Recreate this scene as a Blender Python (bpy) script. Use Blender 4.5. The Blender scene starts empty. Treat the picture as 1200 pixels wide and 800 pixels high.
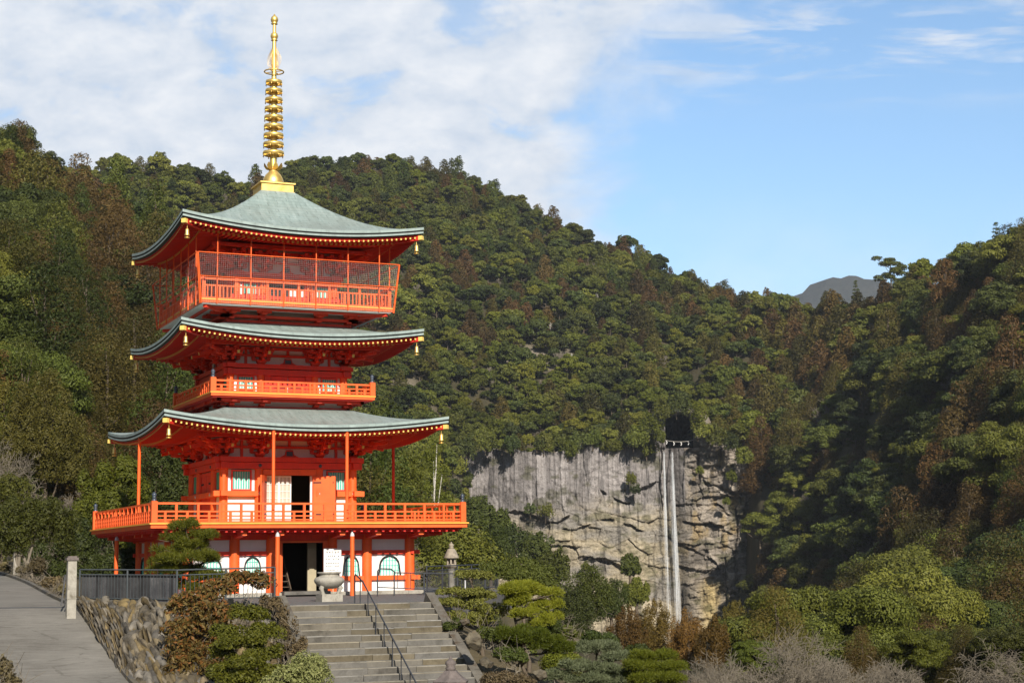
import bpy, math, random
import numpy as np
from mathutils import Vector, Matrix

# ------------------------------------------------------------------ scene, camera, light
scene = bpy.context.scene
COL = scene.collection
W0, H0, FPX = 1200.0, 800.0, 1900.79
YAW, PITCH, ROLL = math.radians(24.1858), math.radians(7.6058), math.radians(0.6955)
CAM = np.array([-18.877, -67.1846, 1.2240])
_r = np.array([math.cos(YAW), -math.sin(YAW), 0.0])
_d = np.array([math.sin(YAW) * math.cos(PITCH), math.cos(YAW) * math.cos(PITCH), math.sin(PITCH)])
_u = np.array([-math.sin(YAW) * math.sin(PITCH), -math.cos(YAW) * math.sin(PITCH), math.cos(PITCH)])
CX = math.cos(ROLL) * _r - math.sin(ROLL) * _u
CY = math.sin(ROLL) * _r + math.cos(ROLL) * _u

cd = bpy.data.cameras.new("camera")
cam = bpy.data.objects.new("camera", cd)
COL.objects.link(cam)
cd.sensor_width = 36.0
cd.sensor_fit = 'HORIZONTAL'
cd.lens = FPX / W0 * 36.0
cd.clip_start = 0.5
cd.clip_end = 9000.0
cam.matrix_world = Matrix(((CX[0], CY[0], -_d[0], CAM[0]), (CX[1], CY[1], -_d[1], CAM[1]),
                           (CX[2], CY[2], -_d[2], CAM[2]), (0, 0, 0, 1)))
scene.camera = cam

SUN_EL, SUN_LEFT = math.radians(30.0), math.radians(9.0)
S = Vector((-math.sin(SUN_LEFT) * math.cos(SUN_EL), -math.cos(SUN_LEFT) * math.cos(SUN_EL), math.sin(SUN_EL)))
sl = bpy.data.lights.new("sun", 'SUN')
sl.energy = 5.0
sl.angle = math.radians(0.5)
sl.color = (1.0, 0.93, 0.82)
sun = bpy.data.objects.new("sun", sl)
COL.objects.link(sun)
sun.rotation_euler = S.to_track_quat('Z', 'Y').to_euler()
sun.location = (-30, -60, 80)

scene.view_settings.view_transform = 'Standard'
scene.view_settings.look = 'None'
scene.view_settings.exposure = 0.42
scene.view_settings.gamma = 1.0
scene.view_settings.use_curve_mapping = False
scene.render.engine = 'CYCLES'
scene.cycles.use_denoising = True
scene.cycles.max_bounces = 6
scene.cycles.diffuse_bounces = 3
scene.cycles.glossy_bounces = 2
scene.cycles.transmission_bounces = 3
scene.cycles.transparent_max_bounces = 24
scene.cycles.volume_bounces = 0
scene.cycles.caustics_reflective = False
scene.cycles.caustics_refractive = False

# ---- world: Nishita sky with procedural clouds laid out by direction
world = bpy.data.worlds.new("World")
scene.world = world
world.use_nodes = True
nt = world.node_tree
nt.nodes.clear()


class NT:
    """tiny helper to wire shader nodes"""
    def __init__(self, tree):
        self.t = tree

    def n(self, typ, inputs=None, **props):
        nd = self.t.nodes.new(typ)
        for k, v in props.items():
            setattr(nd, k, v)
        for k, v in (inputs or {}).items():
            s = nd.inputs[k]
            if isinstance(v, bpy.types.NodeSocket):
                self.t.links.new(v, s)
            else:
                s.default_value = v
        return nd

    def m(self, op, a, b=0.0, c=0.0, clamp=False):
        nd = self.n('ShaderNodeMath', {0: a, 1: b, 2: c}, operation=op, use_clamp=clamp)
        return nd.outputs[0]

    def mix(self, f, a, b, blend='MIX'):
        nd = self.n('ShaderNodeMix', None, data_type='RGBA', blend_type=blend)
        for i, v in ((0, f), (6, a), (7, b)):
            s = nd.inputs[i]
            if isinstance(v, bpy.types.NodeSocket):
                self.t.links.new(v, s)
            else:
                s.default_value = v if i == 0 else (tuple(v) + (1.0,))[:4]
        return nd.outputs[2]

    def ramp(self, f, stops, interp='LINEAR'):
        nd = self.n('ShaderNodeValToRGB', {0: f})
        cr = nd.color_ramp
        cr.interpolation = interp
        while len(cr.elements) < len(stops):
            cr.elements.new(0.5)
        for e, (p, c) in zip(cr.elements, stops):
            e.position = p
            e.color = (tuple(c) + (1.0,))[:4] if not isinstance(c, (int, float)) else (c, c, c, 1)
        return nd.outputs[0]

    def noise(self, vec, scale, detail=4.0, rough=0.55, dist=0.0):
        nd = self.n('ShaderNodeTexNoise', {'Vector': vec, 'Scale': scale, 'Detail': detail, 'Roughness': rough, 'Distortion': dist})
        return nd.outputs[0]

    def link(self, a, b):
        self.t.links.new(a, b)


w = NT(nt)
sky = w.n('ShaderNodeTexSky', None, sky_type='NISHITA', sun_disc=False, sun_elevation=SUN_EL,
          sun_rotation=math.atan2(S.x, S.y) % (2 * math.pi), altitude=300.0, air_density=1.0, dust_density=0.6, ozone_density=2.2)
tc = w.n('ShaderNodeTexCoord')
gen = tc.outputs['Generated']


def dotdir(v):
    nd = w.n('ShaderNodeVectorMath', {0: gen, 1: tuple(v)}, operation='DOT_PRODUCT')
    return nd.outputs['Value']


# azimuth / elevation measures about the valley axis (a compass bearing, world-fixed)
fwd = w.m('MAXIMUM', dotdir((math.sin(YAW), math.cos(YAW), 0)), 0.05)
az = w.m('DIVIDE', dotdir((math.cos(YAW), -math.sin(YAW), 0)), fwd)       # tan(azimuth)
el = w.m('DIVIDE', dotdir((0, 0, 1)), fwd)                                 # tan(elevation)
cv = w.n('ShaderNodeCombineXYZ', {0: az, 1: w.m('MULTIPLY', el, 1.7), 2: 0.0}).outputs[0]
n1 = w.noise(cv, 9.0, 7.0, 0.58, 0.3)
n2 = w.noise(cv, 26.0, 5.0, 0.6, 0.2)
nstreak = w.noise(w.n('ShaderNodeCombineXYZ', {0: w.m('ADD', az, w.m('MULTIPLY', el, 0.5)), 1: w.m('MULTIPLY', el, 5.0), 2: 3.0}).outputs[0], 9.0, 6.0, 0.6, 0.4)
# edge of the cloud bank: bearing where it ends, further right high up
edge = w.m('ADD', 0.085, w.m('MULTIPLY', w.m('POWER', w.m('MAXIMUM', w.m('SUBTRACT', el, 0.27), 0.0), 1.6), 3.6))
d0 = w.m('SUBTRACT', edge, az)
d1 = w.m('ADD', d0, w.m('MULTIPLY', w.m('SUBTRACT', n1, 0.5), 0.22))
bank = w.n('ShaderNodeMapRange', {0: d1, 1: -0.02, 2: 0.075, 3: 0.0, 4: 1.0}, interpolation_type='SMOOTHSTEP').outputs[0]
holes = w.n('ShaderNodeMapRange', {0: w.m('ADD', n1, w.m('MULTIPLY', n2, 0.25)), 1: 0.44, 2: 0.58, 3: 0.45, 4: 1.0}, interpolation_type='SMOOTHSTEP').outputs[0]
bank = w.m('MULTIPLY', bank, holes)
wisp_zone = w.n('ShaderNodeMapRange', {0: w.m('ABSOLUTE', w.m('SUBTRACT', el, 0.325)), 1: 0.055, 2: 0.0, 3: 0.0, 4: 1.0}, interpolation_type='SMOOTHSTEP').outputs[0]
wisp = w.m('MULTIPLY', w.n('ShaderNodeMapRange', {0: nstreak, 1: 0.46, 2: 0.66, 3: 0.0, 4: 0.85}, interpolation_type='SMOOTHSTEP').outputs[0], wisp_zone)
low = w.n('ShaderNodeMapRange', {0: el, 1: 0.12, 2: 0.245, 3: 0.45, 4: 0.0}, interpolation_type='SMOOTHSTEP').outputs[0]
low = w.m('MULTIPLY', low, w.n('ShaderNodeMapRange', {0: n1, 1: 0.35, 2: 0.65, 3: 0.3, 4: 1.0}).outputs[0])
cl = w.m('MAXIMUM', w.m('MAXIMUM', bank, wisp), low, clamp=True)
# the cloud bank lies over the valley head only; the rest of the sky is clear
ahead = w.n('ShaderNodeMapRange', {0: dotdir((math.sin(YAW), math.cos(YAW), 0)), 1: 0.45, 2: 0.85, 3: 0.12, 4: 1.0}, interpolation_type='SMOOTHSTEP').outputs[0]
cl = w.m('MULTIPLY', cl, ahead)
shade = w.ramp(w.m('ADD', w.m('MULTIPLY', n2, 0.5), w.m('MULTIPLY', n1, 0.5)), [(0.38, (0.56, 0.65, 0.78)), (0.60, (0.84, 0.87, 0.92))])
SKY_K = 0.062
# added gain: brightens the sky ahead, holds down the rest to cut fill light
gain = w.n('ShaderNodeMapRange', {0: dotdir((math.sin(YAW), math.cos(YAW), 0)), 1: 0.2, 2: 0.9, 3: 0.85, 4: 2.0}, interpolation_type='SMOOTHSTEP').outputs[0]
sat = w.mix(1.0, w.mix(1.0, sky.outputs[0], w.n('ShaderNodeCombineXYZ', {0: gain, 1: gain, 2: gain}).outputs[0], 'MULTIPLY'), (0.92, 1.05, 1.09), 'MULTIPLY')
scl = w.mix(1.0, shade, (1 / SKY_K * 0.80,) * 3, 'MULTIPLY')
skyc = w.mix(cl, sat, scl)
bg = w.n('ShaderNodeBackground', {'Color': skyc, 'Strength': SKY_K})
wo = w.n('ShaderNodeOutputWorld', {'Surface': bg.outputs[0]})

# ------------------------------------------------------------------ geometry helpers


def ray(u, v):
    px, py = u - 600.0, 400.0 - v
    return _d * FPX + CX * px + CY * py


def at(u, v, D):
    """world point at horizontal distance D on the sight line of photo pixel (u, v)"""
    d = ray(u, v)
    return CAM + d * (D / math.hypot(d[0], d[1]))


def on_y(u, v, y):
    d = ray(u, v)
    return CAM + d * ((y - CAM[1]) / d[1])


def bearing(u, D, z):
    p = at(u, 655.0, D)
    return np.array([p[0], p[1], z])


def proj(P):
    q = np.asarray(P, float) - CAM
    zz = q @ _d
    return 600 + FPX * (q @ CX) / zz, 400 - FPX * (q @ CY) / zz


def _hash(ix, iy, seed):
    h = (ix.astype(np.int64) * 374761393 + iy.astype(np.int64) * 668265263 + seed * 974634777) & 0xFFFFFFFF
    h = ((h ^ (h >> 13)) * 1274126177) & 0xFFFFFFFF
    h = h ^ (h >> 16)
    return (h & 0xFFFFFF) / float(0x1000000)


def vnoise(x, y, seed=0):
    x = np.asarray(x, float)
    y = np.asarray(y, float)
    ix, iy = np.floor(x), np.floor(y)
    fx, fy = x - ix, y - iy
    fx = fx * fx * (3 - 2 * fx)
    fy = fy * fy * (3 - 2 * fy)
    a, b = _hash(ix, iy, seed), _hash(ix + 1, iy, seed)
    c, d = _hash(ix, iy + 1, seed), _hash(ix + 1, iy + 1, seed)
    return (a * (1 - fx) + b * fx) * (1 - fy) + (c * (1 - fx) + d * fx) * fy


def fbm(x, y, seed=0, oct=4):
    r, a, t = 0.0, 0.5, 0.0
    for k in range(oct):
        r = r + a * vnoise(x * 2 ** k, y * 2 ** k, seed + k)
        t += a
        a *= 0.5
    return r / t


def worley(x, y, seed=0):
    """F1, F2 distances and the id hash of the nearest cell"""
    ix, iy = np.floor(x), np.floor(y)
    f1 = np.full(x.shape, 9.0)
    f2 = np.full(x.shape, 9.0)
    cid = np.zeros(x.shape)
    for dx in (-1, 0, 1):
        for dy in (-1, 0, 1):
            cx, cy = ix + dx, iy + dy
            px = cx + 0.15 + 0.7 * _hash(cx, cy, seed)
            py = cy + 0.15 + 0.7 * _hash(cx, cy, seed + 7)
            d = np.hypot(px - x, py - y)
            h = _hash(cx, cy, seed + 13)
            new = d < f1
            f2 = np.where(new, f1, np.minimum(f2, d))
            cid = np.where(new, h, cid)
            f1 = np.where(new, d, f1)
    return f1, f2, cid


def np_mesh(name, V, F, mats=(), mi=None, smooth=False):
    """mesh from vertex array (N,3) and face array (M,k) of equal-size faces"""
    me = bpy.data.meshes.new(name)
    V = np.asarray(V, np.float32)
    F = np.asarray(F, np.int32)
    m, k = F.shape
    me.vertices.add(len(V))
    me.vertices.foreach_set('co', V.ravel())
    me.loops.add(m * k)
    me.loops.foreach_set('vertex_index', F.ravel())
    me.polygons.add(m)
    me.polygons.foreach_set('loop_start', np.arange(0, m * k, k, dtype=np.int32))
    me.polygons.foreach_set('loop_total', np.full(m, k, np.int32))
    if mi is not None:
        me.polygons.foreach_set('material_index', np.asarray(mi, np.int32))
    if smooth:
        me.polygons.foreach_set('use_smooth', np.ones(m, bool))
    for x in mats:
        me.materials.append(x)
    me.update(calc_edges=True)
    me.validate()
    return me


def link(name, me, parent=None, loc=None):
    o = bpy.data.objects.new(name, me)
    COL.objects.link(o)
    if parent is not None:
        o.parent = parent
    if loc is not None:
        o.location = loc
    return o


def tag(o, label=None, cat=None, group=None, kind=None):
    if label:
        o['label'] = label
    if cat:
        o['category'] = cat
    if group:
        o['group'] = group
    if kind:
        o['kind'] = kind
    return o


def thing(name, loc, label, cat, group=None, rz=0.0):
    o = bpy.data.objects.new(name, None)
    o.empty_display_size = 0.3
    COL.objects.link(o)
    o.location = tuple(loc)
    o.rotation_euler = (0, 0, rz)
    return tag(o, label, cat, group)


class MB:
    """collects faces of one mesh"""
    def __init__(self):
        self.v, self.f, self.m, self.s = [], [], [], []

    def add(self, vs, fs, mi=0, smooth=False):
        b = len(self.v)
        self.v += [tuple(map(float, p)) for p in vs]
        for f in fs:
            self.f.append([b + i for i in f])
            self.m.append(mi)
            self.s.append(smooth)
        return self

    def box(self, c, size, mi=0, M=None, taper=1.0):
        """box centred at c; taper scales the lower face in x, y"""
        hx, hy, hz = size[0] / 2, size[1] / 2, size[2] / 2
        P = []
        for sz in (-1, 1):
            k = taper if sz < 0 else 1.0
            P += [(-hx * k, -hy * k, sz * hz), (hx * k, -hy * k, sz * hz), (hx * k, hy * k, sz * hz), (-hx * k, hy * k, sz * hz)]
        if M is not None:
            P = [tuple(M @ Vector(p)) for p in P]
        P = [(p[0] + c[0], p[1] + c[1], p[2] + c[2]) for p in P]
        return self.add(P, [(3, 2, 1, 0), (4, 5, 6, 7), (0, 1, 5, 4), (1, 2, 6, 5), (2, 3, 7, 6), (3, 0, 4, 7)], mi)

    def bar(self, a, b, wd, ht, mi=0, cap=None):
        """rectangular bar from a to b; wd across (horizontal), ht in the upright direction"""
        a, b = Vector(a), Vector(b)
        t = (b - a).normalized()
        up = Vector((0, 0, 1)) if abs(t.z) < 0.95 else Vector((0, 1, 0))
        sx = t.cross(up).normalized() * (wd / 2)
        uz = sx.cross(t).normalized() * (ht / 2)
        P = []
        for q in (a, b):
            P += [q - sx - uz, q + sx - uz, q + sx + uz, q - sx + uz]
        fs = [(0, 1, 5, 4), (1, 2, 6, 5), (2, 3, 7, 6), (3, 0, 4, 7)]
        self.add(P, fs, mi)
        self.add(P[:4], [(3, 2, 1, 0)], mi)
        self.add(P[4:], [(0, 1, 2, 3)], mi if cap is None else cap)
        return self

    def tube(self, pts, rad, n=8, mi=0, caps=True, smooth=True):
        pts = [Vector(p) for p in pts]
        if not hasattr(rad, '__len__'):
            rad = [rad] * len(pts)
        P, ref = [], None
        for i, p in enumerate(pts):
            t = (pts[min(i + 1, len(pts) - 1)] - pts[max(i - 1, 0)])
            t = t.normalized() if t.length > 1e-9 else Vector((0, 0, 1))
            if ref is None:
                ref = Vector((1, 0, 0)) if abs(t.x) < 0.9 else Vector((0, 1, 0))
            a = (ref - t * ref.dot(t)).normalized()
            ref = a
            b = t.cross(a)
            for k in range(n):
                w_ = 2 * math.pi * k / n
                P.append(p + (a * math.cos(w_) + b * math.sin(w_)) * rad[i])
        F = []
        for i in range(len(pts) - 1):
            for k in range(n):
                F.append((i * n + k, i * n + (k + 1) % n, (i + 1) * n + (k + 1) % n, (i + 1) * n + k))
        self.add(P, F, mi, smooth)
        if caps:
            self.add(P[:n], [tuple(range(n))[::-1]], mi)
            self.add(P[-n:], [tuple(range(n))], mi)
        return self

    def lathe(self, prof, c=(0, 0, 0), n=20, mi=0, smooth=True, close=True):
        P = []
        for r, z in prof:
            for k in range(n):
                a = 2 * math.pi * k / n
                P.append((c[0] + r * math.cos(a), c[1] + r * math.sin(a), c[2] + z))
        F = []
        for i in range(len(prof) - 1):
            for k in range(n):
                F.append((i * n + k, i * n + (k + 1) % n, (i + 1) * n + (k + 1) % n, (i + 1) * n + k))
        self.add(P, F, mi, smooth)
        if close:
            self.add(P[:n], [tuple(range(n))[::-1]], mi)
            self.add(P[-n:], [tuple(range(n))], mi)
        return self

    def prism(self, poly, axis_o, ex, ez, en, th, mi=0, back=True):
        """polygon (x, z) in plane ex/ez at axis_o, extruded th along en"""
        o, ex, ez, en = Vector(axis_o), Vector(ex), Vector(ez), Vector(en)
        P = [o + ex * a + ez * b for a, b in poly]
        Q = [p + en * th for p in P]
        n = len(P)
        self.add(P + Q, [tuple(range(n, 2 * n))] + ([tuple(range(n))[::-1]] if back else []) +
                 [(i, (i + 1) % n, n + (i + 1) % n, n + i) for i in range(n)], mi)
        return self

    def build(self, name, mats, parent=None, loc=None, link_it=True):
        me = bpy.data.meshes.new(name)
        me.from_pydata(self.v, [], self.f)
        for x in (mats if isinstance(mats, (list, tuple)) else [mats]):
            me.materials.append(x)
        me.polygons.foreach_set('material_index', self.m)
        me.polygons.foreach_set('use_smooth', self.s)
        me.update()
        if not link_it:
            return me
        return link(name, me, parent, loc)
# ------------------------------------------------------------------ materials
def mat_base(name):
    m = bpy.data.materials.new(name)
    m.use_nodes = True
    t = m.node_tree
    t.nodes.clear()
    g = NT(t)
    out = g.n('ShaderNodeOutputMaterial')
    return m, g, out


def principled(g, out, color, rough=0.6, metal=0.0, spec=0.4, bump=None, bump_k=0.3, bump_d=0.02):
    p = g.n('ShaderNodeBsdfPrincipled', {'Roughness': rough, 'Metallic': metal, 'Specular IOR Level': spec})
    s = p.inputs['Base Color']
    if isinstance(color, bpy.types.NodeSocket):
        g.link(color, s)
    else:
        s.default_value = (tuple(color) + (1.0,))[:4]
    if bump is not None:
        b = g.n('ShaderNodeBump', {'Height': bump, 'Strength': bump_k, 'Distance': bump_d})
        g.link(b.outputs[0], p.inputs['Normal'])
    g.link(p.outputs[0], out.inputs['Surface'])
    return p


def paint(name, c, rough=0.5, var=0.18, scale=2.5, grime=0.0, spec=0.35, grime_col=(0.08, 0.07, 0.05)):
    m, g, out = mat_base(name)
    pos = g.n('ShaderNodeNewGeometry').outputs['Position']
    nz = g.noise(pos, scale, 5, 0.6)
    c1 = tuple(x * (1 - var) for x in c)
    c2 = tuple(min(1, x * (1 + var)) for x in c)
    col = g.ramp(nz, [(0.3, c1), (0.7, c2)])
    if grime:
        st = g.n('ShaderNodeMapping', {'Vector': pos, 'Scale': (3.0, 3.0, 0.35)})
        gz = g.noise(st.outputs[0], 2.0, 6, 0.65)
        f = g.n('ShaderNodeMapRange', {0: gz, 1: 0.52, 2: 0.78, 3: 0.0, 4: grime}).outputs[0]
        col = g.mix(f, col, grime_col)
    rr = g.n('ShaderNodeMapRange', {0: nz, 1: 0.3, 2: 0.7, 3: rough - 0.08, 4: rough + 0.1}).outputs[0]
    p = principled(g, out, col, 0.5, 0, spec, g.noise(pos, scale * 9, 3), 0.12, 0.01)
    g.link(rr, p.inputs['Roughness'])
    return m


VERM_SHADE = paint("shaded_vermilion_paint", (0.72, 0.052, 0.022), 0.5, 0.17, 1.6, 0.35, grime_col=(0.34, 0.03, 0.016))  # shaded copy of the red paint, for members mostly out of the sun
VERM_LIT = paint("sunlit_vermilion_paint", (0.82, 0.128, 0.024), 0.5, 0.15, 1.6, 0.30, grime_col=(0.55, 0.075, 0.018))  # same red paint with sunlight put into the colour, for sunlit members
YELLOW = paint("ochre_yellow_paint", (0.80, 0.40, 0.06), 0.5, 0.08, 3.0)
PLASTER = paint("white_plaster", (0.78, 0.76, 0.74), 0.85, 0.05, 1.2, 0.12, 0.2, (0.55, 0.52, 0.48))
TEAL = paint("teal_paint", (0.10, 0.52, 0.42), 0.5, 0.1)
IRON = paint("dark_iron", (0.035, 0.038, 0.045), 0.5, 0.2, 6, 0.25, 0.5, (0.09, 0.07, 0.06))
GREYRAIL = paint("grey_green_rail_paint", (0.055, 0.065, 0.07), 0.45, 0.15, 4, 0.2, 0.5, (0.2, 0.19, 0.17))
BLACK = paint("black_lacquer", (0.012, 0.011, 0.011), 0.5, 0.1)
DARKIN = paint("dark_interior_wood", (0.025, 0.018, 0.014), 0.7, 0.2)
CREAM = paint("cream_panel", (0.42, 0.36, 0.24), 0.7, 0.1)
BRONZE = paint("dark_bronze", (0.045, 0.06, 0.085), 0.4, 0.2, 6, 0, 0.6)
WHITE = paint("white_paint", (0.8, 0.79, 0.76), 0.6, 0.06, 3)
SOFFIT_SHADE = paint("shaded_soffit_vermilion", (0.62, 0.030, 0.018), 0.6, 0.12, 1.2)  # same red darkened further: shade under the eaves put into the colour
CAPGREY = paint("silver_cap", (0.55, 0.55, 0.55), 0.35, 0.1, 5, 0, 0.6)
TIPGOLD = paint("gilded_tip", (0.85, 0.60, 0.16), 0.4, 0.06, 5)
LIME = paint("lime_notice", (0.42, 0.48, 0.06), 0.6, 0.1)
INK = paint("ink", (0.05, 0.05, 0.055), 0.8, 0.1)
GLASSDARK = paint("paper_pane", (0.50, 0.47, 0.39), 0.7, 0.06)


def m_gold():
    m, g, out = mat_base("polished_gold")
    pos = g.n('ShaderNodeNewGeometry').outputs['Position']
    nz = g.noise(pos, 3.0, 4)
    col = g.ramp(nz, [(0.3, (0.86, 0.56, 0.14)), (0.7, (0.98, 0.70, 0.24))])
    p = principled(g, out, col, 0.4, 0.78, 0.6, g.noise(pos, 25, 3), 0.06, 0.01)
    g.link(g.n('ShaderNodeMapRange', {0: nz, 1: 0.3, 2: 0.7, 3: 0.34, 4: 0.5}).outputs[0], p.inputs['Roughness'])
    return m


GOLD = m_gold()


def m_copper():
    """verdigris copper sheet: seams across, run-off streaks down the slope"""
    m, g, out = mat_base("verdigris_copper")
    geo = g.n('ShaderNodeNewGeometry')
    pos = geo.outputs['Position']
    sep = g.n('ShaderNodeSeparateXYZ', {0: pos})
    nrm = g.n('ShaderNodeSeparateXYZ', {0: geo.outputs['Normal']})
    # along-eave coordinate = x on faces that look along y and y on faces that look along x
    isx = g.m('GREATER_THAN', g.m('ABSOLUTE', nrm.outputs[0]), g.m('ABSOLUTE', nrm.outputs[1]))
    al = g.m('ADD', g.m('MULTIPLY', sep.outputs[1], isx), g.m('MULTIPLY', sep.outputs[0], g.m('SUBTRACT', 1.0, isx)))
    run = g.m('ADD', g.m('MULTIPLY', g.m('ABSOLUTE', sep.outputs[0]), isx), g.m('MULTIPLY', g.m('ABSOLUTE', sep.outputs[1]), g.m('SUBTRACT', 1.0, isx)))
    sv = g.n('ShaderNodeCombineXYZ', {0: g.m('MULTIPLY', al, 5.0), 1: g.m('MULTIPLY', run, 0.7), 2: sep.outputs[2]}).outputs[0]
    st = g.noise(sv, 1.0, 6, 0.62)
    big = g.noise(pos, 0.45, 4)
    fine = g.noise(pos, 7.0, 4)
    col = g.ramp(st, [(0.25, (0.18, 0.225, 0.21)), (0.5, (0.26, 0.33, 0.31)), (0.72, (0.34, 0.41, 0.39))])
    col = g.mix(g.n('ShaderNodeMapRange', {0: big, 1: 0.42, 2: 0.7, 3: 0.0, 4: 0.55}).outputs[0], col, (0.21, 0.22, 0.19))
    col = g.mix(g.n('ShaderNodeMapRange', {0: fine, 1: 0.55, 2: 0.75, 3: 0.0, 4: 0.4}).outputs[0], col, (0.13, 0.15, 0.13))
    seam = g.m('LESS_THAN', g.m('FRACT', g.m('MULTIPLY', run, 4.2)), 0.07)
    seam2 = g.m('LESS_THAN', g.m('FRACT', g.m('ADD', g.m('MULTIPLY', al, 0.8), g.m('MULTIPLY', g.m('FLOOR', g.m('MULTIPLY', run, 4.2)), 0.37))), 0.025)
    sm = g.m('MAXIMUM', seam, seam2)
    col = g.mix(g.m('MULTIPLY', sm, 0.55), col, (0.10, 0.12, 0.11))
    principled(g, out, col, 0.62, 0.0, 0.4, g.m('ADD', g.m('MULTIPLY', sm, -1.0), g.m('MULTIPLY', fine, 0.5)), 0.4, 0.02)
    return m


COPPER = m_copper()
EDGE = paint("eave_edge_dark", (0.03, 0.035, 0.033), 0.6, 0.3, 3)
EDGE2 = paint("eave_edge_verdigris", (0.30, 0.37, 0.35), 0.6, 0.2, 2, 0.5, 0.35, (0.08, 0.09, 0.08))


def m_stone(name, c1, c2, scale=2.0, bump=0.5, spots=None, island=0.0, rough=0.88):
    m, g, out = mat_base(name)
    geo = g.n('ShaderNodeNewGeometry')
    pos = geo.outputs['Position']
    nz = g.noise(pos, scale, 7, 0.65)
    fine = g.noise(pos, scale * 12, 4, 0.6)
    f = g.m('ADD', g.m('MULTIPLY', nz, 0.7), g.m('MULTIPLY', fine, 0.3))
    col = g.ramp(f, [(0.32, c1), (0.66, c2)])
    if spots:
        sp = g.noise(pos, scale * 0.8, 6, 0.7, 0.5)
        col = g.mix(g.n('ShaderNodeMapRange', {0: sp, 1: 0.53, 2: 0.68, 3: 0.0, 4: 0.85}).outputs[0], col, spots)
    if island:
        k = g.n('ShaderNodeMapRange', {0: geo.outputs['Random Per Island'], 1: 0.0, 2: 1.0, 3: 1 - island, 4: 1 + island}).outputs[0]
        hsv = g.n('ShaderNodeHueSaturation', {'Color': col, 'Value': k, 'Hue': 0.5})
        k2 = g.n('ShaderNodeMapRange', {0: g.m('FRACT', g.m('MULTIPLY', geo.outputs['Random Per Island'], 17.3)), 3: 0.4, 4: 1.3}).outputs[0]
        g.link(k2, hsv.inputs['Saturation'])
        col = hsv.outputs[0]
    principled(g, out, col, rough, 0, 0.25, f, bump, 0.05)
    return m


CONCRETE = m_stone("weathered_concrete", (0.10, 0.086, 0.062), (0.175, 0.153, 0.115), 1.3, 0.35, (0.06, 0.05, 0.036), 0.2)
STEPEDGE = m_stone("worn_step_edge", (0.175, 0.154, 0.117), (0.285, 0.255, 0.20), 2.2, 0.3, (0.10, 0.085, 0.062), 0.18)
PARAPET = m_stone("lichened_parapet_stone", (0.085, 0.075, 0.06), (0.17, 0.155, 0.13), 1.6, 0.5, (0.07, 0.045, 0.026))
LANTERN = m_stone("lantern_stone", (0.22, 0.19, 0.15), (0.42, 0.36, 0.28), 5, 0.5, (0.13, 0.11, 0.09))
LANTERND = m_stone("lantern_cap_stone", (0.09, 0.075, 0.07), (0.2, 0.165, 0.15), 6, 0.5)
PALESTONE = m_stone("pale_stone", (0.25, 0.228, 0.19), (0.43, 0.40, 0.34), 4, 0.5, (0.15, 0.13, 0.095))
WALLSTONE = m_stone("wall_fieldstone", (0.055, 0.044, 0.028), (0.21, 0.165, 0.098), 2.5, 0.9, (0.035, 0.03, 0.024), 0.5)
PAVING = m_stone("dark_gravel_paving", (0.09, 0.085, 0.08), (0.2, 0.19, 0.18), 6, 0.5)
ROCK = m_stone("garden_rock", (0.045, 0.037, 0.028), (0.17, 0.145, 0.10), 4.0, 1.0, (0.13, 0.075, 0.035))


def m_road():
    m, g, out = mat_base("brushed_concrete_road")
    pos = g.n('ShaderNodeNewGeometry').outputs['Position']
    big = g.noise(pos, 0.35, 5, 0.6)
    fine = g.noise(pos, 22.0, 3, 0.7)
    mid = g.noise(g.n('ShaderNodeMapping', {'Vector': pos, 'Scale': (0.9, 6.0, 1.0), 'Rotation': (0, 0, 0.25)}).outputs[0], 1.4, 6, 0.7)
    f = g.m('ADD', g.m('MULTIPLY', big, 0.4), g.m('ADD', g.m('MULTIPLY', fine, 0.2), g.m('MULTIPLY', mid, 0.4)))
    col = g.ramp(f, [(0.36, (0.115, 0.104, 0.088)), (0.5, (0.19, 0.176, 0.152)), (0.66, (0.255, 0.237, 0.205))])
    vor = g.n('ShaderNodeTexVoronoi', {'Vector': g.n('ShaderNodeMapping', {'Vector': pos, 'Scale': (0.22, 0.35, 0.3)}).outputs[0], 'Scale': 1.0}, feature='DISTANCE_TO_EDGE')
    crk = g.m('LESS_THAN', g.m('ADD', vor.outputs[0], g.m('MULTIPLY', g.m('SUBTRACT', g.noise(pos, 2.5, 4), 0.5), 0.10)), 0.003)
    col = g.mix(g.m('MULTIPLY', crk, 0.35), col, (0.07, 0.062, 0.05))
    principled(g, out, col, 0.9, 0, 0.2, fine, 0.35, 0.02)
    return m


ROAD = m_road()


def m_soil():
    m, g, out = mat_base("leaf_litter_soil")
    pos = g.n('ShaderNodeNewGeometry').outputs['Position']
    a = g.noise(pos, 0.09, 5, 0.6)
    b = g.noise(pos, 1.7, 6, 0.7)
    col = g.ramp(g.m('ADD', g.m('MULTIPLY', a, 0.5), g.m('MULTIPLY', b, 0.5)),
                 [(0.3, (0.025, 0.026, 0.012)), (0.5, (0.06, 0.05, 0.026)), (0.7, (0.13, 0.10, 0.055))])
    principled(g, out, col, 0.95, 0, 0.1, b, 0.6, 0.1)
    return m


SOIL = m_soil()


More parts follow.
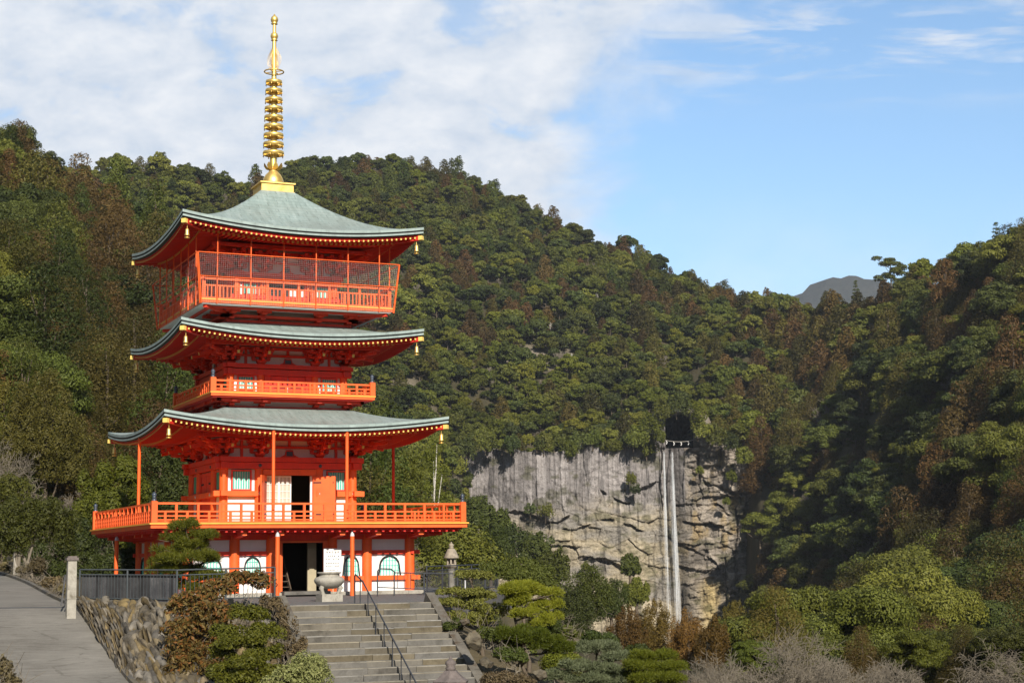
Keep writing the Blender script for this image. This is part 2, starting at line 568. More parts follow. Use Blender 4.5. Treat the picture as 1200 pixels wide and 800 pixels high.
def m_attr(name, attr, rough=0.9, scale=0.6, bump=0.8, dist=0.4, k=0.35):
    """rock whose strata colours sit in a colour attribute, broken up by noise"""
    m, g, out = mat_base(name)
    pos = g.n('ShaderNodeNewGeometry').outputs['Position']
    a = g.n('ShaderNodeVertexColor', None, layer_name=attr).outputs[0]
    nz = g.noise(pos, scale, 8, 0.68)
    nf = g.noise(pos, scale * 5, 5, 0.65)
    kk = g.n('ShaderNodeMapRange', {0: g.m('ADD', g.m('MULTIPLY', nz, 0.6), g.m('MULTIPLY', nf, 0.4)), 1: 0.3, 2: 0.7, 3: 1 - k, 4: 1 + k}).outputs[0]
    hsv = g.n('ShaderNodeHueSaturation', {'Color': a, 'Value': kk})
    principled(g, out, hsv.outputs[0], rough, 0, 0.2, g.m('ADD', nz, g.m('MULTIPLY', nf, 0.5)), bump, dist)
    return m


CLIFFM = m_attr("columnar_cliff_rock", "rock", 0.9, 0.55, 1.0, 1.0, 0.5)
HILLM = m_attr("hillside_ground", "rock", 0.95, 0.25, 0.5, 0.5)


def leaf(name, dark, mid, light, tint=(1, 1, 1), trans=0.22, tip=None, rough=0.6):
    """foliage: each leaf, each tree and each part of the hill a little different in hue"""
    m, g, out = mat_base(name)
    geo = g.n('ShaderNodeNewGeometry')
    ri = geo.outputs['Random Per Island']
    ob = g.n('ShaderNodeObjectInfo').outputs['Random']
    f = g.m('ADD', g.m('MULTIPLY', ri, 0.45), g.m('MULTIPLY', ob, 0.55))
    col = g.ramp(f, [(0.1, dark), (0.5, mid), (0.92, light)])
    if tip:
        f2 = g.m('FRACT', g.m('ADD', g.m('MULTIPLY', ri, 7.7), g.m('MULTIPLY', ob, 3.1)))
        col = g.mix(g.n('ShaderNodeMapRange', {0: f2, 1: 0.72, 2: 0.8, 3: 0.0, 4: 0.6}).outputs[0], col, tip)
    hs = g.n('ShaderNodeHueSaturation', {'Color': col, 'Saturation': 1.0,
             'Value': g.n('ShaderNodeMapRange', {0: g.m('FRACT', g.m('MULTIPLY', ob, 13.7)), 3: 0.58, 4: 1.2}).outputs[0],
             'Hue': g.n('ShaderNodeMapRange', {0: g.m('FRACT', g.m('MULTIPLY', ob, 29.3)), 3: 0.485, 4: 0.515}).outputs[0]})
    p = g.n('ShaderNodeBsdfPrincipled', {'Base Color': hs.outputs[0], 'Roughness': rough, 'Specular IOR Level': 0.25})
    t = g.n('ShaderNodeBsdfTranslucent', {'Color': hs.outputs[0]})
    mx = g.n('ShaderNodeMixShader', {0: trans, 1: p.outputs[0], 2: t.outputs[0]})
    g.link(mx.outputs[0], out.inputs['Surface'])
    return m


L_CEDAR = leaf("cedar_foliage", (0.034, 0.048, 0.008), (0.070, 0.088, 0.013), (0.112, 0.121, 0.018))
L_RUST = leaf("winter_brown_cedar_foliage", (0.061, 0.041, 0.011), (0.109, 0.064, 0.018), (0.156, 0.089, 0.024))
L_OLIVE = leaf("olive_cedar_foliage", (0.049, 0.045, 0.009), (0.093, 0.079, 0.014), (0.132, 0.103, 0.017))
L_GOLD = leaf("golden_cedar_foliage", (0.061, 0.056, 0.011), (0.116, 0.099, 0.017), (0.165, 0.129, 0.021))
L_DARK = leaf("dark_evergreen_foliage", (0.028, 0.039, 0.008), (0.056, 0.071, 0.013), (0.092, 0.105, 0.019), trans=0.12)
L_MID = leaf("evergreen_oak_foliage", (0.059, 0.070, 0.010), (0.110, 0.123, 0.016), (0.171, 0.175, 0.024), trans=0.15)
L_YEL = leaf("yellow_green_foliage", (0.071, 0.084, 0.010), (0.130, 0.141, 0.015), (0.201, 0.201, 0.020), trans=0.3)
L_PINE = leaf("pine_needles", (0.08, 0.10, 0.009), (0.16, 0.18, 0.014), (0.26, 0.26, 0.022), trans=0.35)
L_PINED = leaf("dark_pine_needles", (0.06, 0.075, 0.014), (0.115, 0.13, 0.022), (0.19, 0.20, 0.04), trans=0.2)
L_BLUE = leaf("blue_green_pine_needles", (0.08, 0.10, 0.045), (0.16, 0.185, 0.085), (0.25, 0.27, 0.14), trans=0.2)
L_TOPI = leaf("clipped_yew_foliage", (0.07, 0.085, 0.008), (0.14, 0.15, 0.013), (0.23, 0.225, 0.02), trans=0.2)
L_AZAL = leaf("winter_azalea_foliage", (0.07, 0.055, 0.014), (0.13, 0.095, 0.022), (0.20, 0.145, 0.035), tip=(0.24, 0.10, 0.022), trans=0.2)
L_PALE = leaf("pale_variegated_foliage", (0.07, 0.085, 0.02), (0.17, 0.18, 0.05), (0.30, 0.29, 0.11), trans=0.2)
L_RUSTC = leaf("copper_cypress_foliage", (0.07, 0.042, 0.009), (0.135, 0.078, 0.014), (0.19, 0.115, 0.02), trans=0.2)
L_DRY = leaf("dry_shrub_foliage", (0.08, 0.06, 0.03), (0.14, 0.105, 0.05), (0.2, 0.16, 0.075), trans=0.15)
BARK = m_stone("bark", (0.06, 0.045, 0.03), (0.16, 0.125, 0.09), 3.0, 0.8)
BARKG = m_stone("grey_bark", (0.13, 0.108, 0.08), (0.25, 0.215, 0.165), 2.0, 0.5)
BARKW = m_stone("bleached_wood", (0.36, 0.33, 0.28), (0.62, 0.58, 0.52), 2.0, 0.4)
BOARD = m_stone("weathered_board", (0.025, 0.025, 0.028), (0.085, 0.083, 0.085), 2.2, 0.5, None, 0.5)
HAZE = 0.00005
# ------------------------------------------------------------------ land: hills, valley, near ground
NEAR_D = [5, 15, 26, 40, 49, 57, 75, 95]
N_FAR = [-0.6, -0.7, -3.0, -3.4, -3.3, -3.5, -6.0, -9.0]
N_LEFT = [-0.6, -0.7, -3.0, -3.4, -2.55, -0.55, 0.15, 0.8]
N_TERR = [-0.6, -0.7, -3.0, -3.4, -2.9, -0.75, -0.5, -0.5]
TREE_H = 11.0


def C(u, near, *hill):
    """hill knots: (distance, canopy pixel row) or (distance, ('z', height))"""
    ks = [(D, z) for D, z in zip(NEAR_D, near)]
    for D, v in hill:
        ks.append((D, v[1] if isinstance(v, tuple) else at(u, v, D)[2] - TREE_H))
    return (math.atan((u - 600) / FPX), ks)


Z = lambda z: ('z', z)
COLS = [
    (math.radians(-180), [(d, -0.7) for d in NEAR_D] + [(120, -2), (430, 20), (520, 20), (640, 30), (700, 40), (900, 60), (1300, 40)]),
    (math.radians(-60), list(zip(NEAR_D, N_LEFT)) + [(120, 3), (430, 145), (520, 150), (640, 150), (700, 150), (900, 180), (1300, 90)]),
    C(-420, N_LEFT, (125, Z(2)), (430, 95), (520, Z(125)), (640, Z(125)), (700, Z(130)), (900, 150), (1300, Z(90))),
    C(-120, N_LEFT, (125, Z(2)), (430, 145), (520, Z(105)), (640, Z(110)), (700, Z(120)), (900, 170), (1300, Z(90))),
    C(0, N_LEFT, (125, Z(2)), (425, 166), (520, Z(92)), (640, Z(100)), (700, Z(120)), (900, 188), (1300, Z(90))),
    C(40, N_LEFT, (125, Z(2)), (425, 200), (520, Z(82)), (640, Z(98)), (700, Z(120)), (900, 195), (1300, Z(90))),
    C(100, N_LEFT, (125, Z(2)), (425, 232), (520, Z(72)), (640, Z(95)), (700, Z(120)), (900, 192), (1300, Z(90))),
    C(150, N_TERR, (125, Z(1)), (420, 262), (520, Z(66)), (640, Z(92)), (700, Z(118)), (900, 182), (1300, Z(90))),
    C(185, N_TERR, (125, Z(0)), (415, 288), (520, Z(60)), (640, Z(90)), (700, Z(115)), (900, 180), (1300, Z(90))),
    C(230, N_TERR, (125, Z(0)), (405, 320), (520, Z(55)), (640, Z(85)), (700, Z(110)), (900, 193), (1300, Z(90))),
    C(280, N_TERR, (125, Z(0)), (390, 375), (520, Z(42)), (640, Z(78)), (700, Z(105)), (900, 216), (1300, Z(120))),
    C(310, N_TERR, (125, Z(0)), (375, 420), (520, Z(34)), (640, Z(72)), (700, Z(100)), (930, 203), (1300, Z(160))),
    C(340, N_TERR, (125, Z(-1)), (360, 460), (520, Z(26)), (640, Z(68)), (700, Z(98)), (1020, 185), (1350, Z(190))),
    C(380, N_TERR, (125, Z(-2)), (340, 520), (520, Z(18)), (640, Z(60)), (700, Z(90)), (1050, 179), (1350, Z(190))),
    C(430, N_TERR, (125, Z(-3)), (320, 585), (500, 585), (620, 500), (700, 440), (1050, 174), (1350, Z(190))),
    C(490, N_TERR, (125, Z(-8)), (300, Z(-25)), (520, 612), (630, 515), (700, 460), (1050, 184), (1350, Z(190))),
    C(535, [-0.6, -0.7, -3.0, -3.4, -3.1, -1.3, -0.6, -3.0], (125, Z(-12)), (300, Z(-34)), (540, 640), (640, 590), (702, 490), (1050, 196), (1350, Z(180))),
    C(560, [-0.6, -0.7, -3.0, -3.4, -3.0, -1.6, -0.9, -4.5], (125, Z(-14)), (300, Z(-38)), (540, Z(-30)), (690, Z(-28)), (708, 500), (1045, 203), (1350, Z(170))),
    C(640, [-0.6, -0.7, -3.0, -3.4, -3.0, -2.4, -4.0, -8.0], (125, Z(-16)), (300, Z(-42)), (540, Z(-42)), (690, Z(-34)), (708, 505), (1035, 240), (1350, Z(140))),
    C(700, N_FAR, (125, Z(-15)), (300, Z(-42)), (540, Z(-42)), (690, Z(-36)), (708, 508), (1010, 269), (1300, Z(110))),
    C(760, N_FAR, (125, Z(-14)), (300, Z(-42)), (540, Z(-42)), (690, Z(-36)), (708, 500), (990, 289), (1300, Z(95))),
    C(796, N_FAR, (125, Z(-14)), (300, Z(-42)), (540, Z(-42)), (690, Z(-36)), (735, 497), (980, 306), (1300, Z(85))),
    C(830, N_FAR, (125, Z(-14)), (290, Z(-40)), (530, Z(-42)), (690, Z(-36)), (708, 496), (950, 318), (1300, Z(75))),
    C(868, N_FAR, (125, Z(-13)), (270, Z(-38)), (500, Z(-40)), (685, Z(-36)), (708, 500), (920, 333), (1300, Z(70))),
    C(886, N_FAR, (125, Z(-13)), (300, Z(-38)), (560, Z(-34)), (630, 720), (690, 525), (900, 340), (1300, Z(40))),
    C(915, N_FAR, (125, Z(-13)), (300, Z(-36)), (570, 735), (632, 640), (684, 535), (895, 347), (1300, Z(40))),
    C(945, N_FAR, (125, Z(-13)), (280, Z(-32)), (525, 725), (605, 625), (676, 505), (880, 358), (1300, Z(30))),
    C(1000, N_FAR, (125, Z(-13)), (250, Z(-24)), (460, 710), (555, 600), (660, 455), (840, 346), (1300, Z(-20))),
    C(1050, N_FAR, (125, Z(-13)), (215, Z(-18)), (400, 680), (500, 570), (615, 435), (785, 332), (1300, Z(-20))),
    C(1110, N_FAR, (125, Z(-13)), (190, 785), (340, 675), (430, 560), (550, 425), (710, 318), (1200, Z(-20))),
    C(1170, N_FAR, (125, Z(-13)), (175, 780), (310, 665), (390, 545), (500, 405), (640, 300), (1200, Z(0))),
    C(1250, N_FAR, (125, Z(-13)), (170, 775), (290, 650), (360, 520), (460, 375), (590, 268), (1200, Z(0))),
    C(1600, N_FAR, (125, Z(-13)), (165, 760), (280, 620), (350, 480), (450, 330), (580, 170), (1200, Z(0))),
    (math.radians(60), list(zip(NEAR_D, N_FAR)) + [(125, -10), (180, 0), (270, 30), (350, 60), (440, 90), (540, 120), (1200, 60)]),
    (math.radians(180), [(d, -0.7) for d in NEAR_D] + [(120, -2), (430, 20), (520, 20), (640, 30), (700, 40), (900, 60), (1300, 40)]),
]
C_AZ = np.array([c[0] for c in COLS])
C_D = np.array([[k[0] for k in c[1]] for c in COLS], float)
C_Z = np.array([[k[1] for k in c[1]] for c in COLS], float)


def ground_z(az, D):
    """terrain height at bearing az (radians from the valley axis) and distance D"""
    az = np.atleast_1d(np.asarray(az, float))
    D = np.atleast_1d(np.asarray(D, float))
    i = np.clip(np.searchsorted(C_AZ, az) - 1, 0, len(C_AZ) - 2)
    t = (az - C_AZ[i]) / (C_AZ[i + 1] - C_AZ[i])
    t = np.clip(t, 0, 1)
    kd = C_D[i] * (1 - t)[:, None] + C_D[i + 1] * t[:, None]
    kz = C_Z[i] * (1 - t)[:, None] + C_Z[i + 1] * t[:, None]
    j = np.clip((kd < D[:, None]).sum(1) - 1, 0, kd.shape[1] - 2)
    n = np.arange(len(D))
    d0, d1 = kd[n, j], kd[n, j + 1]
    s = np.clip((D - d0) / np.maximum(d1 - d0, 1e-6), 0, 1)
    z = kz[n, j] * (1 - s) + kz[n, j + 1] * s
    x = CAM[0] + D * np.sin(az + YAW)
    y = CAM[1] + D * np.cos(az + YAW)
    amp = np.clip((D - 110) / 250, 0, 1)
    z = z + amp * (12.0 * (fbm(x / 70, y / 70, 5, 4) - 0.5) + 5.0 * (fbm(x / 22, y / 22, 9, 3) - 0.5))
    z = z + 0.25 * (fbm(x / 2.5, y / 2.5, 3, 3) - 0.5) * np.clip((D - 20) / 20, 0, 1)
    return z


def pos_of(az, D):
    az = np.asarray(az, float)
    return CAM[0] + D * np.sin(az + YAW), CAM[1] + D * np.cos(az + YAW)


def ground_at(x, y):
    dx, dy = x - CAM[0], y - CAM[1]
    az = math.atan2(dx, dy) - YAW
    az = (az + math.pi) % (2 * math.pi) - math.pi
    return float(ground_z(az, math.hypot(dx, dy))[0])


def build_hills():
    a1 = np.linspace(math.radians(-22), math.radians(22), 330)
    a0 = np.linspace(-math.pi, math.radians(-22), 40)[:-1]
    a2 = np.linspace(math.radians(22), math.pi, 40)[1:]
    az = np.concatenate([a0, a1, a2])
    Ds = np.concatenate([np.linspace(2, 110, 80), np.geomspace(112, 1350, 170)])
    A, DD = np.meshgrid(az, Ds, indexing='ij')
    z = ground_z(A.ravel(), DD.ravel()).reshape(A.shape)
    # the stream gorge that feeds the fall
    x, y = pos_of(A, DD)
    V = np.stack([x, y, z], -1).reshape(-1, 3)
    na, nd = A.shape
    idx = np.arange(na * nd).reshape(na, nd)
    F = np.stack([idx[:-1, :-1], idx[1:, :-1], idx[1:, 1:], idx[:-1, 1:]], -1).reshape(-1, 4)
    me = np_mesh('terrain', V, F, [HILLM], smooth=True)
    # ground colour: soil and leaf litter, pale scree and dead grass on the landslips above the cliff
    u, v = proj(V)
    scr = np.exp(-(((u - 625) / 52) ** 2 + ((v - 418) / 17) ** 2) * 1.1)
    scr = np.maximum(scr, np.exp(-(((u - 475) / 50) ** 2 + ((v - 500) / 75) ** 2) * 1.2) * 0.7)
    scr *= (np.hypot(V[:, 0] - CAM[0], V[:, 1] - CAM[1]) > 400)
    nz = fbm(V[:, 0] / 9, V[:, 1] / 9, 21, 4)
    scr = np.clip((scr + (nz - 0.5) * 0.6 - 0.25) * 2.5, 0, 1)[:, None]
    c0 = np.array([0.030, 0.030, 0.014])
    c1 = np.array([0.085, 0.068, 0.038])
    c2 = np.array([0.22, 0.185, 0.14]) * (0.5 + 1.0 * fbm(V[:, 0] / 2.0, V[:, 1] / 2.0, 37, 4)[:, None])
    t = fbm(V[:, 0] / 3, V[:, 1] / 3, 31, 4)[:, None]
    near = np.clip((140 - np.hypot(V[:, 0] - CAM[0], V[:, 1] - CAM[1])) / 40, 0, 1)[:, None]
    col = (c0 * (1 - t) + c1 * t) * (1 - near) + near * (c1 * 0.7 + (c1 * 1.6 - c1 * 0.7) * t)
    col = col * (1 - scr) + c2 * scr
    ca = me.color_attributes.new('rock', 'FLOAT_COLOR', 'POINT')
    ca.data.foreach_set('color', np.concatenate([col, np.ones((len(col), 1))], 1).astype(np.float32).ravel())
    o = link('terrain', me)
    tag(o, 'brown forest floor of the hills, the valley and the garden slope', kind='structure')
    # far mountain in the gap
    uu = np.linspace(700, 1250, 60)
    prof = np.interp(uu, [700, 860, 905, 945, 965, 985, 1003, 1040, 1100, 1250], [400, 380, 358, 345, 333, 326, 323, 326, 345, 400])
    rows = []
    for k, (dd, drop) in enumerate([(4300, 1.0), (4600, 0.62), (4900, 0.3), (5200, 0.0), (5450, 0.15), (5800, 0.8)]):
        r = []
        for a, b in zip(uu, prof):
            p = at(a, b, 5200)
            zt = p[2] + 18 * (vnoise(a / 9.0, k * 3.1, 4) - 0.5) + 9 * (vnoise(a / 2.0, k * 3.1, 8) - 0.5)
            q = at(a, 655, dd)
            r.append((q[0], q[1], zt * (1 - drop) - 60 * drop))
        rows.append(r)
    V = np.array(rows).reshape(-1, 3)
    nr, nc = 6, len(uu)
    idx = np.arange(nr * nc).reshape(nr, nc)
    F = np.stack([idx[:-1, :-1], idx[:-1, 1:], idx[1:, 1:], idx[1:, :-1]], -1).reshape(-1, 4)
    me = np_mesh('far_mountain', V, F, [FARM], smooth=True)
    tag(link('far_mountain', me), 'hazy blue mountain in the gap between the two wooded hills', kind='structure')


def m_far():
    m, g, out = mat_base("far_forest_cover")
    pos = g.n('ShaderNodeNewGeometry').outputs['Position']
    a = g.noise(pos, 0.03, 6, 0.7)
    col = g.ramp(a, [(0.35, (0.022, 0.026, 0.022)), (0.65, (0.05, 0.048, 0.038))])
    principled(g, out, col, 0.95, 0, 0.1, a, 1.0, 8.0)
    return m


FARM = m_far()
build_hills()

# ---- the air: one even volume round everything
mb = MB()
mb.box((600, 1000, 455), (8600, 8200, 1130))
_m = bpy.data.materials.new('haze')
_m.use_nodes = True
_m.node_tree.nodes.clear()
_g = NT(_m.node_tree)
_pv = _g.n('ShaderNodeVolumePrincipled', {'Color': (0.80, 0.88, 1.0, 1.0), 'Density': HAZE, 'Anisotropy': 0.0})
_g.link(_pv.outputs[0], _g.n('ShaderNodeOutputMaterial').inputs['Volume'])
tag(mb.build('haze', [_m]), 'thin blue air over the valley', 'haze', None, 'stuff')

# ------------------------------------------------------------------ the cliff and the waterfall
CD = 688.0


def build_cliff():
    nu, nv = 620, 380
    us = np.linspace(505, 905, nu)
    vs = np.linspace(790, 482, nv)
    U, Vv = np.meshgrid(us, vs, indexing='ij')
    m_px = CD / FPX                       # metres per pixel at the cliff
    s = (U - 700) * m_px
    z = (655.0 - (U - 600) * 0.0121 - Vv) * m_px + CAM[2]
    # rounded nose in plan: the wall turns away at both ends
    back = 0.0022 * np.clip(np.abs(s - 5) - 32, 0, 99) ** 2 * 2.0
    d = -back
    d += 7.0 * (fbm(s / 26, z / 30, 41, 3) - 0.5)
    up = 1 / (1 + np.exp(-(Vv * -1 + 598 - 0.02 * (U - 700) + 26 * (fbm(s / 12, z * 0 + 1.0, 43, 3) - 0.5)) / 6))
    up = np.where(U > 800, up * np.clip((812 - U) / 24, 0.0, 1), up)
    # columnar upper tier
    f1, f2, cid = worley(s / 2.0 + 0.35 * fbm(s / 3, z / 14, 44), z / 26, 45)
    g1 = np.clip(1 - (f2 - f1) / 0.16, 0, 1)
    colm = (cid - 0.5) * 1.9 - 0.9 * g1
    # blocky lower tier, two sizes
    wx = s + 3.5 * (fbm(s / 9, z / 9, 51) - 0.5)
    wz = z + 3.0 * (fbm(s / 8, z / 8, 52) - 0.5)
    b1, b2, bid = worley(wx / 10.5, (wz + 0.15 * wx) / 6.5, 53)
    c1, c2, cid2 = worley(wx / 3.6, (wz - 0.1 * wx) / 2.4, 55)
    rg = np.clip((U - 784 + 14 * (fbm(s / 5, z / 8, 58, 3) - 0.5)) / 26, 0, 1)
    lf = np.clip((700 - U) / 60, 0, 1)
    blk = (bid - 0.5) * 3.0 - 0.7 * np.clip(1 - (b2 - b1) / 0.08, 0, 1)
    blk += ((cid2 - 0.5) * 1.5 - 0.35 * np.clip(1 - (c2 - c1) / 0.10, 0, 1)) * (0.35 + 0.9 * rg)
    blk += 1.7 * (np.abs(fbm((s + 0.4 * z) / 8, (z - 0.18 * s) / 1.7, 57, 4) - 0.5) * 2 - 0.4) * (0.5 + 0.6 * rg)
    d += colm * up + blk * (1 - up)
    d += 1.5 * (fbm(s / 2.2, z / 2.2, 61, 5) - 0.5)
    # ledges: deep undercut joints
    for pts, wdt in [([(588, 599), (600, 600), (622, 605), (640, 612), (652, 612), (666, 604)], 1.6),
                     ([(700, 574), (722, 588), (737, 592)], 0.9), ([(738, 578), (750, 572), (773, 566)], 1.5),
                     ([(654, 657), (680, 653), (705, 655), (722, 662), (738, 673)], 1.8),
                     ([(690, 612), (712, 610), (737, 616), (768, 632)], 1.0),
                     ([(630, 640), (655, 639), (680, 642)], 0.8), ([(655, 622), (690, 617)], 0.7),
                     ([(786, 594), (812, 592), (838, 594), (850, 602), (884, 612)], 1.9),
                     ([(818, 560), (830, 572), (850, 574), (868, 580), (884, 588)], 1.6),
                     ([(796, 640), (815, 648), (834, 660), (848, 690), (850, 720)], 1.3),
                     ([(795, 612), (830, 615), (856, 626)], 0.9)]:
        px = np.array([p[0] for p in pts], float)
        pv = np.array([p[1] for p in pts], float)
        zc = np.interp(U, px, pv) + 4.0 * (fbm(s / 3.0, s * 0 + px[0], 63, 4) - 0.5) + 3.2 * (_hash(np.floor(s / 3.1 + 0.3 * vnoise(z / 2, s * 0, 64)), s * 0, 66) - 0.5)
        dz = (Vv - zc) * m_px              # positive below the joint
        inr = np.clip((U - px[0]) / 5, 0, 1) * np.clip((px[-1] - U) / 5, 0, 1)
        wv = wdt * (0.25 + 1.1 * vnoise(s / 2.4, s * 0 + px[0], 65))
        inr = inr * np.clip((vnoise(s / 4.0, s * 0 + px[0] * 3.1, 68) - 0.22) * 5, 0.05, 1)
        d -= inr * 2.9 * np.clip(1 - np.abs(dz - wv * 0.5) / np.maximum(wv * 0.6, 0.1), 0, 1) ** 0.5
        d += inr * 1.3 * np.exp(-np.clip(-dz, 0, 99) / 2.5) * (dz < 0)
    # vertical joint right of the fall
    for uc, v0, v1, wd in [(816, 535, 572, 2.2), (858, 598, 690, 1.8), (846, 655, 735, 1.5), (772, 530, 600, 1.2)]:
        inr = ((Vv > v0) & (Vv < v1)).astype(float)
        cc = uc + 5 * (fbm(z / 5, z * 0 + uc, 71, 3) - 0.5)
        d -= inr * 3.0 * np.clip(1 - np.abs(U - cc) / wd, 0, 1)
    # groove worn by the water and the gorge it comes out of
    d -= 2.2 * np.exp(-((U - (783 + (Vv - 530) * 0.055)) / 9) ** 2) * (Vv > 527)
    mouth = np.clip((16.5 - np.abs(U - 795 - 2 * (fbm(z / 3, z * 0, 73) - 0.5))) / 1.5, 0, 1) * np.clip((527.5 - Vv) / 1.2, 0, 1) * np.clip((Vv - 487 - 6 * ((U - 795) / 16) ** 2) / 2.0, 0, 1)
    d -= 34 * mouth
    # top rim: irregular, leaning back into the wood
    rim = 527 + 18 * (fbm(U / 18, U * 0, 75, 4) - 0.5) + 26 * np.clip((575 - U) / 45, 0, 1) ** 2
    rim = np.where(np.abs(U - 796) < 46, np.minimum(rim, 527 - 42 * np.clip((46 - np.abs(U - 796)) / 22, 0, 1)), rim)
    over = np.clip((rim - Vv) * m_px, 0, 99)
    shelf = over * np.clip((np.abs(U - 796) - 30) / 16, 0, 1)
    d -= 2.6 * over + 1.2 * shelf
    z = z - 0.9 * shelf
    u0 = U
    azim = np.arctan((u0 - 600) / FPX)
    DD = CD - d
    x, y = pos_of(azim, DD)
    V = np.stack([x, y, z], -1).reshape(-1, 3)
    idx = np.arange(nu * nv).reshape(nu, nv)
    F = np.stack([idx[:-1, :-1], idx[1:, :-1], idx[1:, 1:], idx[:-1, 1:]], -1).reshape(-1, 4)
    me = np_mesh('cliff', V, F, [CLIFFM])
    # rock colours: lilac grey columns with pale runs above, tan blocks below, brown and ochre beside the fall
    n1 = fbm(s / 6, z / 6, 81, 4)[..., None]
    runs = fbm(s / 0.9, z / 22, 83, 4)[..., None]
    upc = np.array([0.20, 0.18, 0.175]) * (1 - runs) + np.array([0.46, 0.42, 0.40]) * runs
    upc = upc * (0.60 + 0.50 * cid[..., None])
    loc = np.array([0.27, 0.235, 0.175]) * (1 - n1) + np.array([0.50, 0.42, 0.29]) * n1
    loc = loc * (0.76 + 0.46 * bid[..., None])
    gy = np.clip((fbm(s / 14, z / 5, 91, 3) - 0.47) * 6, 0, 1)[..., None]
    loc = loc * (1 - gy * 0.7) + gy * 0.7 * np.array([0.24, 0.225, 0.21])
    och = 0.65 * np.clip((fbm(s / 4, z / 6, 85, 5) - 0.57) * 7, 0, 1)[..., None]
    rgt = np.array([0.13, 0.115, 0.10]) * (1 - n1) + np.array([0.34, 0.29, 0.235]) * n1
    rgt = rgt * (0.75 + 0.9 * cid2[..., None])
    rgt = rgt * (1 - och) + och * np.array([0.36, 0.26, 0.12])
    R = rg[..., None]
    low = loc * (1 - R) + rgt * R
    band = np.exp(-((U - 826) / 12) ** 2) * np.clip((Vv - 675) / 15, 0, 1)
    low = low * (1 - band[..., None]) + band[..., None] * np.array([0.46, 0.36, 0.18])
    col = upc * up[..., None] + low * (1 - up[..., None])
    stain = np.clip((fbm(s / 1.6, z / 16, 87, 4) - 0.58) * 6, 0, 1)[..., None]
    col = col * (1 - 0.55 * stain)
    moss = np.clip((fbm(s / 5, z / 3.5, 89, 4) - 0.6) * 8, 0, 1)[..., None]
    col = col * (1 - 0.6 * moss) + 0.6 * moss * np.array([0.07, 0.07, 0.025])
    wet = np.exp(-((U - (787 + (Vv - 530) * 0.05)) / 12) ** 2)[..., None] * (Vv[..., None] > 527)
    col = col * (1 - 0.5 * wet)
    col = np.where((mouth > 0.2)[..., None], col * 0 + np.array([0.03, 0.03, 0.028]), col)  # gorge mouth near black: its shade is put into the rock colour
    col = np.clip(col, 0.01, 0.8).reshape(-1, 3)
    ca = me.color_attributes.new('rock', 'FLOAT_COLOR', 'POINT')
    ca.data.foreach_set('color', np.concatenate([col, np.ones((len(col), 1))], 1).astype(np.float32).ravel())
    tag(link('cliff', me), 'tall bare rock cliff of grey columns over tan blocks, behind the waterfall', 'cliff', kind='structure')


build_cliff()


def m_water():
    m, g, out = mat_base("falling_water")
    geo = g.n('ShaderNodeNewGeometry')
    pos = geo.outputs['Position']
    mp = g.n('ShaderNodeMapping', {'Vector': pos, 'Scale': (2.2, 2.2, 0.22)})
    nz = g.noise(mp.outputs[0], 1.0, 5, 0.6)
    p = g.n('ShaderNodeBsdfPrincipled', {'Base Color': (0.86, 0.88, 0.90, 1), 'Roughness': 0.6, 'Specular IOR Level': 0.3})
    tr = g.n('ShaderNodeBsdfTransparent')
    f = g.n('ShaderNodeMapRange', {0: g.m('ADD', nz, g.m('MULTIPLY', geo.outputs['Random Per Island'], 0.25)), 1: 0.48, 2: 1.0, 3: 0.0, 4: 0.42}).outputs[0]
    mx = g.n('ShaderNodeMixShader', {0: f, 1: tr.outputs[0], 2: p.outputs[0]})
    g.link(mx.outputs[0], out.inputs['Surface'])
    return m


def build_fall():
    """hundreds of threads of falling water in two main streams that spread as they drop"""
    rng = random.Random(4)
    mb = MB()
    for (u0, u1, w0, w1, n, r0) in [(778.0, 784.0, 0.45, 2.6, 44, 0.10), (788.0, 795.0, 0.75, 3.6, 84, 0.11), (785, 790, 2.0, 5.5, 10, 0.05)]:
        for k in range(n):
            q = rng.gauss(0, 0.5)
            t0 = 0.0 if rng.random() < 0.45 else rng.random() * 0.75
            t1 = min(1.03, t0 + rng.uniform(0.25, 0.8))
            pts, rad = [], []
            dep = rng.uniform(2.5, 5.5)
            for i in range(10):
                t = t0 + (t1 - t0) * i / 9
                v = 529.5 + t * 208
                uu = u0 + (u1 - u0) * t ** 1.1 + q * (w0 + (w1 - w0) * t ** 0.8) + rng.uniform(-0.15, 0.15)
                fl = 4.2 * (1 - (1 - min(1, t * 9)) ** 2)
                pts.append(at(uu, v, CD - (0.6 + fl * dep / 5 + 0.5 * math.sin(k))))
                e = math.sin(math.pi * min(1, max(0.04, (i + 0.3) / 9.6))) ** 0.5
                rad.append(max(0.02, r0 * e * rng.uniform(0.8, 1.2) * (0.8 + 0.8 * t)))
            mb.tube(pts, rad, 5, 0, False)
    o = mb.build('waterfall', [m_water()])
    tag(o, 'tall white waterfall dropping in two thin streams down the rock cliff', 'waterfall')
    # sacred rope across the gorge mouth
    a, b = at(778.5, 515.2, CD - 2), at(812.5, 515.4, CD - 2)
    mb = MB()
    pts = []
    for i in range(13):
        t = i / 12
        p = a + (b - a) * t
        p = p - np.array([0, 0, 0.75 * 4 * t * (1 - t)])
        pts.append(p)
    mb.tube(pts, 0.09, 6)
    rope = mb.build('sacred_rope', [BARKW])
    tag(rope, 'straw rope with white streamers strung across the gorge above the waterfall', 'rope')
    for t in (0.12, 0.36, 0.6, 0.84):
        i = t * 12
        p = pts[int(round(i))]
        s = MB()
        e = (b - a) / np.linalg.norm(b - a)
        for k in range(3):
            c = p + e * (0.12 if k % 2 else -0.12) + np.array([0, 0, -0.35 - 0.5 * k])
            s.box(c, (0.3, 0.06, 0.5))
        s.build('paper_streamer', [WHITE], rope)


build_fall()
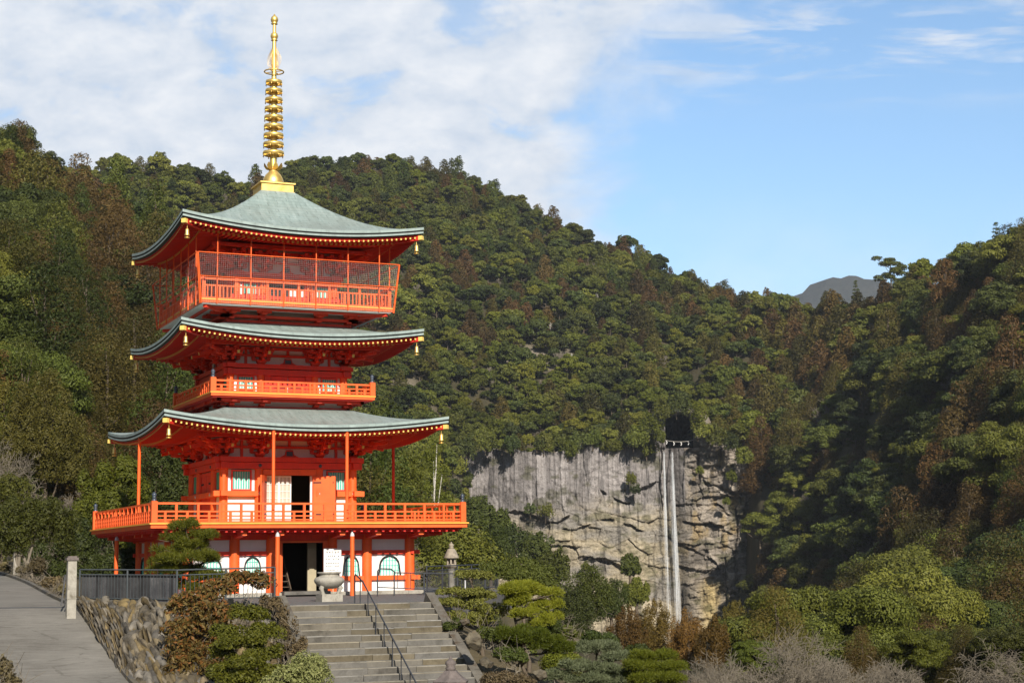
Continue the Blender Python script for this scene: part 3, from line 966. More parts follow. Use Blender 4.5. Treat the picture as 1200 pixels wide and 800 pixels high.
# ------------------------------------------------------------------ the pagoda
PAG = thing('pagoda', (0, 0, 0), 'three tier vermilion pagoda with pale green copper roofs and a gold spire', 'pagoda')
SIDES = [0, math.pi / 2, math.pi, -math.pi / 2]          # front looks along -y


def rotz(p, a):
    c, s = math.cos(a), math.sin(a)
    return (p[0] * c - p[1] * s, p[0] * s + p[1] * c, p[2])


class Side:
    """writes into a mesh in the frame of one face: l along the face (left to right), o outward, z up"""
    def __init__(self, mb, a):
        self.mb, self.a = mb, a

    def P(self, l, o, z):
        return rotz((l, -o, z), self.a)

    def box(self, l, o, z, dl, do, dz, mi=0):
        """l, o, z = centre; dl, do, dz = sizes"""
        P = []
        for kz in (-1, 1):
            for kl, ko in ((-1, -1), (1, -1), (1, 1), (-1, 1)):
                P.append(self.P(l + kl * dl / 2, o + ko * do / 2, z + kz * dz / 2))
        self.mb.add(P, [(0, 1, 2, 3), (4, 7, 6, 5), (0, 4, 5, 1), (1, 5, 6, 2), (2, 6, 7, 3), (3, 7, 4, 0)], mi)

    def slab(self, l0, l1, o0, o1, z0, z1, mi=0):
        self.box((l0 + l1) / 2, (o0 + o1) / 2, (z0 + z1) / 2, l1 - l0, o1 - o0, z1 - z0, mi)

    def prism(self, poly, o, th, mi=0):
        """polygon of (l, z) at outward offset o, thickness th outward"""
        n = len(poly)
        A = [self.P(l, o, z) for l, z in poly]
        B = [self.P(l, o + th, z) for l, z in poly]
        self.mb.add(A + B, [tuple(range(n, 2 * n)), tuple(range(n))[::-1]] + [(i, (i + 1) % n, n + (i + 1) % n, n + i) for i in range(n)], mi)


def roof_ring(w, z, lift, n=28):
    """closed ring of points on a square of half width w, corners lifted"""
    pts = []
    for a in SIDES:
        for k in range(n):
            s = -1 + 2 * k / n
            # denser near the corners
            pts.append(rotz((w * s, -w, z + lift * s * s), a))
    return pts


def make_roof(name, wt, zt, we, zm, lift, curve, th, body, zplate, parent, label=None):
    """curved square roof: copper top, layered eave edge, red boards below"""
    mb = MB()
    rings, mats = [], []
    nt_ = 16
    for i in range(nt_ + 1):
        t = i / nt_
        wv = wt + (we - wt) * t
        zz = zm + (zt - zm) * (1 - t) ** curve
        rings.append(roof_ring(wv, zz, lift * t ** 2.6))
        mats.append(0)
    # edge: copper fold, dark recess, second copper fold, dark, then the red fascia and the boards under the eave
    for wv, dz, mi in [(we, -0.11, 2), (we - 0.05, -0.115, 1), (we - 0.055, -0.175, 1), (we - 0.015, -0.18, 1), (we - 0.015, -0.255, 2),
                       (we - 0.10, -0.262, 1), (we - 0.13, -th, 1), (we - 0.20, -th - 0.01, 3), (we - 0.21, -th - 0.09, 3)]:
        rings.append(roof_ring(wv, zm + dz, lift))
        mats.append(mi)
    win = body + 0.05
    for k in range(1, 9):
        t = k / 8
        wv = (we - 0.25) + (win - (we - 0.25)) * t
        rings.append(roof_ring(wv, zm - th + 0.0 + 0.30 * t, lift * (1 - t) ** 1.5))
        mats.append(3)
    nn = len(rings[0])
    allv = [p for r in rings for p in r]
    F, M_ = [], []
    for i in range(len(rings) - 1):
        for k in range(nn):
            F.append((i * nn + k, i * nn + (k + 1) % nn, (i + 1) * nn + (k + 1) % nn, (i + 1) * nn + k))
            M_.append(mats[i + 1])
    b = len(mb.v)
    mb.v += allv
    mb.f += F
    mb.m += M_
    mb.s += [i <= nt_ * nn for i in range(len(F))]
    mb.s = [k // nn < nt_ for k in range(len(F))]
    # cap at the top
    mb.add(rings[0], [tuple(range(nn))], 0)
    roof = mb.build(name, [COPPER, EDGE, EDGE2, SOFFIT_SHADE], parent)

    def under(l, o):
        """height of the eave boards at (l, o)"""
        t = max(0.0, min(1.0, ((we - 0.25) - o) / ((we - 0.25) - win)))
        return zm - th + 0.30 * t + lift * (1 - t) ** 1.5 * (l / max(o, 0.1)) ** 2
    # rafters in two rows with gilded ends
    for a in SIDES:
        mb = MB()
        sd = Side(mb, a)
        for (wtip, winr, sz, drop, pitch, capmi) in ((we - 0.155, we - 1.25, 0.064, 0.10, 0.205, 1), (we - 0.95, body + 0.15, 0.10, 0.16, 0.205, 1)):
            n = int(2 * (wtip - 0.1) / pitch)
            for k in range(n + 1):
                l = -n * pitch / 2 + k * pitch
                i0 = max(winr, abs(l) + 0.02)
                if i0 > wtip - 0.08:
                    continue
                p0 = sd.P(l, i0, under(l, i0) - drop)
                p1 = sd.P(l, wtip, under(l, wtip) - drop)
                mb.bar(p0, p1, sz, sz * 1.1, 0)
                q = Vector(p1) + (Vector(p1) - Vector(p0)).normalized() * 0.008
                mb.bar(p1, q, sz * (1.0 if capmi else 0.9), sz * 1.1, 1, 1)
        # eave beam that carries the outer row
        seg = 20
        for k in range(seg):
            l0, l1 = [-(we - 1.0) + 2 * (we - 1.0) * (k + e) / seg for e in (0, 1)]
            o = we - 1.02
            mb.bar(sd.P(l0, o, under(l0, o) - 0.10), sd.P(l1, o, under(l1, o) - 0.10), 0.10, 0.09, 0)
        mb.build('eave_rafters', [SOFFIT_SHADE, TIPGOLD], roof)
        # hip rafter with a gilded nose, and the wind bell under it
        mb = MB()
        o0, o1 = body * 0.9, we - 0.16
        c0, c1 = sd.P(-o0, o0, under(o0, o0) - 0.16), sd.P(-o1, o1, under(o1, o1) - 0.13)
        mb.bar(c0, c1, 0.17, 0.20, 0)
        dirv = (Vector(c1) - Vector(c0)).normalized()
        mb.bar(Vector(c1), Vector(c1) + dirv * 0.17, 0.19, 0.17, 1, 1)
        mb.build('hip_rafter', [SOFFIT_SHADE, TIPGOLD], roof)
        bell = MB()
        bp = Vector(c1) - dirv * 0.12
        bell.tube([bp + Vector((0, 0, -0.09)), bp + Vector((0, 0, -0.26))], 0.014, 5)
        bell.lathe([(0.02, 0), (0.055, -0.02), (0.075, -0.08), (0.078, -0.2), (0.10, -0.27), (0.10, -0.29), (0.02, -0.285)], tuple(bp + Vector((0, 0, -0.26))), 12)
        bell.tube([bp + Vector((0, 0, -0.5)), bp + Vector((0, 0, -0.60))], 0.012, 5)
        bell.lathe([(0.02, 0), (0.10, -0.02), (0.11, -0.05), (0.02, -0.06)], tuple(bp + Vector((0, 0, -0.60))), 12)
        bell.build('wind_bell', [GOLD], roof)
    return roof, under


R1, U1 = make_roof('roof', 2.45, 7.52, 5.82, 6.53, 0.47, 1.25, 0.30, 2.72, 5.4, PAG)
R2, U2 = make_roof('roof', 2.40, 11.02, 5.05, 10.27, 0.41, 1.3, 0.30, 2.45, 9.25, PAG)
R3, U3 = make_roof('roof', 0.66, 17.06, 5.06, 14.53, 0.42, 1.52, 0.32, 2.10, 13.1, PAG)


def bracket_cluster(mb, sd, l, o, z, H, step, corner=0):
    """three-step bracket complex on a column head: bearing block, boat arms and small blocks"""
    hd = 0.17
    # bearing block
    P = []
    for k, (hw, zz) in enumerate([(0.13, 0), (0.19, hd * 0.55), (0.19, hd)]):
        P += [sd.P(l - hw, o - hw, z + zz), sd.P(l + hw, o - hw, z + zz), sd.P(l + hw, o + hw, z + zz), sd.P(l - hw, o + hw, z + zz)]
    F = []
    for k in range(2):
        for i in range(4):
            F.append((k * 4 + i, k * 4 + (i + 1) % 4, k * 4 + 4 + (i + 1) % 4, k * 4 + 4 + i))
    F += [(8, 9, 10, 11), (3, 2, 1, 0)]
    mb.add(P, F, 0)
    th = (H - hd) / 3.0
    aw, ah = 0.115, th * 0.52

    def arm(l0, o0, l1, o1, zz):
        """boat-shaped arm between two points, ends curved up"""
        a_, b_ = Vector((l0, o0)), Vector((l1, o1))
        t = (b_ - a_).normalized()
        nrm = Vector((-t.y, t.x)) * aw / 2
        L = (b_ - a_).length
        prof = [(0, ah), (0, ah * 0.55), (L * 0.06, ah * 0.2), (L * 0.18, 0), (L * 0.82, 0), (L * 0.94, ah * 0.2), (L, ah * 0.55), (L, ah)]
        n = len(prof)
        A = [sd.P(a_.x + t.x * q + nrm.x, a_.y + t.y * q + nrm.y, zz + h) for q, h in prof]
        B = [sd.P(a_.x + t.x * q - nrm.x, a_.y + t.y * q - nrm.y, zz + h) for q, h in prof]
        mb.add(A + B, [tuple(range(n)), tuple(range(n, 2 * n))[::-1]] + [(i, (i + 1) % n, n + (i + 1) % n, n + i) for i in range(n)], 0)

    def block(l0, o0, zz):
        h = th - ah
        P = []
        for hw, q in [(0.055, 0), (0.085, h * 0.5), (0.085, h - 0.004)]:
            P += [sd.P(l0 - hw, o0 - hw, zz + q), sd.P(l0 + hw, o0 - hw, zz + q), sd.P(l0 + hw, o0 + hw, zz + q), sd.P(l0 - hw, o0 + hw, zz + q)]
        mb.add(P, F, 0)
    for k in range(3):
        zz = z + hd * 0.8 + k * th
        for j in range(k + 1):
            oo = o + j * step
            half = 0.40 + 0.06 * (k - j)
            zj = zz + 0.003 * j
            l0, l1 = l - half, l + half
            arm(l0, oo, l1, oo, zj)
            for q in (l0 + 0.08, l, l1 - 0.08):
                block(q, oo, zj + ah)
        arm(l, o - 0.12, l, o + (k + 1) * step + 0.10, zz - 0.004)
        block(l, o + (k + 1) * step, zz + ah)
        if corner:
            e = (k + 1) * step
            arm(l - corner * 0.1, o - 0.1, l + corner * (e + 0.06), o + e + 0.06, zz - 0.006)
            block(l + corner * e, o + e, zz + ah)
    # tail rafter with gilded end
    a0, a1 = sd.P(l, o + 0.2, z + H * 0.86), sd.P(l, o + 3 * step + 0.28, z + H * 0.52)
    mb.bar(a0, a1, 0.10, 0.12, 0)
    q = Vector(a1) + (Vector(a1) - Vector(a0)).normalized() * 0.012
    mb.bar(a1, q, 0.10, 0.12, 1, 1)


def entablature(parent, half, cols, zp, H, step, under):
    """bracket zone of a storey: white panels, struts, brackets and the purlin"""
    for a in SIDES:
        mb = MB()
        sd = Side(mb, a)
        sd.slab(-half, half, half - 0.1, half - 0.02, zp, zp + H + 0.25, 1)               # plaster
        mid = zp + H * 0.48
        sd.slab(-half - 0.05, half + 0.05, half - 0.05, half + 0.05, mid, mid + 0.10, 0)   # tie rail
        sd.slab(-half - 0.05, half + 0.05, half - 0.05, half + 0.06, zp + H - 0.06, zp + H + 0.05, 0)
        o = half + 3 * step
        sd.slab(-o - 0.25, o + 0.25, o - 0.07, o + 0.07, zp + H - 0.01, zp + H + 0.13, 0)   # purlin
        xs = [(cols[i] + cols[i + 1]) / 2 for i in range(len(cols) - 1)]
        for i, x in enumerate(xs):
            if abs(x) < 0.1:
                # frog-leg strut
                w_, h_ = 0.44, H * 0.46
                poly = [(x - w_, zp), (x - w_ * 0.8, zp + h_ * 0.1), (x - w_ * 0.42, zp + h_ * 0.35), (x - w_ * 0.32, zp + h_ * 0.9), (x + w_ * 0.32, zp + h_ * 0.9),
                        (x + w_ * 0.42, zp + h_ * 0.35), (x + w_ * 0.8, zp + h_ * 0.1), (x + w_, zp)]
                sd.prism(poly, half - 0.02, 0.07, 0)
                sd.slab(x - 0.13, x + 0.13, half + 0.05, half + 0.07, zp + h_ * 0.2, zp + h_ * 0.72, 2)
                sd.slab(x - 0.05, x + 0.05, half - 0.02, half + 0.045, mid + 0.1, zp + H - 0.06, 0)
            else:
                sd.slab(x - 0.055, x + 0.055, half - 0.02, half + 0.04, zp, zp + H, 0)
        # stepped eave lattice panel between purlin and wall
        sd.slab(-half - 2.3 * step, half + 2.3 * step, half + 0.1, half + 3 * step - 0.08, zp + H + 0.135, zp + H + 0.165, 0)
        mb.build('bracket_panel', [VERM_SHADE, PLASTER, BRONZE], parent)
        for i, x in enumerate(cols):
            if i == len(cols) - 1:
                continue            # the corner belongs to the next face
            mb = MB()
            bracket_cluster(mb, Side(mb, a), x, half, zp, H, step, -1 if i == 0 else 0)
            if i == 0:
                sd2 = Side(mb, a - math.pi / 2)
                bracket_cluster(mb, sd2, half, half, zp + 0.002, H, step, 0)
            mb.build('bracket', [VERM_SHADE, TIPGOLD], parent)


def slat_window(parent, sd_a, l0, l1, z0, z1, o, n=7):
    mb = MB()
    sd = Side(mb, sd_a)
    f = 0.06
    sd.slab(l0 - f, l1 + f, o - 0.03, o + 0.05, z1, z1 + f, 0)
    sd.slab(l0 - f, l1 + f, o - 0.03, o + 0.05, z0 - f, z0, 0)
    sd.slab(l0 - f, l0, o - 0.03, o + 0.045, z0, z1, 0)
    sd.slab(l1, l1 + f, o - 0.03, o + 0.045, z0, z1, 0)
    sd.slab(l0, l1, o - 0.05, o - 0.04, z0, z1, 1)
    p = (l1 - l0) / n
    for k in range(n):
        c = l0 + p * (k + 0.5)
        sd.slab(c - p * 0.26, c + p * 0.26, o - 0.03, o + 0.01, z0, z1, 2)
    return mb.build('slat_window', [VERM_SHADE, WHITE, TEAL], parent)


def arch_window(parent, sd_a, c, z0, z1, w_, o):
    """bell-arched window: dark frame, teal lattice over white"""
    mb = MB()
    sd = Side(mb, sd_a)
    H = z1 - z0
    prof = [(-1.0, 0), (-0.93, 0.25), (-0.88, 0.50), (-0.80, 0.68), (-0.62, 0.83), (-0.40, 0.92), (-0.2, 0.955), (0, 1.0)]
    full = prof + [(-a_, b_) for a_, b_ in prof[-2::-1]]
    inner = [(c + a_ * w_ / 2 * 0.90, z0 + b_ * H * 0.93) for a_, b_ in full]
    outer = [(c + a_ * w_ / 2, z0 + b_ * H) for a_, b_ in full]
    sd.prism(inner, o - 0.03, 0.024, 1)
    n = len(full)
    P, F = [], []
    for i in range(n):
        for (q, oo) in ((outer[i], o - 0.02), (outer[i], o + 0.07), (inner[i], o + 0.07), (inner[i], o - 0.02)):
            P.append(sd.P(q[0], oo, q[1]))
    for i in range(n - 1):
        for k in range(4):
            F.append((i * 4 + k, i * 4 + (k + 1) % 4, (i + 1) * 4 + (k + 1) % 4, (i + 1) * 4 + k))
    mb.add(P, F, 0)
    ns = 7
    for k in range(ns):
        x = c - w_ * 0.38 + w_ * 0.76 * k / (ns - 1)
        t = abs(x - c) / (w_ / 2)
        zt = z0 + H * 0.93 * float(np.interp(t, [0, 0.2, 0.4, 0.62, 0.8, 0.9], [1.0, 0.95, 0.92, 0.83, 0.66, 0.4]))
        sd.slab(x - 0.018, x + 0.018, o - 0.008, o + 0.016, z0, zt - 0.02, 2)
    for fr in (0.22, 0.46, 0.70):
        hw = w_ * 0.42 * (1 - 0.25 * (fr > 0.6))
        sd.slab(c - hw, c + hw, o - 0.009, o + 0.012, z0 + H * fr, z0 + H * fr + 0.022, 2)
    return mb.build('arched_window', [BLACK, WHITE, TEAL], parent)


def column(parent, x, y, r, z0, z1, mat=VERM_LIT, name='column'):
    mb = MB()
    mb.tube([(x, y, z0), (x, y, z1)], r, 16)
    return mb.build(name, [mat], parent)


# ---- ground storey: 9.1 m square, six columns a side
G = MB()
H1 = 4.55
C1 = [-4.55, -2.72, -1.25, 1.25, 2.72, 4.55]
for a in SIDES:
    sd = Side(G, a)
    spans = [(-H1, -1.25), (1.25, H1)] if a == 0 else [(-H1, H1)]
    for l0, l1 in spans:
        sd.slab(l0, l1, H1 - 0.12, H1 - 0.02, 0.0, 2.42, 0)
    if a == 0:
        sd.slab(-1.25, -0.98, H1 - 0.10, H1 - 0.01, 0.0, 2.42, 1)
        sd.slab(1.03, 1.25, H1 - 0.10, H1 - 0.01, 0.0, 2.42, 1)
        sd.slab(-0.98, 1.03, H1 - 0.10, H1 - 0.01, 1.99, 2.42, 1)
GW = G.build('wall', [PLASTER, VERM_SHADE], PAG)
done = set()
for a in SIDES:
    for x in C1:
        p = rotz((x, -H1, 0), a)
        k = (round(p[0], 2), round(p[1], 2))
        if k in done:
            continue
        done.add(k)
        column(GW, p[0], p[1], 0.205, -0.06, 2.40)
for a in SIDES:
    mb = MB()
    sd = Side(mb, a)
    for z0, z1, d in ((2.06, 2.40, 0.10), (1.46, 1.62, 0.09), (0.43, 0.60, 0.12)):
        for l0, l1 in ([(-H1 - 0.42, -1.10), (1.10, H1 + 0.42)] if (a == 0 and z0 < 2) else [(-H1 - 0.30, H1 + 0.30)]):
            sd.slab(l0, l1, H1 - 0.03, H1 + d, z0 + (0.004 if a % math.pi > 1 else 0), z1 + (0.004 if a % math.pi > 1 else 0), 1 if z0 < 1 else 0)
    mb.build('tie_beam', [VERM_SHADE, VERM_LIT], GW)
    # cantilever beams under the deck
    for x in C1:
        mb = MB()
        sd = Side(mb, a)
        e = 0.005 if abs(x) > 4 else 0
        mb.bar(sd.P(x, H1 - 0.2, 2.16 + e), sd.P(x, 5.95, 2.30 + e), 0.24, 0.18, 0, 1)  # end face coloured as sunlit, sides as shaded, on one and the same beam
        mb.build('deck_beam', [VERM_SHADE, VERM_LIT], GW)
    for c, w_ in ((-3.66, 0.98), (-2.0, 0.74), (2.05, 0.74), (3.68, 0.98)):
        arch_window(GW, a, c, 0.605, 1.44, w_, H1)
    if a != 0:
        arch_window(GW, a, 0, 0.605, 1.44, 0.98, H1)
    mb = MB()
    sd = Side(mb, a)
    sd.slab(-H1 - 0.45, H1 + 0.45, H1 - 0.2, H1 + 0.42, -0.14, 0.0 + (0.003 if a % math.pi > 1 else 0), 0)
    mb.build('stone_plinth', [PALESTONE], GW)
# doorway: frame, dark lobby, steep stair and a cream side panel
mb = MB()
sd = Side(mb, 0)
sd.slab(-1.02, -0.80, H1 - 0.05, H1 + 0.06, 0.0, 1.98, 0)
sd.slab(0.88, 1.06, H1 - 0.05, H1 + 0.06, 0.0, 1.98, 0)
sd.slab(-1.02, 1.06, H1 - 0.05, H1 + 0.075, 1.94, 2.02, 0)
DF = mb.build('door_frame', [VERM_LIT], GW)
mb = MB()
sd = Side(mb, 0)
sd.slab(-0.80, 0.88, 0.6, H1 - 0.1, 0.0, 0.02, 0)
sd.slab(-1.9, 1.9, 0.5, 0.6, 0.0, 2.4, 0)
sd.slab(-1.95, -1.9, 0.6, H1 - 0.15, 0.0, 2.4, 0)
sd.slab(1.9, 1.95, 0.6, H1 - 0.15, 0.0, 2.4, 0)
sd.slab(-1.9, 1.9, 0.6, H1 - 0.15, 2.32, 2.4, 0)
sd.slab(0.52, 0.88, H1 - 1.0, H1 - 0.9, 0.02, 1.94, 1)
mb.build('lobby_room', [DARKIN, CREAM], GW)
mb = MB()
for k in range(9):
    mb.box((-0.62 + 0.0 * k, -H1 + 0.75 + 0.2 * k, 0.2 + 0.22 * k), (0.62, 0.22, 0.03))
for x in (-0.95, -0.29):
    mb.bar((x, -H1 + 0.55, 0.05), (x, -H1 + 2.5, 2.15), 0.05, 0.2)
mb.build('inner_stair', [m_stone("worn_wood", (0.06, 0.045, 0.03), (0.14, 0.10, 0.07), 3, 0.3)], GW)
mb = MB()
mb.box((0.02, -H1 - 0.52, -0.02), (1.9, 0.55, 0.13))
mb.build('door_step', [CONCRETE], GW)

# ---- the deck of the first floor
def deck(half, zb, zt, parent, inner, bands, soffit=SOFFIT_SHADE):
    mb = MB()
    for (h, z0, z1, mi) in bands:
        P = []
        for zz in (z0, z1):
            P += [(-h, -h, zz), (h, -h, zz), (h, h, zz), (-h, h, zz)]
        mb.add(P, [(0, 1, 5, 4), (1, 2, 6, 5), (2, 3, 7, 6), (3, 0, 4, 7), (4, 5, 6, 7), (3, 2, 1, 0)], mi)
    return mb.build('deck', [YELLOW, VERM_LIT, soffit, WHITE], parent)


D1 = deck(6.41, 2.43, 2.69, PAG, 2.7, [(6.42, 2.635, 2.69, 0), (6.36, 2.49, 2.634, 1), (6.2, 2.41, 2.489, 2)])
mb = MB()
for a in SIDES:
    sd = Side(mb, a)
    for k in range(42):
        l = -6.15 + 0.3 * k
        i0 = max(4.7, abs(l))
        if i0 < 6.1:
            sd.slab(l - 0.045, l + 0.045, i0, 6.17, 2.33, 2.409)
    sd.slab(-5.3, 5.3, 5.22, 5.38, 2.24, 2.329)
mb.build('deck_joists', [SOFFIT_SHADE], D1)


def giboshi(mb, x, y, z, k=1.0, mi=0):
    mb.lathe([(0.085 * k, 0), (0.09 * k, 0.02), (0.075 * k, 0.04), (0.075 * k, 0.12 * k), (0.09 * k, 0.13 * k), (0.055 * k, 0.15 * k), (0.085 * k, 0.2 * k),
              (0.09 * k, 0.25 * k), (0.05 * k, 0.30 * k), (0.012, 0.34 * k)], (x, y, z), 12, mi)


def railing(parent, half, z, ztop, levels, pitch, corner_h=None, balus=None, mat=VERM_LIT):
    """one rail run per face; levels = (height, thickness) of each rail"""
    for a in SIDES:
        mb = MB()
        sd = Side(mb, a)
        e = 0.0 if a % math.pi < 1 else 0.004
        for i, (h, t) in enumerate(levels):
            ext = 0.22 if (i == 0 and corner_h is None) else 0.0
            sd.slab(-half - ext, half + ext, half - t / 2, half + t / 2, z + h - t / 2 + e, z + h + t / 2 + e, 0)
        n = max(2, round(2 * half / pitch))
        for k in range(1, n):
            l = -half + 2 * half * k / n
            top = levels[0][0] if k % 2 == 0 else levels[1][0]
            sd.slab(l - 0.045, l + 0.045, half - 0.045, half + 0.045, z, z + top - 0.01, 0)
        if balus:
            z0, z1, bp, bw = balus
            nb = int(2 * half / bp)
            for k in range(1, nb):
                l = -half + 2 * half * k / nb
                sd.slab(l - bw / 2, l + bw / 2, half - 0.02, half + 0.02, z + z0, z + z1, 0)
        rail = mb.build('railing', [mat], parent)
        mb = MB()
        hw = 0.11 if corner_h else 0.07
        ch = corner_h or (levels[0][0] + 0.1)
        p = sd.P(-half, half, 0)
        mb.box((p[0], p[1], z + ch / 2), (2 * hw, 2 * hw, ch), 0)
        if corner_h:
            mb.tube([(p[0], p[1], z + ch), (p[0], p[1], z + ch + 0.02)], hw, 12, 0)
        mb.build('corner_post', [mat], rail)
        if corner_h:
            mb = MB()
            giboshi(mb, p[0], p[1], z + ch + 0.02, 1.0)
            mb.build('post_finial', [BRONZE], rail)


railing(D1, 6.22, 2.69, 3.42, [(0.73, 0.075), (0.43, 0.06), (0.26, 0.05), (0.12, 0.05), (0.03, 0.07)], 0.36 * 1.15, corner_h=0.80)

# ---- first floor storey: 5.44 m square, four columns a side
H2, C2 = 2.72, [-2.72, -1.27, 1.27, 2.72]
mb = MB()
for a in SIDES:
    sd = Side(mb, a)
    if a == 0:
        sd.slab(-H2, -1.27, H2 - 0.12, H2 - 0.03, 2.69, 5.2, 0)
        sd.slab(1.27, H2, H2 - 0.12, H2 - 0.03, 2.69, 5.2, 0)
        sd.slab(-1.27, 1.27, H2 - 0.12, H2 - 0.03, 4.80, 5.2, 1)
    else:
        sd.slab(-H2, H2, H2 - 0.12, H2 - 0.03, 2.69, 5.2, 0)
F1W = mb.build('wall', [PLASTER, VERM_SHADE], PAG)
done = set()
for a in SIDES:
    for x in C2:
        p = rotz((x, -H2, 0), a)
        k = (round(p[0], 2), round(p[1], 2))
        if k not in done:
            done.add(k)
            column(F1W, p[0], p[1], 0.175, 2.69, 5.2)
for a in SIDES:
    e = 0.003 if a % math.pi > 1 else 0
    mb = MB()
    sd = Side(mb, a)
    sd.slab(-H2 - 0.42, H2 + 0.42, H2 - 0.20, H2 + 0.24, 5.22 + e, 5.42 + e, 0)        # plate
    sd.slab(-H2 - 0.36, H2 + 0.36, H2 - 0.08, H2 + 0.19, 4.95 + e, 5.20 + e, 0)        # head tie
    mb.build('head_beam', [VERM_SHADE], F1W)
    mb = MB()
    sd = Side(mb, a)
    for l0, l1 in ([(-H2 - 0.45, -1.10), (1.10, H2 + 0.45)] if a == 0 else [(-H2 - 0.45, H2 + 0.45)]):
        sd.slab(l0, l1, H2 - 0.06, H2 + 0.21, 3.84 + e, 4.05 + e, 0)
    sd.slab(-H2 - 0.2, H2 + 0.2, H2 - 0.06, H2 + 0.20, 2.70 + e, 2.84 + e, 0)
    mb.build('waist_beam', [VERM_LIT], F1W)
    for x in C2:
        for zz, oo in ((5.08, H2 + 0.19), (3.945, H2 + 0.21)):
            mb = MB()
            sd = Side(mb, a)
            mb.tube([sd.P(x, oo, zz), sd.P(x, oo + 0.03, zz)], [0.075, 0.05], 10)
            mb.build('nail_cover', [BRONZE if zz > 4.5 else CAPGREY], F1W)
    bays = ((-2.0, 0.37), (2.0, 0.37)) if a == 0 else ((-2.0, 0.37), (2.0, 0.37))
    for c, hw in bays:
        slat_window(F1W, a, c - hw + 0.01, c + hw - 0.01, 4.12, 4.84, H2 + 0.02)
    if a != 0:
        # plank double door
        mb = MB()
        sd = Side(mb, a)
        for s in (-1, 1):
            sd.slab(min(0.02 * s, 0.85 * s), max(0.02 * s, 0.85 * s), H2 - 0.03, H2 + 0.05, 2.86, 4.75, 0)
            for zz in (3.2, 4.4):
                sd.slab(min(0.45 * s, 0.86 * s), max(0.45 * s, 0.86 * s), H2 + 0.05, H2 + 0.06, zz, zz + 0.08, 1)
        sd.slab(-1.1, -0.87, H2 - 0.02, H2 + 0.08, 2.86, 4.9, 0)
        sd.slab(0.87, 1.1, H2 - 0.02, H2 + 0.08, 2.86, 4.9, 0)
        sd.slab(-0.87, 0.87, H2 - 0.02, H2 + 0.07, 4.75, 4.9, 0)
        mb.build('plank_door', [VERM_SHADE, BLACK], F1W)
# front doorway: lintel, room, sliding lattice screen, two opened door leaves
mb = MB()
sd = Side(mb, 0)
sd.slab(-1.12, 1.12, H2 - 0.08, H2 + 0.13, 4.70, 4.93, 0)
sd.slab(-1.12, -0.98, H2 - 0.10, H2 + 0.10, 2.84, 4.70, 0)
sd.slab(0.98, 1.12, H2 - 0.10, H2 + 0.10, 2.84, 4.70, 0)
mb.build('door_frame', [VERM_LIT], F1W)
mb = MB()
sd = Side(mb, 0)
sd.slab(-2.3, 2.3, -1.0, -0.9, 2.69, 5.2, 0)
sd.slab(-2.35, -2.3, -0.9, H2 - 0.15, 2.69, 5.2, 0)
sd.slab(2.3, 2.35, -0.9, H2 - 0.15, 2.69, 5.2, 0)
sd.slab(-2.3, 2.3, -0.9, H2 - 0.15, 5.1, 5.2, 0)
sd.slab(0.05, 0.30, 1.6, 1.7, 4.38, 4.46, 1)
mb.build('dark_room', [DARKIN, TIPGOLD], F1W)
mb = MB()
sd = Side(mb, 0)
for l0, l1 in ((-0.98, -0.40), (-0.42, 0.10)):
    o = H2 - 0.10 if l0 < -0.5 else H2 - 0.06
    sd.slab(l0, l1, o - 0.02, o - 0.01, 2.86, 4.68, 1)
    for q in (l0, l1 - 0.05):
        sd.slab(q, q + 0.05, o - 0.008, o + 0.03, 2.86, 4.68, 0)
    for zz in (2.86, 3.42, 4.62):
        sd.slab(l0 + 0.05, l1 - 0.05, o - 0.008, o + 0.028, zz, zz + 0.055, 0)
    for zz in (3.75, 4.03, 4.32):
        sd.slab(l0 + 0.05, l1 - 0.05, o - 0.009, o + 0.018, zz, zz + 0.022, 0)
    for q in (0.33, 0.66):
        x = l0 + (l1 - l0) * q
        sd.slab(x - 0.012, x + 0.012, o - 0.009, o + 0.02, 3.47, 4.62, 0)
    sd.slab(l0 + 0.05, l1 - 0.05, o - 0.009, o + 0.012, 2.91, 3.42, 0)
sd.slab(0.90, 0.98, H2 - 0.09, H2 - 0.01, 2.86, 4.68, 0)
mb.build('lattice_screen', [WHITE, GLASSDARK], F1W)
for s, ang in ((-1, 62), (1, 20)):
    mb = MB()
    L = 0.92
    hx, hy = s * 1.0, -H2 - 0.12
    A = math.radians(ang)
    dx, dy = s * math.cos(A), -math.sin(A)
    mb.bar((hx, hy, 3.76), (hx + dx * L, hy + dy * L, 3.76), 0.06, 1.80, 0)
    nx, ny = (dy, -dx) if s > 0 else (-dy, dx)
    for zz in (3.1, 4.4):
        for q0, q1, th in ((0.0, 0.35, 0.072), (0.86, 0.90, 0.074)):
            mb.bar((hx + dx * L * q0, hy + dy * L * q0, zz), (hx + dx * L * q1, hy + dy * L * q1, zz), th, 0.06, 1)
    mb.build('door_leaf', [VERM_LIT, BLACK], F1W)
entablature(F1W, H2, C2, 5.42, 0.74, 0.36, U1)

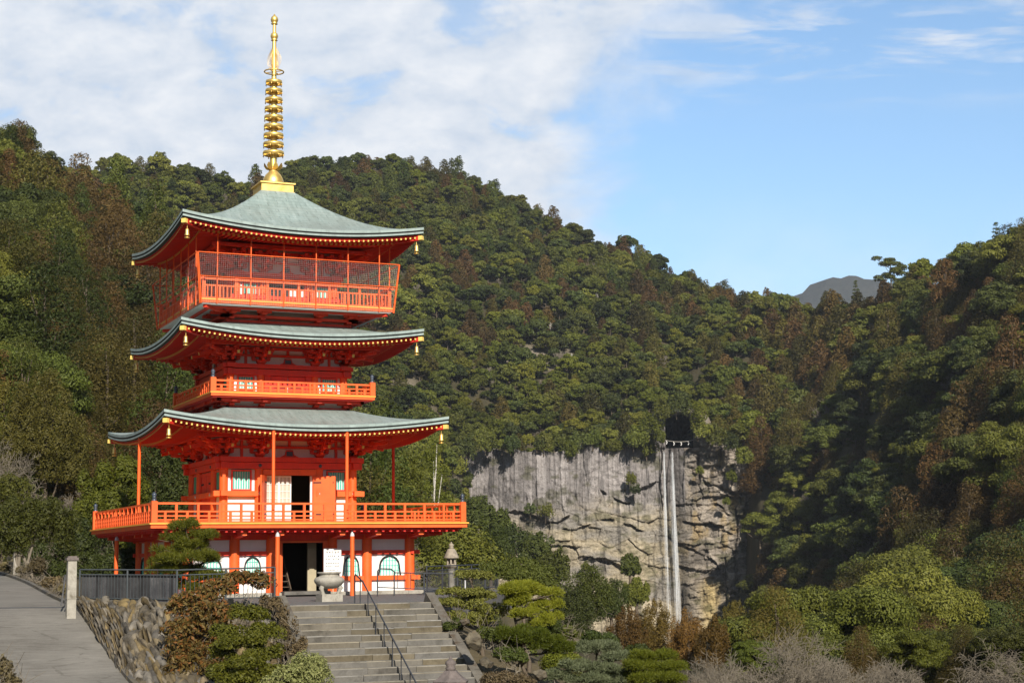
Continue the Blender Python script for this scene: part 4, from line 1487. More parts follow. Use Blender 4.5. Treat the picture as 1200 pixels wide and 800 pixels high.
# ---- second floor
H3, C3 = 2.42, [-2.42, -1.15, 1.15, 2.42]
mb = MB()
for a in SIDES:
    sd = Side(mb, a)
    sd.slab(-2.62, 2.62, 2.5, 2.62, 7.34, 7.50, 1)
    sd.slab(-2.45, 2.45, 2.35, 2.45, 7.40, 7.85, 0)
    for x in (-2.42, -1.15, 1.15, 2.42):
        sd.slab(x - 0.1, x + 0.1, 2.4, 2.8, 7.52, 7.60, 1)
        sd.slab(x - 0.1, x + 0.1, 2.4, 3.2, 7.65, 7.76, 1)
        sd.slab(x - 0.35, x + 0.35, 2.62, 2.74, 7.62, 7.74, 1)
    sd.slab(-3.1, 3.1, 2.95, 3.1, 7.66, 7.765, 1)
B2 = mb.build('balcony_base', [PLASTER, VERM_SHADE], PAG)
D2 = deck(3.46, 7.77, 7.98, PAG, 2.4, [(3.48, 7.93, 7.98, 0), (3.45, 7.82, 7.929, 1), (3.38, 7.77, 7.819, 2)])
railing(D2, 3.36, 7.98, 8.42, [(0.46, 0.07), (0.28, 0.05), (0.13, 0.05), (0.03, 0.06)], 0.34, corner_h=0.56)
mb = MB()
for a in SIDES:
    Side(mb, a).slab(-H3, H3, H3 - 0.12, H3 - 0.03, 7.98, 9.1, 0)
F2W = mb.build('wall', [PLASTER], PAG)
for a in SIDES:
    e = 0.003 if a % math.pi > 1 else 0
    for x in C3[:-1]:
        p = rotz((x, -H3, 0), a)
        column(F2W, p[0], p[1], 0.155, 7.98, 9.06)
    mb = MB()
    sd = Side(mb, a)
    sd.slab(-H3 - 0.36, H3 + 0.36, H3 - 0.20, H3 + 0.22, 9.08 + e, 9.25 + e, 0)
    sd.slab(-H3 - 0.30, H3 + 0.30, H3 - 0.08, H3 + 0.17, 8.80 + e, 9.04 + e, 0)
    sd.slab(-H3 - 0.30, H3 + 0.30, H3 - 0.08, H3 + 0.18, 7.985 + e, 8.12 + e, 0)
    mb.build('head_beam', [VERM_SHADE], F2W)
    for c in (-1.78, 1.78):
        slat_window(F2W, a, c - 0.30, c + 0.30, 8.22, 8.72, H3 + 0.02, 6)
    mb = MB()
    sd = Side(mb, a)
    for s in (-1, 1):
        sd.slab(min(0.02 * s, 0.72 * s), max(0.02 * s, 0.72 * s), H3 - 0.02, H3 + 0.05, 8.13, 8.78, 0)
        sd.slab(min(0.1 * s, 0.6 * s), max(0.1 * s, 0.6 * s), H3 + 0.05, H3 + 0.06, 8.3, 8.38, 1)
    sd.slab(-1.0, -0.74, H3 - 0.02, H3 + 0.08, 8.125, 8.8, 0)
    sd.slab(0.74, 1.0, H3 - 0.02, H3 + 0.08, 8.125, 8.8, 0)
    mb.build('plank_door', [VERM_SHADE, BLACK], F2W)
entablature(F2W, H3, C3, 9.25, 0.66, 0.34, U2)

# ---- third floor with its caged balcony
H4, C4 = 2.10, [-2.10, -1.0, 1.0, 2.10]
mb = MB()
for a in SIDES:
    sd = Side(mb, a)
    sd.slab(-2.68, 2.68, 2.52, 2.66, 10.86, 11.04, 1)
    sd.slab(-2.5, 2.5, 2.38, 2.48, 10.9, 11.5, 0)
    sd.slab(-2.9, 2.9, 2.48, 2.9, 11.12, 11.22, 1)
    for x in (-2.5, -1.2, 1.2, 2.5):
        sd.slab(x - 0.11, x + 0.11, 2.4, 3.3, 11.24, 11.36, 1)
        sd.slab(x - 0.10, x + 0.10, 2.4, 2.95, 11.05, 11.118, 1)
        sd.slab(x - 0.3, x + 0.3, 3.05, 3.17, 11.30, 11.395, 1)
    mb.bar(sd.P(-2.5, 2.5, 11.3), sd.P(-3.85, 3.85, 11.36), 0.16, 0.13, 1)
    sd.slab(-3.6, 3.6, 3.5, 3.62, 11.325, 11.405, 1)
B3 = mb.build('balcony_base', [PLASTER, VERM_SHADE], PAG)
D3 = deck(4.05, 11.42, 11.62, PAG, 2.1, [(4.07, 11.575, 11.63, 0), (4.04, 11.47, 11.574, 1), (3.98, 11.42, 11.469, 3)])
railing(D3, 3.92, 11.62, 12.45, [(0.83, 0.07), (0.56, 0.06), (0.05, 0.07)], 0.66, balus=(0.07, 0.55, 0.16, 0.05))
mb = MB()
for a in SIDES:
    Side(mb, a).slab(-H4, H4, H4 - 0.12, H4 - 0.03, 11.62, 13.0, 0)
F3W = mb.build('wall', [PLASTER], PAG)
for a in SIDES:
    e = 0.003 if a % math.pi > 1 else 0
    for x in C4[:-1]:
        p = rotz((x, -H4, 0), a)
        column(F3W, p[0], p[1], 0.14, 11.62, 12.92)
    mb = MB()
    sd = Side(mb, a)
    sd.slab(-H4 - 0.34, H4 + 0.34, H4 - 0.20, H4 + 0.22, 12.96 + e, 13.12 + e, 0)
    sd.slab(-H4 - 0.28, H4 + 0.28, H4 - 0.08, H4 + 0.16, 12.72 + e, 12.93 + e, 0)
    sd.slab(-H4 - 0.28, H4 + 0.28, H4 - 0.08, H4 + 0.17, 12.02 + e, 12.16 + e, 0)
    mb.build('head_beam', [VERM_SHADE], F3W)
    for c in (-1.55, 1.55):
        slat_window(F3W, a, c - 0.27, c + 0.27, 12.22, 12.66, H4 + 0.02, 6)
    mb = MB()
    sd = Side(mb, a)
    if a == 0:
        sd.slab(-0.76, 0.76, H4 - 0.02, H4 + 0.0, 11.7, 12.68, 1)
        for l0, l1 in ((0.1, 0.42), (0.44, 0.74)):
            sd.slab(l0, l1, H4 + 0.0, H4 + 0.03, 11.7, 12.5, 2)
    else:
        sd.slab(-0.76, 0.76, H4 - 0.02, H4 + 0.05, 11.7, 12.68, 0)
    sd.slab(-0.96, -0.78, H4 - 0.02, H4 + 0.08, 11.64, 12.7, 0)
    sd.slab(0.78, 0.96, H4 - 0.02, H4 + 0.08, 11.64, 12.7, 0)
    mb.build('plank_door', [VERM_SHADE, BLACK, WHITE], F3W)
entablature(F3W, H4, C4, 13.12, 0.86, 0.36, U3)
# wire cage: frame poles up to the eave and fine netting between them
for a in SIDES:
    mb = MB()
    sd = Side(mb, a)
    for k in range(6):
        l = -3.42 + 6.84 * k / 5
        mb.tube([sd.P(l, 4.11, 11.42), sd.P(l, 4.13, 14.26)], 0.028, 6)
    mb.tube([sd.P(-4.04, 4.09, 11.42), sd.P(-4.24, 4.28, 13.44)], 0.025, 6)
    mb.tube([sd.P(4.04, 4.09, 11.42), sd.P(4.24, 4.28, 13.44)], 0.025, 6)
    mb.tube([sd.P(-4.24, 4.28, 13.44), sd.P(4.24, 4.28, 13.44)], 0.022, 6)
    mb.tube([sd.P(-4.15, 4.19, 12.5), sd.P(4.15, 4.19, 12.5)], 0.02, 6)
    fr = mb.build('cage_frame', [VERM_LIT], D3)
    mb = MB()
    nv_, nh_ = (110, 26) if a == 0 else (30, 10)
    for k in range(1, nv_):
        t = k / nv_
        l = -4.04 + 8.08 * t
        l2 = -4.24 + 8.48 * t
        mb.bar(sd.P(l, 4.085, 11.42), sd.P(l2, 4.275, 13.44), 0.0026, 0.0026)
    for k in range(1, nh_):
        t = k / nh_
        q = 4.04 + 0.2 * t
        mb.bar(sd.P(-q, 4.085 + 0.19 * t, 11.42 + 2.02 * t), sd.P(q, 4.085 + 0.19 * t, 11.42 + 2.02 * t), 0.0026, 0.0026)
    mb.build('wire_netting', [paint("pink_grey_wire", (0.72, 0.55, 0.52), 0.5, 0.1)], fr)

# ---- slim steel props that carry the big eave and the deck
for (x, y) in ((-1.5, -5.68), (1.5, -5.68), (-5.68, -0.55), (5.68, 0.45), (-1.5, 5.68), (1.5, 5.68)):
    column(PAG, x, y, 0.065, 2.69, 6.42, VERM_LIT if y < 0 else VERM_SHADE, 'eave_prop')  # right and back props take the shaded red, for the roof's shade
for (x, y) in ((-1.42, -6.05), (1.6, -6.05), (-6.05, 2.0), (6.05, 2.0), (-1.5, 6.05), (1.5, 6.05)):
    pr = column(PAG, x, y, 0.085, -0.16, 2.16, VERM_LIT, 'deck_prop')
    mb = MB()
    mb.lathe([(0.085, 0), (0.088, 0.03), (0.07, 0.10), (0.03, 0.18), (0.03, 0.26)], (x, y, 2.16), 12)
    mb.build('prop_cap', [CAPGREY], pr)

# ---- spire
mb = MB()
mb.box((0, 0, 17.16), (1.42, 1.42, 0.34), 0)
mb.box((0, 0, 17.36), (1.56, 1.56, 0.06), 0)
mb.box((0, 0, 16.97), (1.5, 1.5, 0.05), 0)
SP = mb.build('spire', [GOLD], PAG)
mb = MB()
mb.lathe([(0.44, 17.39), (0.46, 17.5), (0.43, 17.68), (0.34, 17.86), (0.22, 17.98), (0.18, 18.05), (0.18, 18.12)], (0, 0, 0), 24)
mb.build('inverted_bowl', [GOLD], SP)
mb = MB()
for k in range(8):
    a = 2 * math.pi * k / 8
    pts = [(0.16, 18.06, 0.02), (0.30, 18.12, 0.11), (0.39, 18.24, 0.10), (0.42, 18.36, 0.015)]
    P = []
    for r, z, hw in pts:
        for s in (-1, 1):
            P.append((r * math.cos(a) - s * hw * math.sin(a), r * math.sin(a) + s * hw * math.cos(a), z))
    Q = [(p[0] * 0.93, p[1] * 0.93, p[2] + 0.015) for p in P]
    mb.add(P, [(0, 1, 3, 2), (2, 3, 5, 4), (4, 5, 7, 6)], 0, True)
    mb.add(Q, [(0, 1, 3, 2), (2, 3, 5, 4), (4, 5, 7, 6)], 0, True)
mb.lathe([(0.2, 18.08), (0.24, 18.13), (0.17, 18.2)], (0, 0, 0), 20)
mb.build('lotus_collar', [GOLD], SP)
mb = MB()
mb.tube([(0, 0, 18.1), (0, 0, 18.6), (0, 0, 21.0), (0, 0, 24.0), (0, 0, 25.0)], [0.165, 0.15, 0.125, 0.085, 0.06], 16)
mb.build('spire_pole', [GOLD], SP)
for i in range(9):
    z = 18.83 + (22.02 - 18.83) * i / 8
    r = 0.455 - 0.10 * i / 8
    mb = MB()
    mb.lathe([(r * 0.94, -0.085), (r, -0.08), (r * 1.02, 0.0), (r, 0.07), (r * 0.94, 0.075), (r * 0.90, 0.0), (r * 0.94, -0.085)], (0, 0, z), 28, 0, True, False)
    mb.lathe([(0.17, -0.08), (0.20, -0.06), (0.20, 0.06), (0.17, 0.08)], (0, 0, z), 16)
    for k in range(8):
        a = 2 * math.pi * k / 8
        mb.bar((0.15 * math.cos(a), 0.15 * math.sin(a), z), (r * 0.95 * math.cos(a), r * 0.95 * math.sin(a), z), 0.05, 0.05)
        a2 = a + 0.2
        mb.lathe([(0.01, -0.07), (0.022, -0.09), (0.025, -0.15), (0.01, -0.16)], (r * math.cos(a2), r * math.sin(a2), z), 6)
    mb.build('spire_ring', [GOLD], SP)
mb = MB()
for k in range(24):
    a0, a1 = 2 * math.pi * k / 24, 2 * math.pi * (k + 1) / 24
    mb.tube([(0.42 * math.cos(a0), 0.42 * math.sin(a0), 22.50), (0.42 * math.cos(a1), 0.42 * math.sin(a1), 22.50)], 0.03, 6)
for k in range(4):
    a = math.pi / 4 + math.pi / 2 * k
    mb.tube([(0, 0, 22.5), (0.42 * math.cos(a), 0.42 * math.sin(a), 22.5)], 0.02, 6)
mb.build('canopy_ring', [GOLD], SP)
# openwork water flame: four wings of curling strands
mb = MB()
for k in range(4):
    a = math.pi / 4 + math.pi / 2 * k
    ca, sa = math.cos(a), math.sin(a)
    for j in range(5):
        f = 0.3 + 0.7 * j / 4
        pts = []
        for i in range(9):
            t = i / 8
            r = 0.05 + f * 0.28 * math.sin(math.pi * min(1, 0.12 + t * 0.9)) ** 0.8 + 0.018 * math.sin(9 * t + j)
            pts.append((r * ca, r * sa, 22.56 + 1.1 * t * (0.8 + 0.2 * f) + 0.05 * (1 - f)))
        mb.tube(pts, 0.006, 4)
    for i in range(9):
        z = 22.66 + 0.11 * i
        r = 0.30 * math.sin(math.pi * (0.14 + 0.8 * i / 9)) ** 0.8
        mb.tube([(0.06 * ca, 0.06 * sa, z), (r * 0.6 * ca, r * 0.6 * sa, z + 0.05), (r * ca, r * sa, z - 0.02)], 0.006, 4)
mb.build('water_flame', [GOLD], SP)
for z, r in ((24.12, 0.17), (24.87, 0.17)):
    mb = MB()
    mb.lathe([(0.07, -0.24), (0.15, -0.2), (0.11, -0.16), (r * 0.8, -0.11), (r, 0), (r * 0.8, 0.11), (r * 0.4, 0.165), (0.02, 0.25)], (0, 0, z), 20)
    mb.build('orb', [GOLD], SP)
# ------------------------------------------------------------------ terrace, stairs, wall, road and furniture
def poly_slab(name, pts, z0, z1, mat, label=None, kind=None, cat=None):
    mb = MB()
    n = len(pts)
    mb.add([(p[0], p[1], z0) for p in pts] + [(p[0], p[1], z1) for p in pts],
           [tuple(range(n, 2 * n)), tuple(range(n))[::-1]] + [(i, (i + 1) % n, n + (i + 1) % n, n + i) for i in range(n)])
    return tag(mb.build(name, [mat]), label, cat, None, kind)


ZT = -0.15
FA, FB, FC_ = at(93, 703, 57.0), at(207, 705, 54.0), at(322, 702, 53.2)     # foot of the front fence
WL, WM = at(86, 704, 57.2), at(210, 707, 53.0)
ST_L, ST_R, ST_Y = -4.32, 0.40, -17.33
poly_slab('paved_terrace', [(WL[0] + 0.25, WL[1] + 0.3), (WM[0], WM[1] + 0.3), (ST_L - 0.3, ST_Y + 0.4), (ST_L - 0.3, ST_Y + 0.02), (ST_R + 0.3, ST_Y + 0.02), (ST_R + 0.4, ST_Y + 0.6), (6.5, -8.5), (10.5, -1.5), (10.5, 13), (-12, 13), (-13.5, -2)],
          -0.9, ZT, PAVING, 'dark gravel paved terrace round the foot of the pagoda', 'structure')

# stone staircase
stair = thing('stone_staircase', ((ST_L + ST_R) / 2, ST_Y, ZT), 'broad flight of worn stone steps with sloping side kerbs leading up to the pagoda', 'stairs')
loc0 = Vector(stair.location)
RISE, RUN, NST = 0.1805, 0.300, 20
mb = MB()
rng = random.Random(3)
for k in range(NST):
    zt = -RISE * k
    y0 = -RUN * k
    hw = (ST_R - ST_L) / 2
    x = -hw
    while x < hw - 0.01:
        L = rng.uniform(1.1, 1.9)
        x1 = min(hw, x + L)
        if hw - x1 < 0.5:
            x1 = hw
        dz = rng.uniform(-0.008, 0.008)
        xa, xb = x + 0.004, x1 - 0.004
        yf, yb = y0 - RUN - 0.02 + rng.uniform(-0.012, 0.012), y0 + 0.02
        b = 0.022
        zt2 = zt + dz
        P = [(xa, yf + b, zt2), (xb, yf + b, zt2), (xb, yb, zt2), (xa, yb, zt2),
             (xa, yf, zt2 - b), (xb, yf, zt2 - b), (xa, yf + 0.01, zt2 - RISE - 0.02), (xb, yf + 0.01, zt2 - RISE - 0.02)]
        mb.add(P, [(0, 1, 2, 3)], 1)
        mb.add(P, [(4, 5, 1, 0)], 1)
        mb.add(P, [(6, 7, 5, 4)], 0)
        x = x1
mb.build('step_flight', [CONCRETE, STEPEDGE], stair)
for s in (-1, 1):
    mb = MB()
    x0 = s * ((ST_R - ST_L) / 2 + 0.15)
    n = 12
    for k in range(n):
        t0, t1 = k / n, (k + 1) / n
        L = RUN * NST
        a = (x0, 0.35 - L * t0, 0.10 - (RISE / RUN) * (L * t0 - 0.35) - 0.17)
        b = (x0, 0.35 - L * t1 + 0.012, 0.10 - (RISE / RUN) * (L * t1 - 0.362) - 0.17)
        w_ = 0.30 + 0.01 * ((k * 7) % 3)
        mb.bar((a[0], a[1], a[2] - 0.1), (b[0], b[1], b[2] - 0.1), w_, 0.62)
    mb.build('side_kerb', [PARAPET], stair)

# middle handrail on the stairs
hr = thing('stair_handrail', (-1.95, -16.9, ZT), 'thin black iron handrail running down the middle of the stone steps', 'handrail')
HX = -1.95


def hz(y):
    return ZT + (0 if y > ST_Y else -(RISE / RUN) * (ST_Y - y))


mb = MB()
base = Vector(hr.location)
yt = -16.95
pts = [(0, 0.0, 0.0), (0, 0.0, 0.86), (0, -0.08, 0.92)]
for k in range(1, 9):
    y = yt + 0.0 - 0.74 * k
    pts.append((0, y - base.y, hz(y) + 0.92 - base.z))
mb.tube(pts, 0.024, 8)
mb.build('rail', [IRON], hr)
for k in range(8):
    y = yt - 0.5 - 0.75 * k
    mb = MB()
    mb.tube([(0, y - base.y, hz(y) - 0.2 - base.z), (0, y - base.y, hz(y) + 0.92 - base.z)], 0.017, 6)
    mb.build('post', [IRON], hr)


def iron_fence(name, pts, label, h=1.02, pitch=0.14, mat=GREYRAIL, boards=None, post_every=1.9, rails=(1.02, 0.86, 0.08), bal_to=0.86):
    """post-and-rail fence with upright bars; boards = list of (t0, t1) stretches backed by planks"""
    p0 = Vector(pts[0])
    f = thing(name, p0, label, 'fence')
    segs = [(Vector(pts[i]) - p0, Vector(pts[i + 1]) - p0) for i in range(len(pts) - 1)]
    for r in rails:
        mb = MB()
        for a, b in segs:
            mb.tube([a + Vector((0, 0, r)), b + Vector((0, 0, r))], 0.028 if r == rails[0] else 0.022, 6)
        mb.build('rail', [mat], f)
    mb = MB()
    for a, b in segs:
        L = (b - a).length
        n = int(L / pitch)
        for k in range(1, n):
            q = a + (b - a) * k / n
            mb.tube([q + Vector((0, 0, rails[-1])), q + Vector((0, 0, bal_to))], 0.010, 5)
    mb.build('upright_bars', [mat], f)
    for i, (a, b) in enumerate(segs):
        L = (b - a).length
        n = max(1, round(L / post_every))
        for k in range(n + (1 if i == len(segs) - 1 else 0)):
            q = a + (b - a) * k / n
            mb = MB()
            mb.tube([q + Vector((0, 0, -0.1)), q + Vector((0, 0, h))], 0.033, 8)
            mb.build('post', [mat], f)
    if boards:
        rb = random.Random(8)
        for (i, t0, t1) in boards:
            a, b = segs[i]
            d = (b - a)
            nrm = Vector((-d.y, d.x, 0)).normalized()
            if nrm.y < 0:
                nrm = -nrm
            L = d.length * (t1 - t0)
            n = int(L / 0.16)
            mb = MB()
            for k in range(n):
                q = a + d * (t0 + (t1 - t0) * (k + 0.5) / n) + nrm * 0.07
                e = d.normalized() * (L / n * 0.47)
                hh = 0.86 + rb.uniform(-0.015, 0.01)
                th = nrm * 0.02
                P = [q - e, q + e, q + e + th, q - e + th]
                P = [p + Vector((0, 0, 0.03)) for p in P] + [p + Vector((0, 0, hh)) for p in P]
                mb.add(P, [(0, 1, 5, 4), (1, 2, 6, 5), (2, 3, 7, 6), (3, 0, 4, 7), (4, 5, 6, 7)])
            mb.build('board_panel', [BOARD], f)
    return f


iron_fence('terrace_fence', [FA, FB, FC_], 'grey iron fence backed by weathered boards on top of the stone wall', boards=[(0, 0.0, 0.985)])
# fence on the right edge of the terrace
fr0, fr1 = on_y(489, 696, -9.3), at(600, 690, 72.0)
iron_fence('terrace_fence', [(4.2, -7.4, -0.13), (10.2, -0.6, -0.10), (12.5, 5.0, -0.1)], 'dark iron fence beside the tall stone lantern right of the pagoda', mat=IRON, h=1.08, rails=(1.08, 0.92, 0.08), bal_to=0.92, pitch=0.12)
# low sloping railing by the ground-floor windows
rl = thing('bent_iron_railing', (2.1, -7.6, -0.15), 'low bent iron railing with bars in front of the ground floor arched windows', 'railing')
mb = MB()
mb.tube([(0, 0, 0.0), (0, 0, 0.95), (0.08, 0, 1.04), (0.55, 0, 1.02), (0.68, 0, 0.92), (0.68, 0, 0.0)], 0.028, 8)
mb.tube([(0.68, 0, 0.88), (3.6, -0.1, 0.80)], 0.024, 6)
mb.tube([(0.0, 0, 0.34), (3.6, -0.1, 0.12)], 0.022, 6)
mb.build('rail_frame', [IRON], rl)
mb = MB()
for k in range(11):
    x = 0.68 + 2.9 * (k + 0.5) / 11
    t = x / 3.6
    mb.tube([(x, -0.1 * t, 0.33 - 0.21 * t), (x, -0.1 * t, 0.88 - 0.08 * t)], 0.012, 5)
mb.build('upright_bars', [IRON], rl)
for k, x in enumerate((1.9, 3.6)):
    mb = MB()
    mb.tube([(x, -0.1 * x / 3.6, 0), (x, -0.1 * x / 3.6, 0.85)], 0.03, 6)
    mb.build('post', [IRON if k == 0 else CAPGREY], rl)

# incense burner: wide stone bowl on three legs over a square block
bp = (-1.80, -13.75, ZT)
ib = thing('incense_burner', bp, 'wide round stone incense burner on three curved legs and a square block', 'incense burner')
mb = MB()
mb.box((0, 0, 0.125), (0.72, 0.72, 0.25), 0, None, 1.02)
mb.build('pedestal', [PALESTONE], ib)
mb = MB()
mb.lathe([(0.05, 0.42), (0.22, 0.43), (0.40, 0.52), (0.50, 0.64), (0.52, 0.72), (0.47, 0.80), (0.36, 0.84), (0.33, 0.86), (0.33, 0.92), (0.40, 0.945), (0.41, 0.985), (0.36, 0.99), (0.33, 0.93), (0.2, 0.88), (0.02, 0.87)], (0, 0, 0), 28)
mb.build('bowl', [PALESTONE], ib)
for k in range(3):
    a = math.radians(-90 + 60 + 120 * k)
    c, s = math.cos(a), math.sin(a)
    mb = MB()
    mb.tube([(0.30 * c, 0.30 * s, 0.56), (0.40 * c, 0.40 * s, 0.44), (0.33 * c, 0.33 * s, 0.33), (0.31 * c, 0.31 * s, 0.24)], [0.09, 0.085, 0.055, 0.085], 10)
    mb.build('leg', [PALESTONE], ib)

# white notice board on a stand behind the burner
nb = thing('notice_board', (1.14, -4.95, ZT), 'white notice board with dark rows of writing beside the pagoda doorway', 'notice board')
mb = MB()
mb.box((0, 0, 1.36), (0.72, 0.05, 0.98), 0)
mb.build('board', [WHITE], nb)
for x in (-0.28, 0.28):
    mb = MB()
    mb.box((x, 0.03, 0.45), (0.05, 0.05, 0.9), 0)
    mb.build('leg', [DARKIN], nb)
mb = MB()
rg = random.Random(5)
for r, (z, hh, cells) in enumerate([(1.70, 0.085, 5), (1.55, 0.06, 7), (1.43, 0.06, 6), (1.26, 0.05, 8), (1.16, 0.05, 8), (1.0, 0.035, 10)]):
    w_ = 0.58 / cells
    for c in range(cells):
        if rg.random() < 0.12:
            continue
        cx = -0.29 + w_ * (c + 0.5)
        for q in range(4):
            if q % 2:
                mb.box((cx + rg.uniform(-0.2, 0.2) * w_, -0.028, z), (0.010, 0.004, hh * rg.uniform(0.6, 1)), 0)
            else:
                mb.box((cx, -0.029, z + rg.uniform(-0.4, 0.4) * hh), (w_ * rg.uniform(0.5, 0.8), 0.004, 0.010), 0)
mb.build('writing', [INK], nb)
# small lime coloured notice on a stand in the doorway
lb = thing('small_notice', (0.62, -6.2, ZT), 'small lime green notice on a wooden stand in front of the dark doorway', 'notice')
mb = MB()
mb.box((0, 0, 0.50), (0.36, 0.03, 0.40), 0)
mb.build('notice_panel', [LIME], lb)
mb = MB()
mb.box((0, -0.004, 0.735), (0.36, 0.03, 0.07), 0)
mb.build('notice_heading', [CREAM], lb)
for x in (-0.15, 0.15):
    mb = MB()
    mb.box((x, 0.02, 0.36), (0.035, 0.03, 0.78), 0)
    mb.build('leg', [CREAM], lb)


def lantern(loc, label, k=1.0, cap=LANTERN, body=LANTERN, shaft=PALESTONE, ziggy=False):
    t = thing('stone_lantern', loc, label, 'stone lantern')
    mb = MB()
    mb.lathe([(0.40 * k, 0), (0.40 * k, 0.10 * k), (0.30 * k, 0.16 * k), (0.26 * k, 0.24 * k)], (0, 0, 0), 6, 0, False)
    mb.build('base', [shaft], t)
    mb = MB()
    mb.lathe([(0.17 * k, 0.24 * k), (0.155 * k, 0.6 * k), (0.18 * k, 0.66 * k), (0.155 * k, 0.72 * k), (0.17 * k, 1.10 * k)], (0, 0, 0), 14)
    mb.build('shaft', [shaft], t)
    mb = MB()
    mb.lathe([(0.18 * k, 1.10 * k), (0.32 * k, 1.20 * k), (0.33 * k, 1.27 * k), (0.20 * k, 1.28 * k)], (0, 0, 0), 6, 0, False)
    mb.build('platform', [body], t)
    mb = MB()
    for i in range(6):
        a = math.pi / 3 * i
        mb.box((0.20 * k * math.cos(a), 0.20 * k * math.sin(a), 1.43 * k), (0.075 * k, 0.075 * k, 0.30 * k))
    mb.lathe([(0.22 * k, 1.28 * k), (0.225 * k, 1.33 * k), (0.1 * k, 1.335 * k)], (0, 0, 0), 6, 0, False)
    mb.lathe([(0.1 * k, 1.53 * k), (0.225 * k, 1.535 * k), (0.225 * k, 1.58 * k)], (0, 0, 0), 6, 0, False)
    mb.lathe([(0.13 * k, 1.33 * k), (0.13 * k, 1.54 * k)], (0, 0, 0), 6, 1, False)
    mb.build('fire_box', [body, DARKIN], t)
    mb = MB()
    if ziggy:
        mb.lathe([(0.20 * k, 1.58 * k), (0.43 * k, 1.60 * k), (0.45 * k, 1.66 * k), (0.33 * k, 1.73 * k), (0.22 * k, 1.83 * k), (0.15 * k, 1.90 * k)], (0, 0, 0), 6, 0, False)
    else:
        mb.lathe([(0.20 * k, 1.58 * k), (0.37 * k, 1.60 * k), (0.37 * k, 1.65 * k), (0.30 * k, 1.80 * k), (0.22 * k, 1.97 * k), (0.18 * k, 2.04 * k), (0.06 * k, 2.08 * k)], (0, 0, 0), 12)
    rf = mb.build('lantern_roof', [cap], t)
    z = (1.90 if ziggy else 2.07) * k
    mb = MB()
    mb.lathe([(0.10 * k, 0), (0.13 * k, 0.05 * k), (0.09 * k, 0.08 * k), (0.13 * k, 0.14 * k), (0.12 * k, 0.20 * k), (0.05 * k, 0.25 * k), (0.012, 0.33 * k)], (0, 0, z), 12)
    mb.build('jewel', [cap], rf)
    return t


lp = on_y(527, 692, -2.2)
lantern((7.3, -2.3, ZT), 'tall pale stone lantern behind the dark fence right of the pagoda', 0.88)
fl = at(528, 768, 38.5)
lantern((fl[0], fl[1], fl[2] - 2.23), 'dark capped stone lantern at the foot of the stone steps', 1.0, LANTERND, LANTERND, PALESTONE, True)

# stone posts by the road
pp = at(83, 710, 55.5)
sp_ = thing('stone_post', pp, 'tall square stone post with a flat cap where the road meets the fence', 'stone post')
mb = MB()
mb.box((0, 0, 0.49), (0.28, 0.28, 2.0), 0, None, 1.05)
mb.box((0, 0, 0.25), (0.315, 0.315, 0.02), 0)
mb.build('shaft', [PALESTONE], sp_)
mb = MB()
mb.box((0, 0, 1.53), (0.38, 0.38, 0.09), 0)
mb.box((0, 0, 1.60), (0.28, 0.28, 0.05), 0)
mb.build('cap', [LANTERND], sp_)
ps = at(19, 667, 80.0)
mb = MB()
mb.box((0, 0, 0.30), (0.26, 0.22, 1.1), 0, None, 1.06)
mb.box((0, 0, 0.87), (0.22, 0.18, 0.04), 0)
sp2 = mb.build('stone_post', [PALESTONE], None, tuple(ps))
tag(sp2, 'small pale stone marker post among dry shrubs at the road edge', 'stone post')
bd = at(76.5, 709, 55.9)
mb = MB()
mb.bar((0, 0, 0), (0.12, 0.1, 1.02), 0.07, 0.06)
mb.bar((-0.12, 0.05, 0), (0.0, 0.15, 1.0), 0.05, 0.05)
tag(mb.build('leaning_board', [BOARD], None, tuple(bd)), 'thin dark boards leaning against the tall stone post', 'board')

# ---- road: concrete ramp climbing to the left of the wall
ROADR = [at(290, 800, 33.0), at(205, 800, 42.5), at(150, 800, 48.5), at(120, 757, 52.5), at(90, 713, 56.5), at(77, 707.5, 58.5), at(60, 700, 63.0), at(30, 683, 73.0), at(0, 672, 85.0), at(-70, 664, 112.0)]
ROADR[0][2] = -3.1
ROADR[1][2] = -2.75


def road_mesh():
    nl = 14
    dense = []
    for i in range(len(ROADR) - 1):
        for k in range(6):
            t = k / 6
            dense.append(ROADR[i] * (1 - t) + ROADR[i + 1] * t)
    dense.append(ROADR[-1])
    dense = np.array(dense)
    for _ in range(3):
        dense[1:-1] = (dense[:-2] + dense[1:-1] * 2 + dense[2:]) / 4
    V = []
    for i, p in enumerate(dense):
        t = dense[min(i + 1, len(dense) - 1)] - dense[max(i - 1, 0)]
        # cross direction: level, to the left of travel
        n = np.array([-t[1], t[0], 0.0])
        n /= np.linalg.norm(n)
        for k in range(nl + 1):
            q = p + n * (10.0 * k / nl)
            V.append((q[0], q[1], q[2] + 0.05 * math.sin(k / nl * math.pi)))
    return np.array(V), len(dense), nl + 1, dense


RV, rn, rl_, RD = road_mesh()
idx = np.arange(rn * rl_).reshape(rn, rl_)
F = np.stack([idx[:-1, :-1], idx[1:, :-1], idx[1:, 1:], idx[:-1, 1:]], -1).reshape(-1, 4)
tag(link('road', np_mesh('road', RV, F, [ROAD], smooth=True)), 'brushed grey concrete road climbing past the stone wall', kind='structure')
